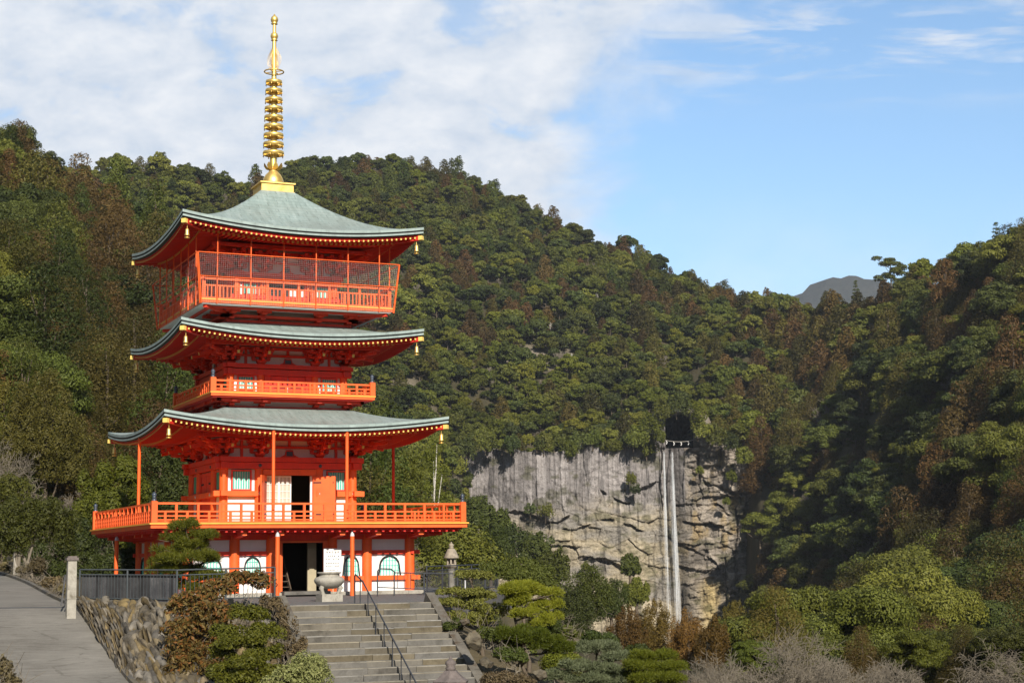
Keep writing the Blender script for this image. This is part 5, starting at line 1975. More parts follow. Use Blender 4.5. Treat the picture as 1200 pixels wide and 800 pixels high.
# drain across the road and the white line near the camera
i = int(np.argmin(np.abs(RD[:, 1] - at(85, 712, 57.2)[1])))
mb = MB()
a, b = RV[i * rl_ + 0], RV[i * rl_ + rl_ - 1]
for k in range(rl_ - 1):
    p, q = RV[i * rl_ + k], RV[i * rl_ + k + 1]
    mb.bar(p + np.array([0, 0, 0.0]), q + np.array([0, 0, 0.0]), 0.22, 0.03)
tag(mb.build('drain_grating', [IRON]), 'dark drain grating crossing the concrete road by the stone post', 'drain')
j = int(np.argmin(np.hypot(RD[:, 0] - at(110, 797, 47.5)[0], RD[:, 1] - at(110, 797, 47.5)[1])))
mb = MB()
for k in range(1, rl_ - 3):
    p, q = RV[j * rl_ + k] + np.array([0, 0, 0.008]), RV[j * rl_ + k + 1] + np.array([0, 0, 0.008])
    d = np.array([0.03, 0.07, 0.0])
    mb.add([p - d, q - d, q + d, p + d], [(0, 1, 2, 3)])
tag(mb.build('road_marking', [WHITE]), 'worn white line painted across the concrete road', kind='structure')
# kerb of the road against the wall and the planting
mb = MB()
for i in range(4, len(RD) - 1):
    p, q = RD[i], RD[i + 1]
    t = (q - p) / np.linalg.norm(q - p)
    n = np.array([t[1], -t[0], 0])
    mb.bar(p + n * 0.08 + np.array([0, 0, 0.02]), q + n * 0.08 + np.array([0, 0, 0.02]), 0.16, 0.18)
tag(mb.build('road_kerb', [CONCRETE]), 'low concrete kerb along the right edge of the road', 'kerb')

# ---- rubble retaining wall under the fence: irregular bedded stones, coping on top
wall = thing('retaining_wall', (WL[0], WL[1], -1.5), 'rough fieldstone retaining wall below the iron fence beside the road', 'stone wall')
wo_ = Vector(wall.location)
top_a, top_b, top_c = Vector(WL), Vector(WM), Vector((ST_L - 0.5, ST_Y + 0.25, ZT))
bot_a, bot_m = Vector(at(92, 712, 56.4)), Vector(at(150, 800, 48.7))
bot_b = Vector(at(215, 830, 47.0))
bot_c = Vector((ST_L - 0.4, ST_Y - 1.6, -2.6))


def wall_pt(s, t):
    """s along the wall 0..1, t from foot to top"""
    if s < 0.62:
        k = s / 0.62
        tp = top_a.lerp(top_b, k)
        kk = k
        bt = bot_a.lerp(bot_m, kk / 0.52) if kk < 0.52 else bot_m.lerp(bot_b, (kk - 0.52) / 0.48)
    else:
        k = (s - 0.62) / 0.38
        tp = top_b.lerp(top_c, k)
        bt = bot_b.lerp(bot_c, k)
    p = bt.lerp(tp, t)
    return p


def stones():
    rg = np.random.default_rng(12)
    import bmesh
    bm = bmesh.new()
    bmesh.ops.create_icosphere(bm, subdivisions=2, radius=1.0)
    bv = np.array([v.co[:] for v in bm.verts])
    bf = np.array([[v.index for v in f.verts] for f in bm.faces])
    bm.free()
    V, F = [], []
    nb = 0
    for r in range(11):
        n = 40 + r % 3
        for k in range(n):
            s = (k + 0.5 * (r % 2) + rg.uniform(-0.3, 0.3)) / n
            if not 0 <= s <= 1:
                continue
            t = (r + 0.5 + rg.uniform(-0.32, 0.32)) / 11
            p = wall_pt(s, t)
            h = (wall_pt(s, 1) - wall_pt(s, 0)).length / 9
            e1 = (wall_pt(min(1, s + 0.02), t) - wall_pt(max(0, s - 0.02), t)).normalized()
            e2 = (wall_pt(s, 1) - wall_pt(s, 0)).normalized()
            e3 = e1.cross(e2).normalized()
            a, b, c = rg.uniform(0.14, 0.34), max(0.09, h * rg.uniform(0.7, 1.35)), rg.uniform(0.16, 0.32)
            if h < 0.1:
                b = 0.08
                c = 0.12
            # facet the ball: clip by random planes
            q = bv.copy()
            for _ in range(13):
                nn = rg.normal(size=3)
                nn /= np.linalg.norm(nn)
                dd = rg.uniform(0.45, 0.78)
                m_ = q @ nn
                q = q - np.outer(np.clip(m_ - dd, 0, 9), nn)
            th = rg.uniform(-0.7, 0.7)
            x, y = q[:, 0] * a, q[:, 1] * b
            x, y = x * math.cos(th) - y * math.sin(th), x * math.sin(th) + y * math.cos(th)
            w_ = np.outer(x, e1) + np.outer(y, e2) + np.outer(q[:, 2] * c, e3) + np.array(p - wo_)
            V.append(w_)
            F.append(bf + nb)
            nb += len(bv)
    me = np_mesh('stones', np.concatenate(V), np.concatenate(F), [WALLSTONE])
    link('stones', me, wall)
    mb = MB()
    n = 24
    g = [[wall_pt(i / n, j / 6) - wo_ + Vector((0, 0.08, -0.05)) for j in range(7)] for i in range(n + 1)]
    P = [p for row in g for p in row]
    mb.add(P, [(i * 7 + j, (i + 1) * 7 + j, (i + 1) * 7 + j + 1, i * 7 + j + 1) for i in range(n) for j in range(6)])
    mb.build('mortar_bed', [m_stone("dark_joint_soil", (0.02, 0.017, 0.012), (0.06, 0.05, 0.035), 4, 0.6)], wall)
    mb = MB()
    for i in range(8):
        a, b = top_a.lerp(top_b, i / 8) - wo_, top_a.lerp(top_b, (i + 1) / 8 - 0.004) - wo_
        mb.bar(a + Vector((0, 0, -0.02)), b + Vector((0, 0, -0.02)), 0.42, 0.14)
    mb.build('coping', [CONCRETE], wall)


stones()


def rock(name, loc, size, label, seed, mat=ROCK):
    rg = np.random.default_rng(seed)
    import bmesh
    bm = bmesh.new()
    bmesh.ops.create_icosphere(bm, subdivisions=4, radius=1.0)
    q = np.array([v.co[:] for v in bm.verts])
    bf = np.array([[v.index for v in f.verts] for f in bm.faces])
    bm.free()
    for _ in range(22):
        nn = rg.normal(size=3)
        nn /= np.linalg.norm(nn)
        q = q - np.outer(np.clip(q @ nn - rg.uniform(0.42, 0.8), 0, 9), nn)
    q = q * np.array(size) * 0.62
    q += 0.22 * size[0] * (fbm(q[:, 0] * 6 + seed, q[:, 1] * 6 + q[:, 2] * 5, seed, 4)[:, None] - 0.5)
    q *= (1 - 0.16 * np.clip(1 - np.abs(fbm(q[:, 0] * 3 + seed, q[:, 1] * 3 + q[:, 2] * 4, seed + 5, 3) - 0.5) * 14, 0, 1))[:, None]
    return tag(link(name, np_mesh(name, q, bf, [mat]), None, tuple(loc)), label, 'rock')


def on_ground(u, D, dz=0.0):
    p = at(u, 655, D)
    return np.array([p[0], p[1], ground_at(p[0], p[1]) + dz])
# ------------------------------------------------------------------ vegetation
def unit(a):
    return a / np.maximum(np.linalg.norm(a, axis=-1, keepdims=True), 1e-9)


def leaf_cards(rng, cen, rad, n, size, asp=0.75, jit=0.55, lo=-0.55, shell=(0.62, 1.06), droop=0.0):
    """n leaf clumps spread over the skins of ellipsoid tufts"""
    cen, rad = np.asarray(cen, float), np.asarray(rad, float)
    wgt = (rad[:, 0] * rad[:, 1]) ** 0.9 + 1e-6
    k = rng.choice(len(cen), n, p=wgt / wgt.sum())
    d = unit(rng.normal(size=(n, 3)))
    low = d[:, 2] < lo
    d[low, 2] *= -1
    s = rng.uniform(shell[0] ** 2, shell[1] ** 2, n) ** 0.5
    p = cen[k] + rad[k] * d * s[:, None]
    nn = unit(unit(d / rad[k]) + jit * rng.normal(size=(n, 3)))
    t = rng.normal(size=(n, 3))
    t[:, 2] -= droop
    t = unit(t - nn * (t * nn).sum(1, keepdims=True))
    b = np.cross(nn, t)
    sz = (size * rng.uniform(0.55, 1.35, n))[:, None]
    w = sz * asp
    bend = nn * sz * 0.12
    V = np.stack([p - t * sz, p - b * w * 0.55 + bend, p + t * sz, p + b * w * 0.55 + bend], 1).reshape(-1, 3)
    F = np.arange(4 * n).reshape(n, 4)
    return V, F


def needles(rng, cen, rad, n, length, width, lo=-0.25, up=0.5):
    """needle sprays standing out of flat pads"""
    cen, rad = np.asarray(cen, float), np.asarray(rad, float)
    wgt = (rad[:, 0] * rad[:, 1])
    k = rng.choice(len(cen), n, p=wgt / wgt.sum())
    d = unit(rng.normal(size=(n, 3)))
    low = d[:, 2] < lo
    d[low, 2] *= -1
    p = cen[k] + rad[k] * d * rng.uniform(0.72, 1.03, n)[:, None]
    t = unit(unit(d / rad[k]) * 0.8 + np.array([0, 0, up]) + 0.65 * rng.normal(size=(n, 3)))
    b = unit(np.cross(t, rng.normal(size=(n, 3))))
    L = (length * rng.uniform(0.6, 1.3, n))[:, None]
    V = np.stack([p - b * width, p + b * width, p + b * width * 0.5 + t * L, p - b * width * 0.5 + t * L], 1).reshape(-1, 3)
    return V, np.arange(4 * n).reshape(n, 4)


def tubes_np(segs, n=5):
    """segs: list of (p0, p1, r0, r1) -> verts, quads"""
    if not segs:
        return np.zeros((0, 3)), np.zeros((0, 4), int)
    P0 = np.array([s[0] for s in segs], float)
    P1 = np.array([s[1] for s in segs], float)
    R0 = np.array([s[2] for s in segs], float)
    R1 = np.array([s[3] for s in segs], float)
    t = unit(P1 - P0)
    ref = np.where(np.abs(t[:, 2:3]) > 0.9, np.array([[1.0, 0, 0]]), np.array([[0, 0, 1.0]]))
    a = unit(np.cross(t, ref))
    b = np.cross(t, a)
    ang = 2 * np.pi * np.arange(n) / n
    ring = a[:, None, :] * np.cos(ang)[None, :, None] + b[:, None, :] * np.sin(ang)[None, :, None]
    V = np.concatenate([P0[:, None] + ring * R0[:, None, None], P1[:, None] + ring * R1[:, None, None]], 1)
    m = len(segs)
    base = (np.arange(m) * 2 * n)[:, None]
    k = np.arange(n)[None, :]
    F = np.stack([base + k, base + (k + 1) % n, base + n + (k + 1) % n, base + n + k], -1)
    return V.reshape(-1, 3), F.reshape(-1, 4)


def limbs(rng, h, r, puffs, trunk_r, frac=0.75, n=9):
    """trunk with a slight sway and limbs that reach into the tufts"""
    segs = []
    pts = [np.array([0.0, 0.0, -0.8])]
    sway = rng.normal(size=2) * 0.02 * h
    for i in range(1, 8):
        t = i / 7
        pts.append(np.array([sway[0] * math.sin(2.5 * t), sway[1] * math.sin(2.1 * t), h * frac * t]))
    rad = [trunk_r * (1.25 if i == 0 else 1) * (1 - 0.75 * i / 7) for i in range(8)]
    for i in range(7):
        segs.append((pts[i], pts[i + 1], rad[i], rad[i + 1]))
    sel = rng.choice(len(puffs), min(n, len(puffs)), replace=False)
    for j in sel:
        q = puffs[j]
        t = min(0.95, max(0.25, (q[2] / (h * frac)) - 0.22))
        i = min(6, int(t * 7))
        s = pts[i] + (pts[i + 1] - pts[i]) * (t * 7 - i)
        mid = (s + q) / 2 + np.array([0, 0, -0.04 * h])
        r0 = max(0.02, trunk_r * 0.38)
        segs.append((s, mid, r0, r0 * 0.7))
        segs.append((mid, q, r0 * 0.7, r0 * 0.3))
    return tubes_np(segs, 6)


def broadleaf_shape(rng, h, r, K=44, flat=0.6):
    P, R = [], []
    cz, rz = h * 0.60, h * 0.40
    for i in range(K):
        d = unit(rng.normal(size=3))
        if d[2] < -0.35:
            d[2] *= -1
        q = rng.uniform(0.5, 0.92)
        pr = r * rng.uniform(0.2, 0.38)
        P.append(np.array([d[0] * r * q, d[1] * r * q, cz + d[2] * rz * q]))
        R.append((pr, pr, pr * flat * rng.uniform(0.8, 1.2)))
    return P, R


def cedar_shape(rng, h, r, tiers=10, base=0.10, blunt=0.60):
    P, R = [], []
    for i in range(tiers):
        t = i / (tiers - 1)
        z = h * (base + (0.97 - base) * t)
        rr = r * (1 - t) ** blunt + 0.16 * r
        n = max(2, int(round(6.5 * (1 - t) + 1.6)))
        a0 = rng.uniform(0, 6.28)
        for k in range(n):
            a = a0 + 6.283 * k / n + rng.uniform(-0.35, 0.35)
            q = rr * rng.uniform(0.50, 0.80) if n > 1 else 0.05 * r
            pr = r * rng.uniform(0.36, 0.54) * (1 - 0.28 * t)
            P.append(np.array([q * math.cos(a), q * math.sin(a), z - 0.25 * q + rng.uniform(-0.03, 0.03) * h]))
            R.append((pr, pr, pr * rng.uniform(0.75, 1.15)))
    return P, R


def bare_segs(rng, h, spread=0.55, depth=5, r0=0.16, up=0.25, kids=(2, 4), weep=0.0, L0=None, twig=0.012):
    segs = []

    def grow(p, d, L, r, lev):
        n = 3
        for i in range(n):
            d2 = unit(d + rng.normal(size=3) * 0.16 + np.array([0, 0, (up if lev < 3 else up * 0.4) * 0.25 - weep * lev * 0.08]))
            q = p + d2 * L / n
            r2 = max(twig, r * 0.86)
            segs.append((p, q, r, r2))
            p, d, r = q, d2, r2
            if lev < depth and i >= (1 if lev == 0 else 0):
                for _ in range(rng.integers(1, 3) if lev > 0 else rng.integers(1, 3)):
                    sd = unit(np.cross(d, rng.normal(size=3)))
                    nd = unit(d * (1 - spread) + sd * spread + np.array([0, 0, 0.08]))
                    grow(p, nd, L * rng.uniform(0.55, 0.8), max(twig, r * 0.55), lev + 1)
        if lev < depth:
            grow(p, d, L * 0.65, max(twig, r * 0.75), lev + 1)
    grow(np.array([0, 0, -0.4]), np.array([0.0, 0, 1.0]), L0 or h * 0.36, r0, 0)
    return segs


PROTO = {}


def proto(name, kind, seed, h, r, lmat, bmat, n, size, **kw):
    rng = np.random.default_rng(seed)
    if kind == 'cedar':
        P, R = cedar_shape(rng, h, r, **kw)
        V, F = leaf_cards(rng, P, R, n, size, 0.6, 0.42, -0.7, droop=0.5)
        tv, tf = limbs(rng, h, r, P, 0.020 * h, 0.86, 10)
    elif kind == 'broad':
        P, R = broadleaf_shape(rng, h, r, **kw)
        V, F = leaf_cards(rng, P, R, n, size, 0.8, 0.36 if size < 0.3 else 0.55, -0.45)
        tv, tf = limbs(rng, h, r, P, 0.024 * h, 0.72, 14)
    elif kind == 'bare':
        segs = bare_segs(rng, h, **kw)
        V, F = tubes_np(segs[12:], 4)
        tv, tf = tubes_np(segs[:12], 6)
    PROTO[name] = dict(crown=np_mesh(name + '_crown', V, F, [lmat]), trunk=np_mesh(name + '_trunk', tv, tf, [bmat]),
                       both=np_mesh(name, np.concatenate([V, tv]), np.concatenate([F, tf + len(V)]), [lmat, bmat],
                                    np.concatenate([np.zeros(len(F), int), np.ones(len(tf), int)])), h=h, r=r)
    return name


SPEC = {  # species: (kind, leaf material, height, crown radius)
    'cedar': ('cedar', L_CEDAR, 12.0, 4.1), 'rust': ('cedar', L_RUST, 11.5, 4.2), 'olive': ('cedar', L_OLIVE, 11.5, 4.4),
    'dark': ('broad', L_DARK, 9.5, 4.4), 'mid': ('broad', L_MID, 9.5, 4.6), 'yellow': ('broad', L_YEL, 9.0, 4.2)}
VCLOSE, CLOSEP, NEARP, FARP = {}, {}, {}, {}
sd_ = 100
for sp, (kd, lm, h, r) in SPEC.items():
    CLOSEP[sp] = [proto('%s_close_%d' % (sp, i), kd, sd_ + 20 + i, h * (0.95 + 0.1 * i), r * (1.04 - 0.08 * i), lm, BARK, 30000, 0.135) for i in range(2)]
    if sp in ('mid', 'dark', 'olive'):
        VCLOSE[sp] = [proto('%s_vclose_%d' % (sp, i), kd, sd_ + 40 + i, h * (0.9 + 0.2 * i), r * (1.0 - 0.1 * i), lm, BARK, 62000, 0.088) for i in range(2)]
    NEARP[sp] = [proto('%s_near_%d' % (sp, i), kd, sd_ + i, h * (0.92 + 0.1 * i), r * (1.06 - 0.08 * i), lm, BARK, 14000, 0.21) for i in range(3)]
    FARP[sp] = [proto('%s_far_%d' % (sp, i), kd, sd_ + 50 + i, h * (0.95 + 0.1 * i), r * (1.0 - 0.07 * i), lm, BARK, 4200, 0.42,
                      **({'K': 38} if kd == 'broad' else {'tiers': 8})) for i in range(2)]
    sd_ += 7
CLOSEP['bare'] = NEARP['bare'] = [proto('bare_near_%d' % i, 'bare', 300 + i, 8.5, 4.0, BARKG, BARKG, 0, 0, depth=4, spread=0.55, r0=0.16, twig=0.02) for i in range(2)]
FARP['bare'] = [proto('bare_far_%d' % i, 'bare', 310 + i, 9.0, 4.0, BARKG, BARKG, 0, 0, depth=3, spread=0.55, r0=0.22, twig=0.07) for i in range(2)]
FARP['snag'] = [proto('snag_far_%d' % i, 'bare', 320 + i, 13.0, 1.5, BARKW, BARKW, 0, 0, depth=2, spread=0.35, r0=0.24, twig=0.06, up=1.2) for i in range(2)]


def tree(pname, loc, label, scale=1.0, rz=0.0, group=None, name='tree', cat='tree', sz=None):
    t = thing(name, loc, label, cat, group, rz)
    t.scale = (scale, scale, (sz or 1.0) * scale)
    link('trunk', PROTO[pname]['trunk'], t)
    link('crown', PROTO[pname]['crown'], t)
    return t


# ---- scatter the woods
RNG = np.random.default_rng(77)


def species_at(u, v, D, x, y, n1, n2):
    """mix of kinds by stand"""
    if D > 470:
        if u > 860 and D < 860:
            p = {'mid': .34, 'dark': .26, 'yellow': .14, 'olive': .12, 'rust': .10, 'bare': .04} if n1 < 0.58 else {'rust': .42, 'olive': .28, 'mid': .3}
        elif u > 880:
            p = {'mid': .34, 'dark': .28, 'yellow': .16, 'rust': .11, 'olive': .11}
        elif v > 330 and 430 < u < 560:
            p = {'mid': .45, 'dark': .30, 'yellow': .10, 'olive': .08, 'bare': .07}
        elif v > 395 and u > 430:
            p = {'mid': .36, 'yellow': .28, 'dark': .22, 'olive': .07, 'bare': .07}
        else:
            p = {'mid': .38, 'dark': .28, 'yellow': .10, 'rust': .07, 'olive': .05, 'cedar': .09, 'bare': .03}
        if 440 < u < 900 and v < 400 and n1 > 0.60:
            p = {'rust': .5, 'olive': .2, 'mid': .3}
        if 690 < u < 860 and 380 < v < 480 and n1 > 0.5:
            p = {'rust': .5, 'mid': .25, 'yellow': .15, 'dark': .1}
    elif u < 560:
        if v > 330:
            p = {'rust': .26, 'olive': .26, 'cedar': .28, 'dark': .10, 'mid': .10}
        else:
            p = {'mid': .36, 'dark': .30, 'cedar': .16, 'olive': .10, 'yellow': .08}
        if n1 > 0.58 and v < 400:
            p = {'rust': .4, 'olive': .3, 'cedar': .3}
    elif D < 205:
        p = {'mid': .34, 'dark': .28, 'rust': .05, 'olive': .25, 'bare': .08}
    else:
        p = {'mid': .32, 'dark': .24, 'olive': .13, 'rust': .14, 'yellow': .10, 'cedar': .04, 'bare': .03}
        if n1 > 0.64 or (u > 1120 and v < 420 and n1 > 0.42):
            p = {'rust': .60, 'olive': .22, 'cedar': .08, 'bare': .1}
        elif n1 < 0.42:
            p = {'mid': .3, 'yellow': .34, 'dark': .3, 'olive': .06}
    ks = list(p)
    ws = np.cumsum([p[k] for k in ks])
    return ks[int(min(len(ks) - 1, np.searchsorted(ws, n2 * ws[-1])))]


cand = []
D = 104.0
while D < 1120:
    # spacing grows with distance: stands farther away have wider crowns in the picture plane
    sp = 5.6 if D < 250 else (6.2 if D < 470 else 6.5)
    da = sp / D
    a = math.radians(-21.5) + RNG.uniform(0, da)
    while a < math.radians(21.5):
        cand.append((a + RNG.uniform(-0.42, 0.42) * da, D + RNG.uniform(-0.42, 0.42) * sp))
        a += da
    D += sp * (0.92 if D > 470 else 1.0)
cand = np.array(cand)
gz = ground_z(cand[:, 0], cand[:, 1])
gx, gy = pos_of(cand[:, 0], cand[:, 1])
cu, cvv = proj(np.stack([gx, gy, gz + 6], 1))
n1 = fbm(gx / 45, gy / 45, 201, 3)
slope = (ground_z(cand[:, 0], cand[:, 1] + 4) - gz) / 4
recs = []
scree = np.exp(-(((cu - 625) / 50) ** 2 + ((cvv - 416) / 15) ** 2)) + 0.45 * np.exp(-(((cu - 475) / 50) ** 2 + ((cvv - 505) / 65) ** 2))
for i in range(len(cand)):
    u, v, D = cu[i], cvv[i], cand[i, 1]
    if u < -60 or u > 1260:
        continue
    if slope[i] > 4.0 or (D > 470 and scree[i] > 0.42 + 0.5 * RNG.random()):
        continue
    if (575 if D > 600 else 545) < u < 885 and D > 440 and D < 696:
        continue                                     # cliff foot and cliff face
    if 778 < u < 814 and 684 < D < 742:
        continue                                     # gorge
    if D < 125 and u < 620:
        continue                                     # pagoda grounds, planted one by one
    if D < 140 and -60 < u < 330:
        continue
    if 600 < u and D < 128:
        continue
    if 560 < u < 870 and D < 330 and RNG.random() < 0.4:
        continue
    q = RNG.random()
    s = species_at(u, v, D, gx[i], gy[i], n1[i], q)
    near = D < (700 if u > 860 else 470)
    if u > 860 and 240 < D < 920 and RNG.random() < 0.30:
        continue
    far_small = 0.80 if D > 640 else 1.0
    pool = VCLOSE[s] if (D < 215 and s in VCLOSE) else (CLOSEP if D < (430 if u > 800 else 320) else NEARP if near else FARP).get(s) or FARP[s]
    pn = pool[RNG.integers(len(pool))]
    sc = (0.52 + 0.98 * RNG.random() ** 1.7) * 1.06 * (1.30 if near else 1.28 * far_small) * (1.18 if u > 860 and 240 < D < 920 else 0.84 if u < 330 and near else 1.0)
    if D < 345 and 540 < u < 885:
        hh = PROTO[pn]['h'] * 1.1
        zmax = at(u, 752, D)[2]
        sc = min(sc, (zmax - gz[i] + 1.5) / hh)
        if sc < 0.4:
            continue
    if D < 300 and u > 560:
        sc *= 0.66 + 0.34 * min(1, D / 300)
    recs.append([gx[i], gy[i], gz[i] - 0.8 - 1.5 * sc, s, pn, sc, RNG.uniform(0, 6.283), u, D, RNG.uniform(0.85, 1.2)])

# which trees show, and how large: front-to-back sweep of the tree line in each picture column
order = sorted(range(len(recs)), key=lambda i: recs[i][8])
hor = np.full(1400, 830.0)
vis = np.zeros(len(recs))
for i in order:
    x, y, z, s, pn, sc, rz, u, D, sz = recs[i]
    h, r = PROTO[pn]['h'] * sc * sz, PROTO[pn]['r'] * sc
    px = FPX / D
    uu, vt = proj((x, y, z + h))
    a, b = int(max(0, uu + 100 - r * px * 0.8)), int(min(1399, uu + 100 + r * px * 0.8))
    if b <= a or uu < -8 or uu > 1208:
        continue
    seg = hor[a:b]
    vtop = np.maximum(vt, 0)
    show = np.clip(seg - vtop, 0, h * px).mean()
    if 215 < uu < 500 and 300 < vt:
        show *= 0.05
    elif 165 < uu < 525 and 480 < vt:
        show *= 0.1
    vis[i] = show * 2 * r * px
    hor[a:b] = np.minimum(seg, vt + 0.25 * h * px)
top = [i for i in np.argsort(-vis) if vis[i] > 0][:300]
tops = set(int(i) for i in top)
print('forest trees', len(recs), 'individuals', len(tops))
PHR = {'cedar': 'dark green tapering cedar', 'rust': 'rust brown winter cedar', 'olive': 'olive brown ragged cedar',
       'dark': 'dark green rounded broadleaf tree', 'mid': 'dull green clumped broadleaf tree', 'yellow': 'bright yellow green broadleaf tree',
       'bare': 'leafless grey fan shaped tree'}


def place_of(u, v, D):
    if u < 560:
        if D > 470:
            return 'on the far slope behind the pagoda', 'trees on the slope behind the pagoda'
        return ('high on the wooded hill left of the pagoda' if v < 330 else 'low on the wooded hill left of the pagoda'), 'trees of the hill on the left'
    if D > 470:
        return ('on the ridge above the waterfall cliff' if v < 400 else 'at the rim of the waterfall cliff'), 'trees above the cliff'
    if v > 640:
        return 'at the foot of the hill right of the waterfall', 'trees of the hill on the right'
    if v > 460:
        return 'halfway up the hill right of the waterfall', 'trees of the hill on the right'
    return 'near the top of the hill right of the waterfall', 'trees of the hill on the right'


for i in top:
    x, y, z, s, pn, sc, rz, u, D, sz = recs[i]
    uu, vv = proj((x, y, z + 6))
    pl, gp = place_of(uu, vv, D)
    kd = {'cedar': 'cedar_tree', 'rust': 'cedar_tree', 'olive': 'cedar_tree', 'bare': 'bare_tree'}.get(s, 'broadleaf_tree')
    tree(pn, (x, y, z), PHR[s] + ' ' + pl, sc, rz, PHR[s] + ' ' + pl, kd, 'tree', sz)
rest = [r for i, r in enumerate(recs) if i not in tops]

# the remaining woods read as one mass: one object whose trees are set out by geometry nodes
pcol = bpy.data.collections.new('forest_kinds')
pnames = sorted(PROTO)
for k, pn in enumerate(pnames):
    o = bpy.data.objects.new('forest_kind_%03d' % k, PROTO[pn]['both'])
    pcol.objects.link(o)
pidx = {pn: k for k, pn in enumerate(pnames)}
fm = bpy.data.meshes.new('forest')
fm.vertices.add(len(rest))
fm.vertices.foreach_set('co', np.array([[r[0], r[1], r[2]] for r in rest], np.float32).ravel())
a_ = fm.attributes.new('kind_index', 'INT', 'POINT')
a_.data.foreach_set('value', np.array([pidx[r[4]] for r in rest], np.int32))
a_ = fm.attributes.new('turn', 'FLOAT_VECTOR', 'POINT')
a_.data.foreach_set('vector', np.array([[0, 0, r[6]] for r in rest], np.float32).ravel())
a_ = fm.attributes.new('size', 'FLOAT_VECTOR', 'POINT')
a_.data.foreach_set('vector', np.array([[r[5], r[5], r[5] * r[9]] for r in rest], np.float32).ravel())
fo = link('forest', fm)
tag(fo, 'dense mixed evergreen forest covering the hills and the ridge above the cliff', 'forest', None, 'stuff')
ng = bpy.data.node_groups.new('set_out_trees', 'GeometryNodeTree')
ng.interface.new_socket('Geometry', in_out='INPUT', socket_type='NodeSocketGeometry')
ng.interface.new_socket('Geometry', in_out='OUTPUT', socket_type='NodeSocketGeometry')
gi, go = ng.nodes.new('NodeGroupInput'), ng.nodes.new('NodeGroupOutput')
ci = ng.nodes.new('GeometryNodeCollectionInfo')
ci.inputs['Collection'].default_value = pcol
ci.inputs['Separate Children'].default_value = True
ci.inputs['Reset Children'].default_value = True
ip = ng.nodes.new('GeometryNodeInstanceOnPoints')
ip.inputs['Pick Instance'].default_value = True


def named(n, t):
    nd = ng.nodes.new('GeometryNodeInputNamedAttribute')
    nd.data_type = t
    nd.inputs['Name'].default_value = n
    return nd.outputs['Attribute']


er = ng.nodes.new('FunctionNodeEulerToRotation')
ng.links.new(named('turn', 'FLOAT_VECTOR'), er.inputs[0])
ng.links.new(gi.outputs[0], ip.inputs['Points'])
ng.links.new(ci.outputs[0], ip.inputs['Instance'])
ng.links.new(named('kind_index', 'INT'), ip.inputs['Instance Index'])
ng.links.new(er.outputs[0], ip.inputs['Rotation'])
ng.links.new(named('size', 'FLOAT_VECTOR'), ip.inputs['Scale'])
ng.links.new(ip.outputs[0], go.inputs[0])
md = fo.modifiers.new('set_out_trees', 'NODES')
md.node_group = ng

# ---- bleached dead trunks on the slope above the cliff, one by one
for k, (u, v, D, s) in enumerate([(601, 385, 800, 0.8), (646, 390, 800, 1.0), (632, 380, 805, 0.8), (668, 432, 760, 1.25), (700, 350, 850, 0.95), (612, 385, 798, 0.7), (655, 395, 790, 0.7), (626, 425, 755, 0.7)]):
    az_ = math.atan((u - 600) / FPX)
    # slide along the bearing until the slope meets the sight line
    Ds = np.linspace(700, 1040, 300)
    zs = ground_z(np.full(300, az_), Ds)
    px_, py_ = pos_of(np.full(300, az_), Ds)
    _, vv = proj(np.stack([px_, py_, zs], 1))
    j = int(np.argmin(np.abs(vv - v - 6)))
    tree(FARP['snag'][k % 2], (px_[j], py_[j], zs[j] - 1), 'bleached dead trunk standing on the slope above the cliff', s, k * 1.3, 'bleached dead trunks above the cliff', 'dead_tree', 'dead tree')

# ---- two tall trees that stand clear on the right-hand skyline
for (u, v, D, sp, s, lab) in [(1046, 331, 770, 'cedar', 1.45, 'broad flat topped pine standing clear on the skyline of the right hill'),
                              (1003, 342, 825, 'cedar', 1.0, 'small pointed fir on the skyline beside the flat topped pine'),
                              (1168, 282, 636, 'cedar', 1.05, 'tall dark fir against the sky at the upper right'),
                              (12, 200, 430, 'cedar', 0.7, 'tall fir on the left crest against the clouds')]:
    az_ = math.atan((u - 600) / FPX)
    p = at(u, v, D)
    nm = 'skyline_%d' % u
    rngk = np.random.default_rng(u)
    if u == 1046:
        P = [np.array([rngk.uniform(-5.5, 5.5), rngk.uniform(-3, 3), 7 + k * 0.75]) for k in range(10) for _q in range(2)]
        R = [(rngk.uniform(1.4, 2.6), 1.7, 0.75) for _ in P]
        V, F = leaf_cards(rngk, P, R, 6000, 0.36, 0.6, 0.5, -0.6)
        tv, tf = limbs(rngk, 15, 5, P, 0.30, 0.9, 10)
    else:
        P, R = cedar_shape(rngk, 15, 3.0, tiers=10, base=0.1, blunt=1.0)
        R = [(a * 0.8, b * 0.8, c * 0.45) for a, b, c in R]
        V, F = leaf_cards(rngk, P, R, 2600, 0.42, 0.5, 0.6, -0.7, droop=0.5)
        tv, tf = limbs(rngk, 15, 3.4, P, 0.28, 0.97, 10)
    PROTO[nm] = dict(crown=np_mesh('crown', V, F, [L_DARK if u != 1046 else L_MID]), trunk=np_mesh('trunk', tv, tf, [BARKG]))
    zb = float(ground_z(az_, D)[0])
    tree(nm, (p[0], p[1], max(zb, p[2] - 9)), lab, s, 0.3, None, 'pine_tree')


# ------------------------------------------------------------------ planting round the pagoda
def own_tree(name, loc, label, V, F, lm, tv, tf, bm, cat='tree', group=None, extra=None):
    t = thing(name, loc, label, cat, group)
    if len(tv):
        link('trunk', np_mesh('trunk', tv, tf, [bm], smooth=False), t)
    link('crown', np_mesh('crown', V, F, [lm] if not isinstance(lm, list) else lm), t)
    return t


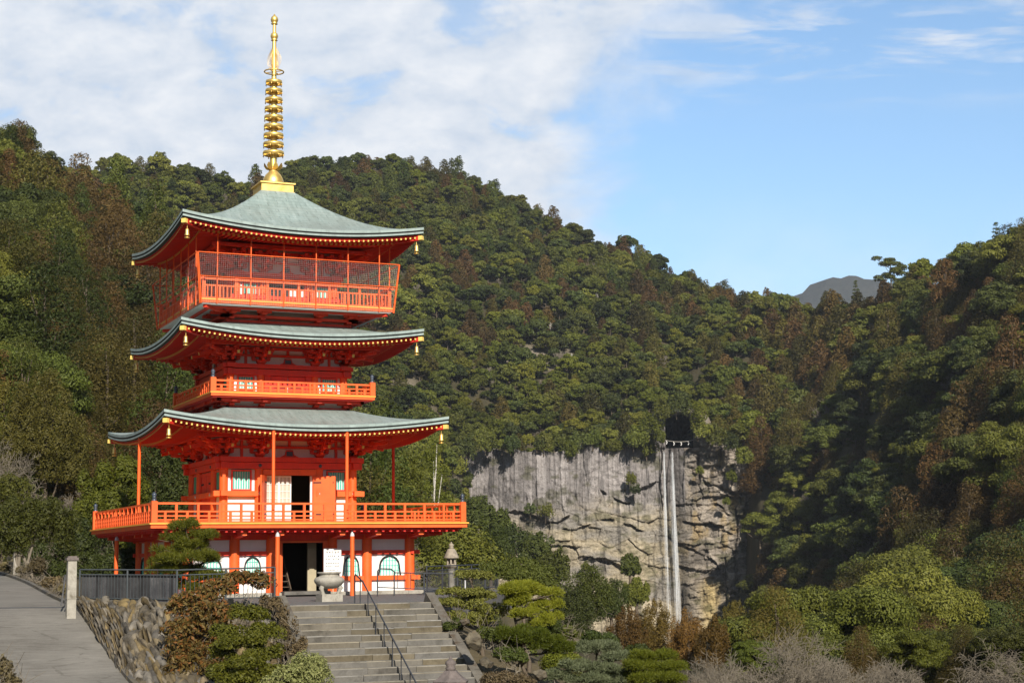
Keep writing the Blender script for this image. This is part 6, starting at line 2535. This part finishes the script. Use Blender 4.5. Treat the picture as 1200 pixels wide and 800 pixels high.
def pads_from_px(D, base, pads, depth_k=0.8, vk=1.9):
    """pads: (u, v, ru, rv, dD) in photo pixels at distance D + dD -> local centres and radii"""
    P, R = [], []
    for (u, v, ru, rv, dD) in pads:
        m = (D + dD) / FPX
        P.append(at(u, v, D + dD) - base)
        R.append((ru * m * 1.08, ru * m * depth_k, rv * m * vk))
    return np.array(P), np.array(R)


def subpads(rng, P, R, n, k=0.42):
    """break each pad into smaller overlapping tufts with an uneven rim"""
    Q, S_ = [], []
    for p, r in zip(P, R):
        for _ in range(n):
            a = rng.uniform(0, 6.283)
            q = rng.uniform(0.1, 0.85) ** 0.6
            Q.append(p + np.array([r[0] * q * math.cos(a), r[1] * q * math.sin(a), r[2] * rng.uniform(-0.35, 0.35) * (1 - q * 0.4)]))
            S_.append((r[0] * k * rng.uniform(0.7, 1.2), r[1] * k * rng.uniform(0.7, 1.2), r[2] * rng.uniform(0.5, 0.75)))
    return np.array(Q), np.array(S_)


def pine(name, label, D, ub, zb, pads, lm, n, seed, length=0.13, width=0.010, trunk_r=0.09, lean=(0, 0), needle=True, leafsize=0.05):
    rng = np.random.default_rng(seed)
    base = at(ub, 655, D)
    base[2] = zb
    P, R = pads_from_px(D, base, pads, 0.8, 1.65)
    R = R * np.array([1.12, 1.12, 1.0])
    Q, S2 = subpads(rng, P, R, 10)
    if needle:
        V, F = needles(rng, Q, S2, n, length, width)
        V2, F2 = leaf_cards(rng, Q, S2, n // 3, 0.05, 0.5, 0.5, -0.3, (0.6, 0.9))
        V, F = np.concatenate([V, V2]), np.concatenate([F, F2 + len(V)])
    else:
        V, F = leaf_cards(rng, Q, S2, n, leafsize, 0.7, 0.6, -0.35)
    segs = []
    top = P[np.argmax(P[:, 2])]
    pts = [np.array([0, 0, -0.3])]
    for i in range(1, 7):
        t = i / 6
        pts.append(np.array([top[0] * t + 0.12 * math.sin(5 * t + seed), top[1] * t + 0.1 * math.cos(4 * t + seed), top[2] * t]))
    for i in range(6):
        segs.append((pts[i], pts[i + 1], trunk_r * (1 - 0.13 * i), trunk_r * (1 - 0.13 * (i + 1))))
    for p in P:
        t = min(0.97, max(0.1, p[2] / max(top[2], 0.1) - 0.08))
        i = min(5, int(t * 6))
        s = pts[i] + (pts[i + 1] - pts[i]) * (t * 6 - i)
        m = (s + p) / 2 + np.array([0, 0, -0.06])
        segs += [(s, m, trunk_r * 0.5, trunk_r * 0.36), (m, p + np.array([0, 0, -0.02]), trunk_r * 0.36, trunk_r * 0.15)]
        for _ in range(4):
            e = p + rng.normal(size=3) * np.array([0.3, 0.25, 0.04])
            segs.append((m, e, trunk_r * 0.2, trunk_r * 0.1))
    tv, tf = tubes_np(segs, 6)
    return own_tree(name, base, label, V, F, lm, tv, tf, BARK, 'pine tree')


pine('garden_pine', 'layered garden pine clipped into flat pads in front of the pagoda', 58.5, 226, -0.15,
     [(217, 617, 17, 6, 0), (236, 628, 15, 6, -.3), (206, 632, 15, 6.5, .2), (228, 640, 16, 7, -.3), (203, 645, 17, 7, -.2), (219, 655, 26, 8, -.5), (243, 656, 14, 6, -.1), (196, 659, 14, 6, .3), (205, 668, 22, 6, 0),
      (240, 676, 20, 6, -.2), (226, 690, 13, 7, -.3), (209, 686, 14, 7, .2)], L_PINE, 30000, 11, 0.12, 0.0075)
# right-hand group
pine('garden_pine', 'dark clipped pine with small separate pads beside the steps', 55.0, 566, -2.0,
     [(553, 676, 20, 6, -.5), (545, 694, 20, 5.5, -.8), (527, 693, 12, 5, -.4), (540, 708, 20, 7, -1.0), (562, 700, 14, 6, -.6), (528, 706, 12, 6, -.4), (575, 716, 17, 8, -.9), (545, 724, 18, 7, -1.2), (560, 728, 15, 6, -1.0), (531, 722, 11, 6, -1)],
     L_PINED, 16000, 12, needle=False, leafsize=0.045)
pine('garden_pine', 'broad dark domed pine behind the clipped pads', 58.0, 610, -2.2,
     [(598, 672, 26, 10, .3), (622, 680, 26, 12, .4), (575, 668, 14, 8, .5), (610, 660, 14, 6, .8), (640, 690, 16, 10, .3), (632, 668, 12, 7, .8)], L_PINED, 15000, 13, needle=False, leafsize=0.05)
pine('garden_pine', 'bright yellow green pine with drooping needle pads', 54.0, 618, -2.6,
     [(600, 692, 22, 8, -.3), (620, 698, 20, 9, -.2), (631, 712, 12, 8, 0), (645, 697, 11, 7, .3), (647, 709, 10, 6, .3), (646, 724, 11, 6, .2), (615, 719, 14, 6, -.4), (605, 706, 14, 5, -.2), (633, 730, 14, 7, -.3)],
     L_PINE, 24000, 14, 0.11, 0.0075)
pine('garden_pine', 'wide low pine pad spreading over the slope below the bright pine', 51.5, 625, -3.1,
     [(605, 743, 16, 8, -.3), (622, 748, 20, 8, -.5), (640, 754, 20, 8, -.3), (658, 760, 17, 6, 0), (600, 756, 12, 6, 0)], L_PINE, 20000, 15, 0.11, 0.0075)
pine('garden_pine', 'blue green pine with tufted layers at the lower edge', 48.5, 690, -3.3,
     [(697, 760, 22, 6, 0), (722, 771, 18, 6, -.3), (672, 782, 16, 6, -.5), (700, 783, 20, 6, -.8), (728, 788, 14, 6, -.2), (655, 793, 16, 6, -.3), (690, 797, 22, 6, -.9), (716, 800, 18, 6, -.5)], L_BLUE, 20000, 16, 0.10, 0.0085)
pine('garden_pine', 'light green fluffy pine at the lower edge beside the blue green one', 48.0, 766, -3.4,
     [(765, 770, 22, 6, 0), (752, 781, 18, 6, -.3), (782, 783, 18, 6, -.2), (764, 794, 24, 6, -.5), (788, 797, 14, 6, -.2), (742, 796, 12, 6, 0)], L_PINE, 18000, 17, 0.11, 0.008)


def shrub(name, label, D, ub, zb, puffs, lm, n, size, seed, bare=0, bmat=BARKG, cat='shrub', asp=0.75, jit=0.6, sub=8, kk=0.5):
    rng = np.random.default_rng(seed)
    base = at(ub, 655, D)
    base[2] = zb
    P, R = pads_from_px(D, base, puffs, 0.85, 1.5)
    Q, S2 = subpads(rng, P, R, sub, kk) if sub else (P, R)
    V, F = leaf_cards(rng, Q, S2, n, size, asp, jit, -0.5)
    segs = []
    for k in range(max(3, bare)):
        p = P[rng.integers(len(P))] + rng.normal(size=3) * R[0] * 0.6
        s = np.array([rng.normal() * 0.15, rng.normal() * 0.15, -0.3])
        q = s
        for i in range(1, 6):
            t = i / 5
            e = s + (p - s) * t + rng.normal(size=3) * 0.08
            segs.append((q, e, 0.018 * (1.2 - 0.8 * t), 0.018 * (1.05 - 0.8 * t)))
            if bare and i > 2:
                for _ in range(3):
                    segs.append((e, e + rng.normal(size=3) * 0.22 + np.array([0, 0, 0.1]), 0.008, 0.004))
            q = e
    tv, tf = tubes_np(segs, 5)
    return own_tree(name, base, label, V, F, lm, tv, tf, bmat, cat)


shrub('clipped_shrub', 'rounded yew clipped into mossy green clouds beside the steps', 46.5, 285, -3.0,
      [(287, 722, 24, 11, 0), (268, 742, 20, 11, -.2), (308, 742, 20, 11, -.1), (289, 752, 26, 10, -.7), (262, 765, 15, 10, -.2), (312, 765, 17, 10, -.2), (287, 775, 28, 11, -.9), (262, 788, 17, 10, -.5), (305, 790, 22, 10, -.6), (280, 797, 24, 10, -1.1)],
      L_TOPI, 26000, 0.045, 21, sub=9, kk=0.45)
shrub('azalea_shrub', 'loose russet and green azalea with pale bare stems left of the clipped yew', 50.0, 243, -2.6,
      [(285, 677, 20, 8, .8), (262, 690, 20, 10, .5), (235, 700, 22, 12, .2), (215, 712, 18, 14, 0), (245, 720, 26, 14, -.3), (222, 738, 24, 14, -.3), (250, 745, 20, 16, -.2), (228, 762, 26, 14, -.6), (215, 782, 24, 14, -.7), (245, 790, 22, 14, -.8), (306, 683, 13, 7, .9)],
      L_AZAL, 9500, 0.075, 22, 12, BARKG, sub=10, kk=0.55, jit=0.9)
shrub('round_shrub', 'pale yellow green round shrub at the foot of the steps', 43.5, 348, -3.3,
      [(348, 790, 30, 20, 0), (335, 800, 22, 14, -.2), (362, 800, 22, 14, -.2)], L_PALE, 9000, 0.045, 23, sub=9, kk=0.5)
shrub('roadside_shrub', 'dry twiggy shrub in the lower left corner beside the road', 41.0, -2, -3.0,
      [(-2, 790, 14, 14, 0), (12, 800, 12, 9, -.2), (4, 778, 5, 8, 0)], L_DRY, 1600, 0.05, 24, 20, BARKG, sub=6)
shrub('low_shrub', 'low brown clipped shrub beside the garden rocks', 46.5, 590, -3.3, [(592, 797, 24, 11, 0), (575, 799, 14, 8, 0), (612, 800, 12, 8, 0)], L_DRY, 5000, 0.04, 25, sub=8)
shrub('low_shrub', 'small smooth green shrub behind the blue green pine', 51.0, 660, -3.2, [(660, 776, 22, 11, 0)], L_TOPI, 5000, 0.045, 26, sub=12)
for k, (u, v, D, ru, rv, lm, lab) in enumerate([(580, 745, 51.5, 16, 10, L_DARK, 'dark undergrowth beneath the separate clipped pads'), (600, 768, 49.5, 18, 8, L_DARK, 'dark undergrowth under the wide low pine pad'),
        (640, 735, 56, 16, 9, L_DARK, 'dark undergrowth behind the wide low pine pad'), (568, 742, 51.5, 8, 6, L_YEL, 'yellowish plant between the rocks and the steps'),
        (660, 742, 60, 18, 9, L_MID, 'green undergrowth right of the bright pine'), (700, 748, 58, 20, 8, L_DARK, 'dark undergrowth behind the blue green pine'),
        (745, 765, 54, 16, 8, L_DARK, 'dark undergrowth behind the light green pine'), (530, 732, 52, 10, 7, L_DARK, 'dark plant between the right kerb and the clipped pads')]):
    p = at(u, v + rv, D)
    shrub('low_shrub', lab, D, u, p[2], [(u, v, ru, rv, 0), (u + ru * .5, v + rv * .3, ru * .6, rv * .7, 0)], lm, 4200, 0.05, 330 + k, 6, BARKG, sub=9)
# creeping plants and brush on the bank left of the steps
shrub('bank_shrub', 'sparse brown brush on the bank against the left kerb of the steps', 50.0, 335, -2.2,
      [(330, 722, 8, 14, .3), (340, 740, 9, 14, 0), (345, 760, 12, 12, -.5), (320, 708, 12, 8, 1.0)], L_DRY, 2600, 0.05, 27, 14, BARKG, sub=7)

# shrubs and trees along the road on the left
for k, (u, v, D, ru, rv, lm, lab) in enumerate([
        (6, 664, 86, 9, 4, L_DRY, 'low dry clipped shrub left of the small stone marker post'),
        (27, 668, 79, 6, 4, L_DRY, 'low dry shrub just right of the small stone marker post'),
        (43, 665, 77, 11, 9, L_DRY, 'tallest bare twiggy shrub below the slanting tree trunks'),
        (60, 682, 69, 12, 6, L_DRY, 'spreading dry shrub at the road edge right of the twiggy one'),
        (71, 690, 64, 7, 5, L_DRY, 'small dry shrub close to the tall stone post')]):
    p = at(u, v + rv, D)
    shrub('roadside_shrub', lab, D, u, p[2], [(u, v, ru, rv, 0)], lm, 1500, 0.07, 40 + k, 16 if k == 2 else 8, BARKG, sub=8)


def big_tree(name, label, D, u, zb, puffs, lm, n, size, seed, bm=BARK, tr=0.22, nl=10, jit=0.55, sub=7, kk=0.45, cat='tree', group=None, stems=1):
    rng = np.random.default_rng(seed)
    base = at(u, 655, D)
    base[2] = zb
    P, R = pads_from_px(D, base, puffs, 0.9)
    Q, S2 = subpads(rng, P, R, sub, kk)
    S2 = S2 * np.array([1, 1, 1.15])
    if D < 300:
        size, n = size * 0.62, int(n * 2.4)
    V, F = leaf_cards(rng, Q, S2, n, size, 0.75, jit * 0.75, -0.5)
    h = P[:, 2].max()
    if stems == 1:
        tv, tf = limbs(rng, h, 3, list(P), tr, 0.85, nl)
    else:
        segs = []
        for k in range(stems):
            p = P[rng.integers(len(P))]
            s = np.array([rng.normal() * 0.3, rng.normal() * 0.3, -0.3])
            q = s
            for i in range(1, 6):
                t = i / 5
                e = s + (p - s) * t + rng.normal(size=3) * 0.1 + np.array([0, 0, 0.2 * math.sin(3.14 * t)])
                segs.append((q, e, tr * (1.1 - 0.7 * t), tr * (0.97 - 0.7 * t)))
                q = e
        tv, tf = tubes_np(segs, 7)
    return own_tree(name, base, label, V, F, lm, tv, tf, bm, cat, group)


big_tree('cedar_tree', 'big golden green cedar rising above the bare cherry left of the pagoda', 138, 52, 0.5,
         [(52, 452, 16, 14, 0), (40, 470, 20, 14, 0), (66, 475, 18, 14, -1), (28, 492, 20, 14, 0), (55, 498, 24, 16, -2), (80, 505, 17, 14, 0), (20, 520, 20, 14, 0), (45, 528, 24, 14, -3), (76, 532, 20, 14, -1), (95, 525, 12, 12, 0), (30, 550, 28, 14, 0), (70, 556, 28, 14, -1)],
         L_GOLD, 15000, 0.16, 51, tr=0.35)
big_tree('cedar_tree', 'tall olive brown cedar at the far left edge', 142, 5, 0.5,
         [(4, 470, 14, 14, 0), (-8, 490, 18, 14, 0), (8, 500, 14, 12, 0), (-4, 520, 24, 16, 0), (0, 550, 28, 18, 0), (12, 575, 28, 16, 0)], L_GOLD, 9000, 0.16, 52, tr=0.32)
big_tree('broadleaf_tree', 'bright yellow green broadleaf tree by the left corner of the balcony', 92, 135, -0.4,
         [(135, 555, 22, 13, 0), (115, 575, 20, 14, 0), (150, 575, 20, 14, 0), (128, 595, 28, 15, -1), (155, 600, 20, 14, 0), (105, 608, 20, 14, 0), (98, 630, 18, 12, 0), (130, 625, 26, 16, 0)], L_YEL, 11000, 0.15, 53, tr=0.16)
big_tree('broadleaf_tree', 'dark evergreen filling the shade behind the left end of the balcony', 96, 185, -0.4,
         [(190, 545, 30, 24, 0), (215, 540, 24, 22, 0), (175, 585, 30, 24, 0), (210, 590, 30, 26, 0), (165, 625, 32, 22, 0), (200, 635, 34, 24, 0), (150, 655, 30, 18, 0), (190, 665, 34, 16, 0)], L_DARK, 15000, 0.15, 54, tr=0.2)
big_tree('broadleaf_tree', 'leaning many stemmed tree beside the small stone marker post', 80, 32, 0.3,
         [(20, 600, 22, 12, 0), (50, 605, 24, 14, 0), (78, 612, 16, 12, 0), (5, 615, 20, 14, 0), (35, 625, 24, 12, 0), (65, 630, 18, 12, 0), (10, 640, 14, 9, 0)], L_MID, 8500, 0.11, 55, BARKG, 0.10, stems=5)
big_tree('broadleaf_tree', 'dark green tree in the shade behind the tall stone post', 88, 85, 0.0,
         [(85, 630, 22, 16, 0), (105, 650, 22, 16, 0), (65, 650, 22, 16, 0), (90, 672, 30, 14, 0), (120, 668, 22, 14, 0), (45, 665, 20, 12, 0)], L_DARK, 8500, 0.12, 56, tr=0.14)
big_tree('broadleaf_tree', 'dull green tree at the far left beyond the road', 100, 0, 1.0,
         [(-8, 595, 22, 16, 0), (10, 580, 20, 14, 0), (-5, 630, 26, 18, 0), (15, 645, 18, 14, 0)], L_MID, 6000, 0.13, 57, tr=0.14)
# right of the pagoda
big_tree('broadleaf_tree', 'dark rounded evergreen behind the right end of the balcony', 150, 478, -6,
         [(478, 545, 20, 14, 0), (465, 560, 18, 14, 0), (492, 562, 18, 14, 0), (478, 580, 26, 16, 0), (460, 600, 22, 14, 0), (495, 600, 22, 16, 0)], L_MID, 7500, 0.17, 58, tr=0.2)
big_tree('slender_tree', 'slender tree with whitish lichened stems right of the pagoda', 140, 512, -7,
         [(512, 520, 8, 10, 0), (508, 540, 11, 10, 0), (518, 556, 11, 11, 0), (506, 575, 12, 11, 0), (520, 590, 11, 11, 0), (510, 608, 13, 11, 0)], L_MID, 2600, 0.14, 59, BARKW, 0.22, nl=6, jit=0.9)
big_tree('broadleaf_tree', 'low yellow green bush peeping over the right balcony rail', 120, 490, -4, [(488, 600, 18, 9, 0), (478, 608, 16, 10, 0), (505, 612, 14, 9, 0), (490, 630, 24, 14, 0)], L_YEL, 4200, 0.13, 60, tr=0.12)
for k, (u, v, D, ru, lm, lab) in enumerate([
        (548, 640, 210, 22, L_MID, 'dull green bush right of the tall stone lantern'),
        (580, 610, 420, 20, L_MID, 'uppermost dull green bush against the foot of the grey rock columns'),
        (600, 632, 400, 22, L_DARK, 'dark green bush under the left end of the cliff'),
        (628, 640, 380, 20, L_DARK, 'dark green bush just left of the undercut ledge'),
        (575, 640, 230, 26, L_DARK, 'dark green bush above the domed pine'),
        (560, 600, 430, 20, L_DARK, 'dark bush on the slope below the left edge of the cliff'),
        (648, 660, 330, 20, L_MID, 'dull green bush below the tan rock ledge'),
        (690, 692, 165, 34, L_MID, 'large dark green tree standing before the foot of the cliff'),
        (672, 712, 150, 26, L_DARK, 'dark tree low between the bright pine and the cliff'),
        (716, 700, 175, 22, L_DARK, 'narrow dark green tree at the right of the large one before the cliff'),
        (745, 690, 260, 16, L_MID, 'small tree climbing the gully left of the waterfall'),
        (738, 660, 420, 12, L_MID, 'slim green tree on the ledge left of the waterfall')]):
    p = at(u, v, D)
    m = ru
    big_tree('broadleaf_tree', lab, D, u, p[2] - 1.6 * ru * D / FPX,
             [(u, v - 0.35 * m, m * .5, m * .35, 0), (u - .45 * m, v, m * .5, m * .4, 0), (u + .45 * m, v + .05 * m, m * .5, m * .4, 0), (u, v + .25 * m, m * .6, m * .45, -1), (u - .4 * m, v + .5 * m, m * .55, m * .45, 0), (u + .4 * m, v + .55 * m, m * .55, m * .45, 0), (u, v + .8 * m, m * .7, m * .45, 0)],
             lm, 5200, 0.0016 * D * 0.62, 70 + k, tr=0.10 + D / 1600)
# copper coloured cypresses before the plunge pool
for k, (u, v, D, ru, lm, lab) in enumerate([
        (735, 738, 150, 24, L_RUSTC, 'leftmost copper coloured cypress below the cliff'),
        (770, 735, 155, 26, L_RUSTC, 'copper coloured cypress directly below the waterfall'),
        (805, 745, 150, 24, L_RUSTC, 'copper coloured cypress just right of the waterfall foot'),
        (836, 748, 145, 22, L_RUSTC, 'short copper cypress between the waterfall foot and the golden ones'),
        (862, 728, 165, 20, L_GOLD, 'golden olive cypress at the lower right corner of the cliff'),
        (893, 732, 165, 22, L_GOLD, 'golden olive cypress right of the cliff foot')]):
    p = at(u, v, D)
    m = ru
    big_tree('cypress_tree', lab, D, u, p[2] - 2.2 * ru * D / FPX,
             [(u, v - 0.75 * m, m * .28, m * .35, 0), (u - .3 * m, v - .3 * m, m * .38, m * .38, 0), (u + .32 * m, v - .25 * m, m * .38, m * .38, 0), (u, v + .1 * m, m * .55, m * .42, -1), (u - .5 * m, v + .3 * m, m * .5, m * .42, 0), (u + .5 * m, v + .35 * m, m * .5, m * .42, 0), (u, v + .75 * m, m * .8, m * .5, 0), (u, v + 1.2 * m, m * .9, m * .5, 0)],
             lm, 6500, 0.13, 90 + k, tr=0.2)

# leafless cherries
def bare_tree(label, D, u, zb, h, seed, r0=0.16, depth=5, spread=0.6, up=0.2, weep=0.0, twig=0.011, L0=None, name='bare_tree', bm=BARKG):
    rng = np.random.default_rng(seed)
    segs = bare_segs(rng, h, spread, depth, r0, up, weep=weep, twig=twig, L0=L0)
    p = at(u, 655, D)
    t = thing(name, (p[0], p[1], zb), label, 'bare tree')
    tv, tf = tubes_np(segs[:3], 8)
    link('trunk', np_mesh('trunk', tv, tf, [bm]), t)
    V, F = tubes_np(segs[3:], 4)
    link('crown', np_mesh('crown', V, F, [bm]), t)
    return t


bt = [('leafless grey cherry in front of the big golden green cedar', 112, 18, 1.0, 9.5, 401, 0.2, 5, 0.62),
      ('leafless grey cherry left of the first floor eave', 118, 92, 0.0, 8.0, 402, 0.17, 5, 0.62),
      ('tangled leafless cherry just right of the ground floor eave', 118, 440, -3.5, 7.5, 403, 0.16, 5, 0.6),
      ('drooping leafless cherry behind the right side of the balcony', 108, 458, -3.5, 5.6, 404, 0.14, 5, 0.6),
      ('leafless grey tree left of the golden cypress at the lower edge', 100, 858, -11.5, 8.2, 405, 0.15, 5, 0.62),
      ('widest leafless grey tree at the lower edge right of the waterfall', 95, 912, -11.5, 9.2, 406, 0.18, 5, 0.62),
      ('leafless grey tree right of the widest one at the lower edge', 98, 962, -11.5, 8.6, 407, 0.16, 5, 0.62),
      ('leafless tree with a pale forked trunk low on the right', 104, 1022, -11.0, 7.6, 408, 0.15, 5, 0.6),
      ('weeping leafless cherry in the lower right corner', 96, 1152, -10.8, 8.2, 409, 0.16, 5, 0.6),
      ('small leafless tree near the lower right edge', 100, 1100, -11.0, 6.6, 410, 0.13, 5, 0.6),
      ('low leafless tree just right of the light green pine', 92, 812, -10.0, 5.6, 411, 0.12, 5, 0.62)]
for k, (lab, D, u, zb, h, sd2, r0, dp, spd) in enumerate(bt):
    bare_tree(lab, D, u, zb, h, sd2, r0, dp, spd, weep=0.5 if 'weeping' in lab or 'drooping' in lab else 0.0, twig=0.010)
for k, (u, v, D, sp, sc, lab) in enumerate([(1010, 775, 128, 'rust', 0.45, 'small rust brown cedar behind the bare trees on the right'), (1075, 770, 128, 'yellow', 0.6, 'yellow green tree behind the bare trees near the right edge'),
                                            (1130, 775, 130, 'olive', 0.5, 'olive cedar behind the weeping cherry'), (1180, 770, 128, 'mid', 0.6, 'dull green tree in the lower right corner behind the weeping cherry'),
                                            (940, 775, 130, 'olive', 0.42, 'golden olive cedar behind the widest leafless tree'), (880, 775, 126, 'yellow', 0.5, 'yellow green bush behind the leftmost bare tree')]):
    p = at(u, v, D)
    tree(CLOSEP[sp][k % 2], (p[0], p[1], p[2] - 6.0 * sc), lab, sc, k * 1.1, None, 'broadleaf_tree' if sp in ('yellow', 'mid') else 'cedar_tree')

# small bushes rooted in the cliff
for k, (u, v, ru, lm, lab) in enumerate([(857, 560, 9, L_YEL, 'light green bush on the ledge right of the waterfall'), (851, 588, 5, L_YEL, 'tiny bright bush on the rock right of the waterfall'),
                                         (740, 563, 8, L_MID, 'small bush on the rock left of the waterfall top'), (640, 600, 11, L_MID, 'bush on the long ledge of the grey columns'),
                                         (622, 598, 8, L_DARK, 'dark bush at the left part of the long ledge'), (820, 552, 5, L_MID, 'small bush beside the cleft right of the waterfall'),
                                         (687, 666, 7, L_YEL, 'bright green tuft on the lower rock ledge'), (745, 575, 7, L_DARK, 'dark tuft under the small bush left of the waterfall')]):
    D = CD - 6
    big_tree('cliff_bush', lab, D, u, at(u, v + ru, D)[2], [(u, v - .3 * ru, ru * .6, ru * .5, 0), (u - .4 * ru, v, ru * .5, ru * .5, 0), (u + .4 * ru, v + .1 * ru, ru * .5, ru * .5, 0)], lm, 900, 0.45, 130 + k, tr=0.12, nl=3, cat='bush')

for k, (u, v, ru, lm, lab) in enumerate([(764, 497, 17, L_YEL, 'bright yellow green tree left of the gorge mouth'), (772, 512, 9, L_MID, 'small bush at the left lip of the gorge'),
                                         (778, 480, 15, L_MID, 'tree leaning over the upper left of the gorge'), (797, 474, 15, L_DARK, 'dark tree closing the gorge from above'),
                                         (817, 482, 16, L_YEL, 'yellow green tree over the upper right of the gorge'), (822, 502, 13, L_MID, 'tree at the right lip of the gorge'),
                                         (838, 510, 15, L_MID, 'tree a little right of the gorge on the cliff edge'), (857, 518, 13, L_DARK, 'dark tree on the right shoulder of the cliff edge'),
                                         (745, 512, 15, L_MID, 'tree on the cliff edge left of the gorge'), (872, 535, 13, L_MID, 'tree hanging over the right end of the cliff'),
                                         (548, 525, 16, L_DARK, 'dark tree hanging over the left end of the cliff'), (570, 515, 16, L_MID, 'tree near the left end of the cliff edge'),
                                         (535, 545, 14, L_MID, 'bush down the left end of the cliff'), (600, 520, 12, L_DARK, 'dark tree on the cliff edge above the grey columns')]):
    D = CD - 8
    big_tree('cliff_tree', lab, D, u, at(u, v + ru, D)[2], [(u, v - .35 * ru, ru * .5, ru * .4, 0), (u - .4 * ru, v, ru * .5, ru * .45, 0), (u + .4 * ru, v + .1 * ru, ru * .5, ru * .45, -2), (u, v + .4 * ru, ru * .6, ru * .4, -2)],
             lm, 1600, 0.5, 160 + k, tr=0.2, nl=4)

_rr = random.Random(31)
for k in range(17):
    u = 548 + 13.2 * k + _rr.uniform(-4, 4)
    if 772 < u:
        continue
    v, ru = 521 + _rr.uniform(-7, 5), _rr.uniform(8, 14)
    lm = (L_MID, L_YEL, L_DARK, L_MID)[k % 4]
    D = CD - 2
    t_ = big_tree('cliff_tree', 'bushy tree overhanging the top edge of the grey rock columns', D, u, at(u, v + ru, D)[2], [(u, v - .35 * ru, ru * .5, ru * .35, 0), (u - .4 * ru, v, ru * .5, ru * .4, 0), (u + .4 * ru, v + .1 * ru, ru * .5, ru * .4, -2), (u, v + .35 * ru, ru * .5, ru * .35, -1)],
             lm, 1300, 0.48, 190 + k, tr=0.2, nl=4, group='bushy trees along the cliff edge')

# garden rocks on the slope right of the steps
for k, (u, v, D, s, lab) in enumerate([(557, 752, 49.5, (0.55, 0.45, 0.62), 'upright ochre rock against the right kerb of the steps'), (570, 776, 48.0, (0.45, 0.4, 0.42), 'pale rounded rock low beside the right kerb'),
                                       (632, 790, 47.5, (0.5, 0.42, 0.42), 'pinkish rock under the blue green pine'), (585, 765, 50.0, (0.5, 0.4, 0.35), 'dark rock in the shade under the clipped pine'),
                                       (612, 775, 50.0, (0.42, 0.4, 0.3), 'brown rock between the low pine pad and the dry shrub'), (325, 712, 52.0, (0.7, 0.55, 0.55), 'large grey rock at the upper left end of the steps'),
                                       (545, 728, 51.5, (0.4, 0.35, 0.4), 'small ochre rock high beside the right kerb'), (345, 778, 47.5, (0.5, 0.4, 0.5), 'grey rock on the bank left of the steps')]):
    p = at(u, v, D)
    rock('garden_rock', p, s, lab, 500 + k)
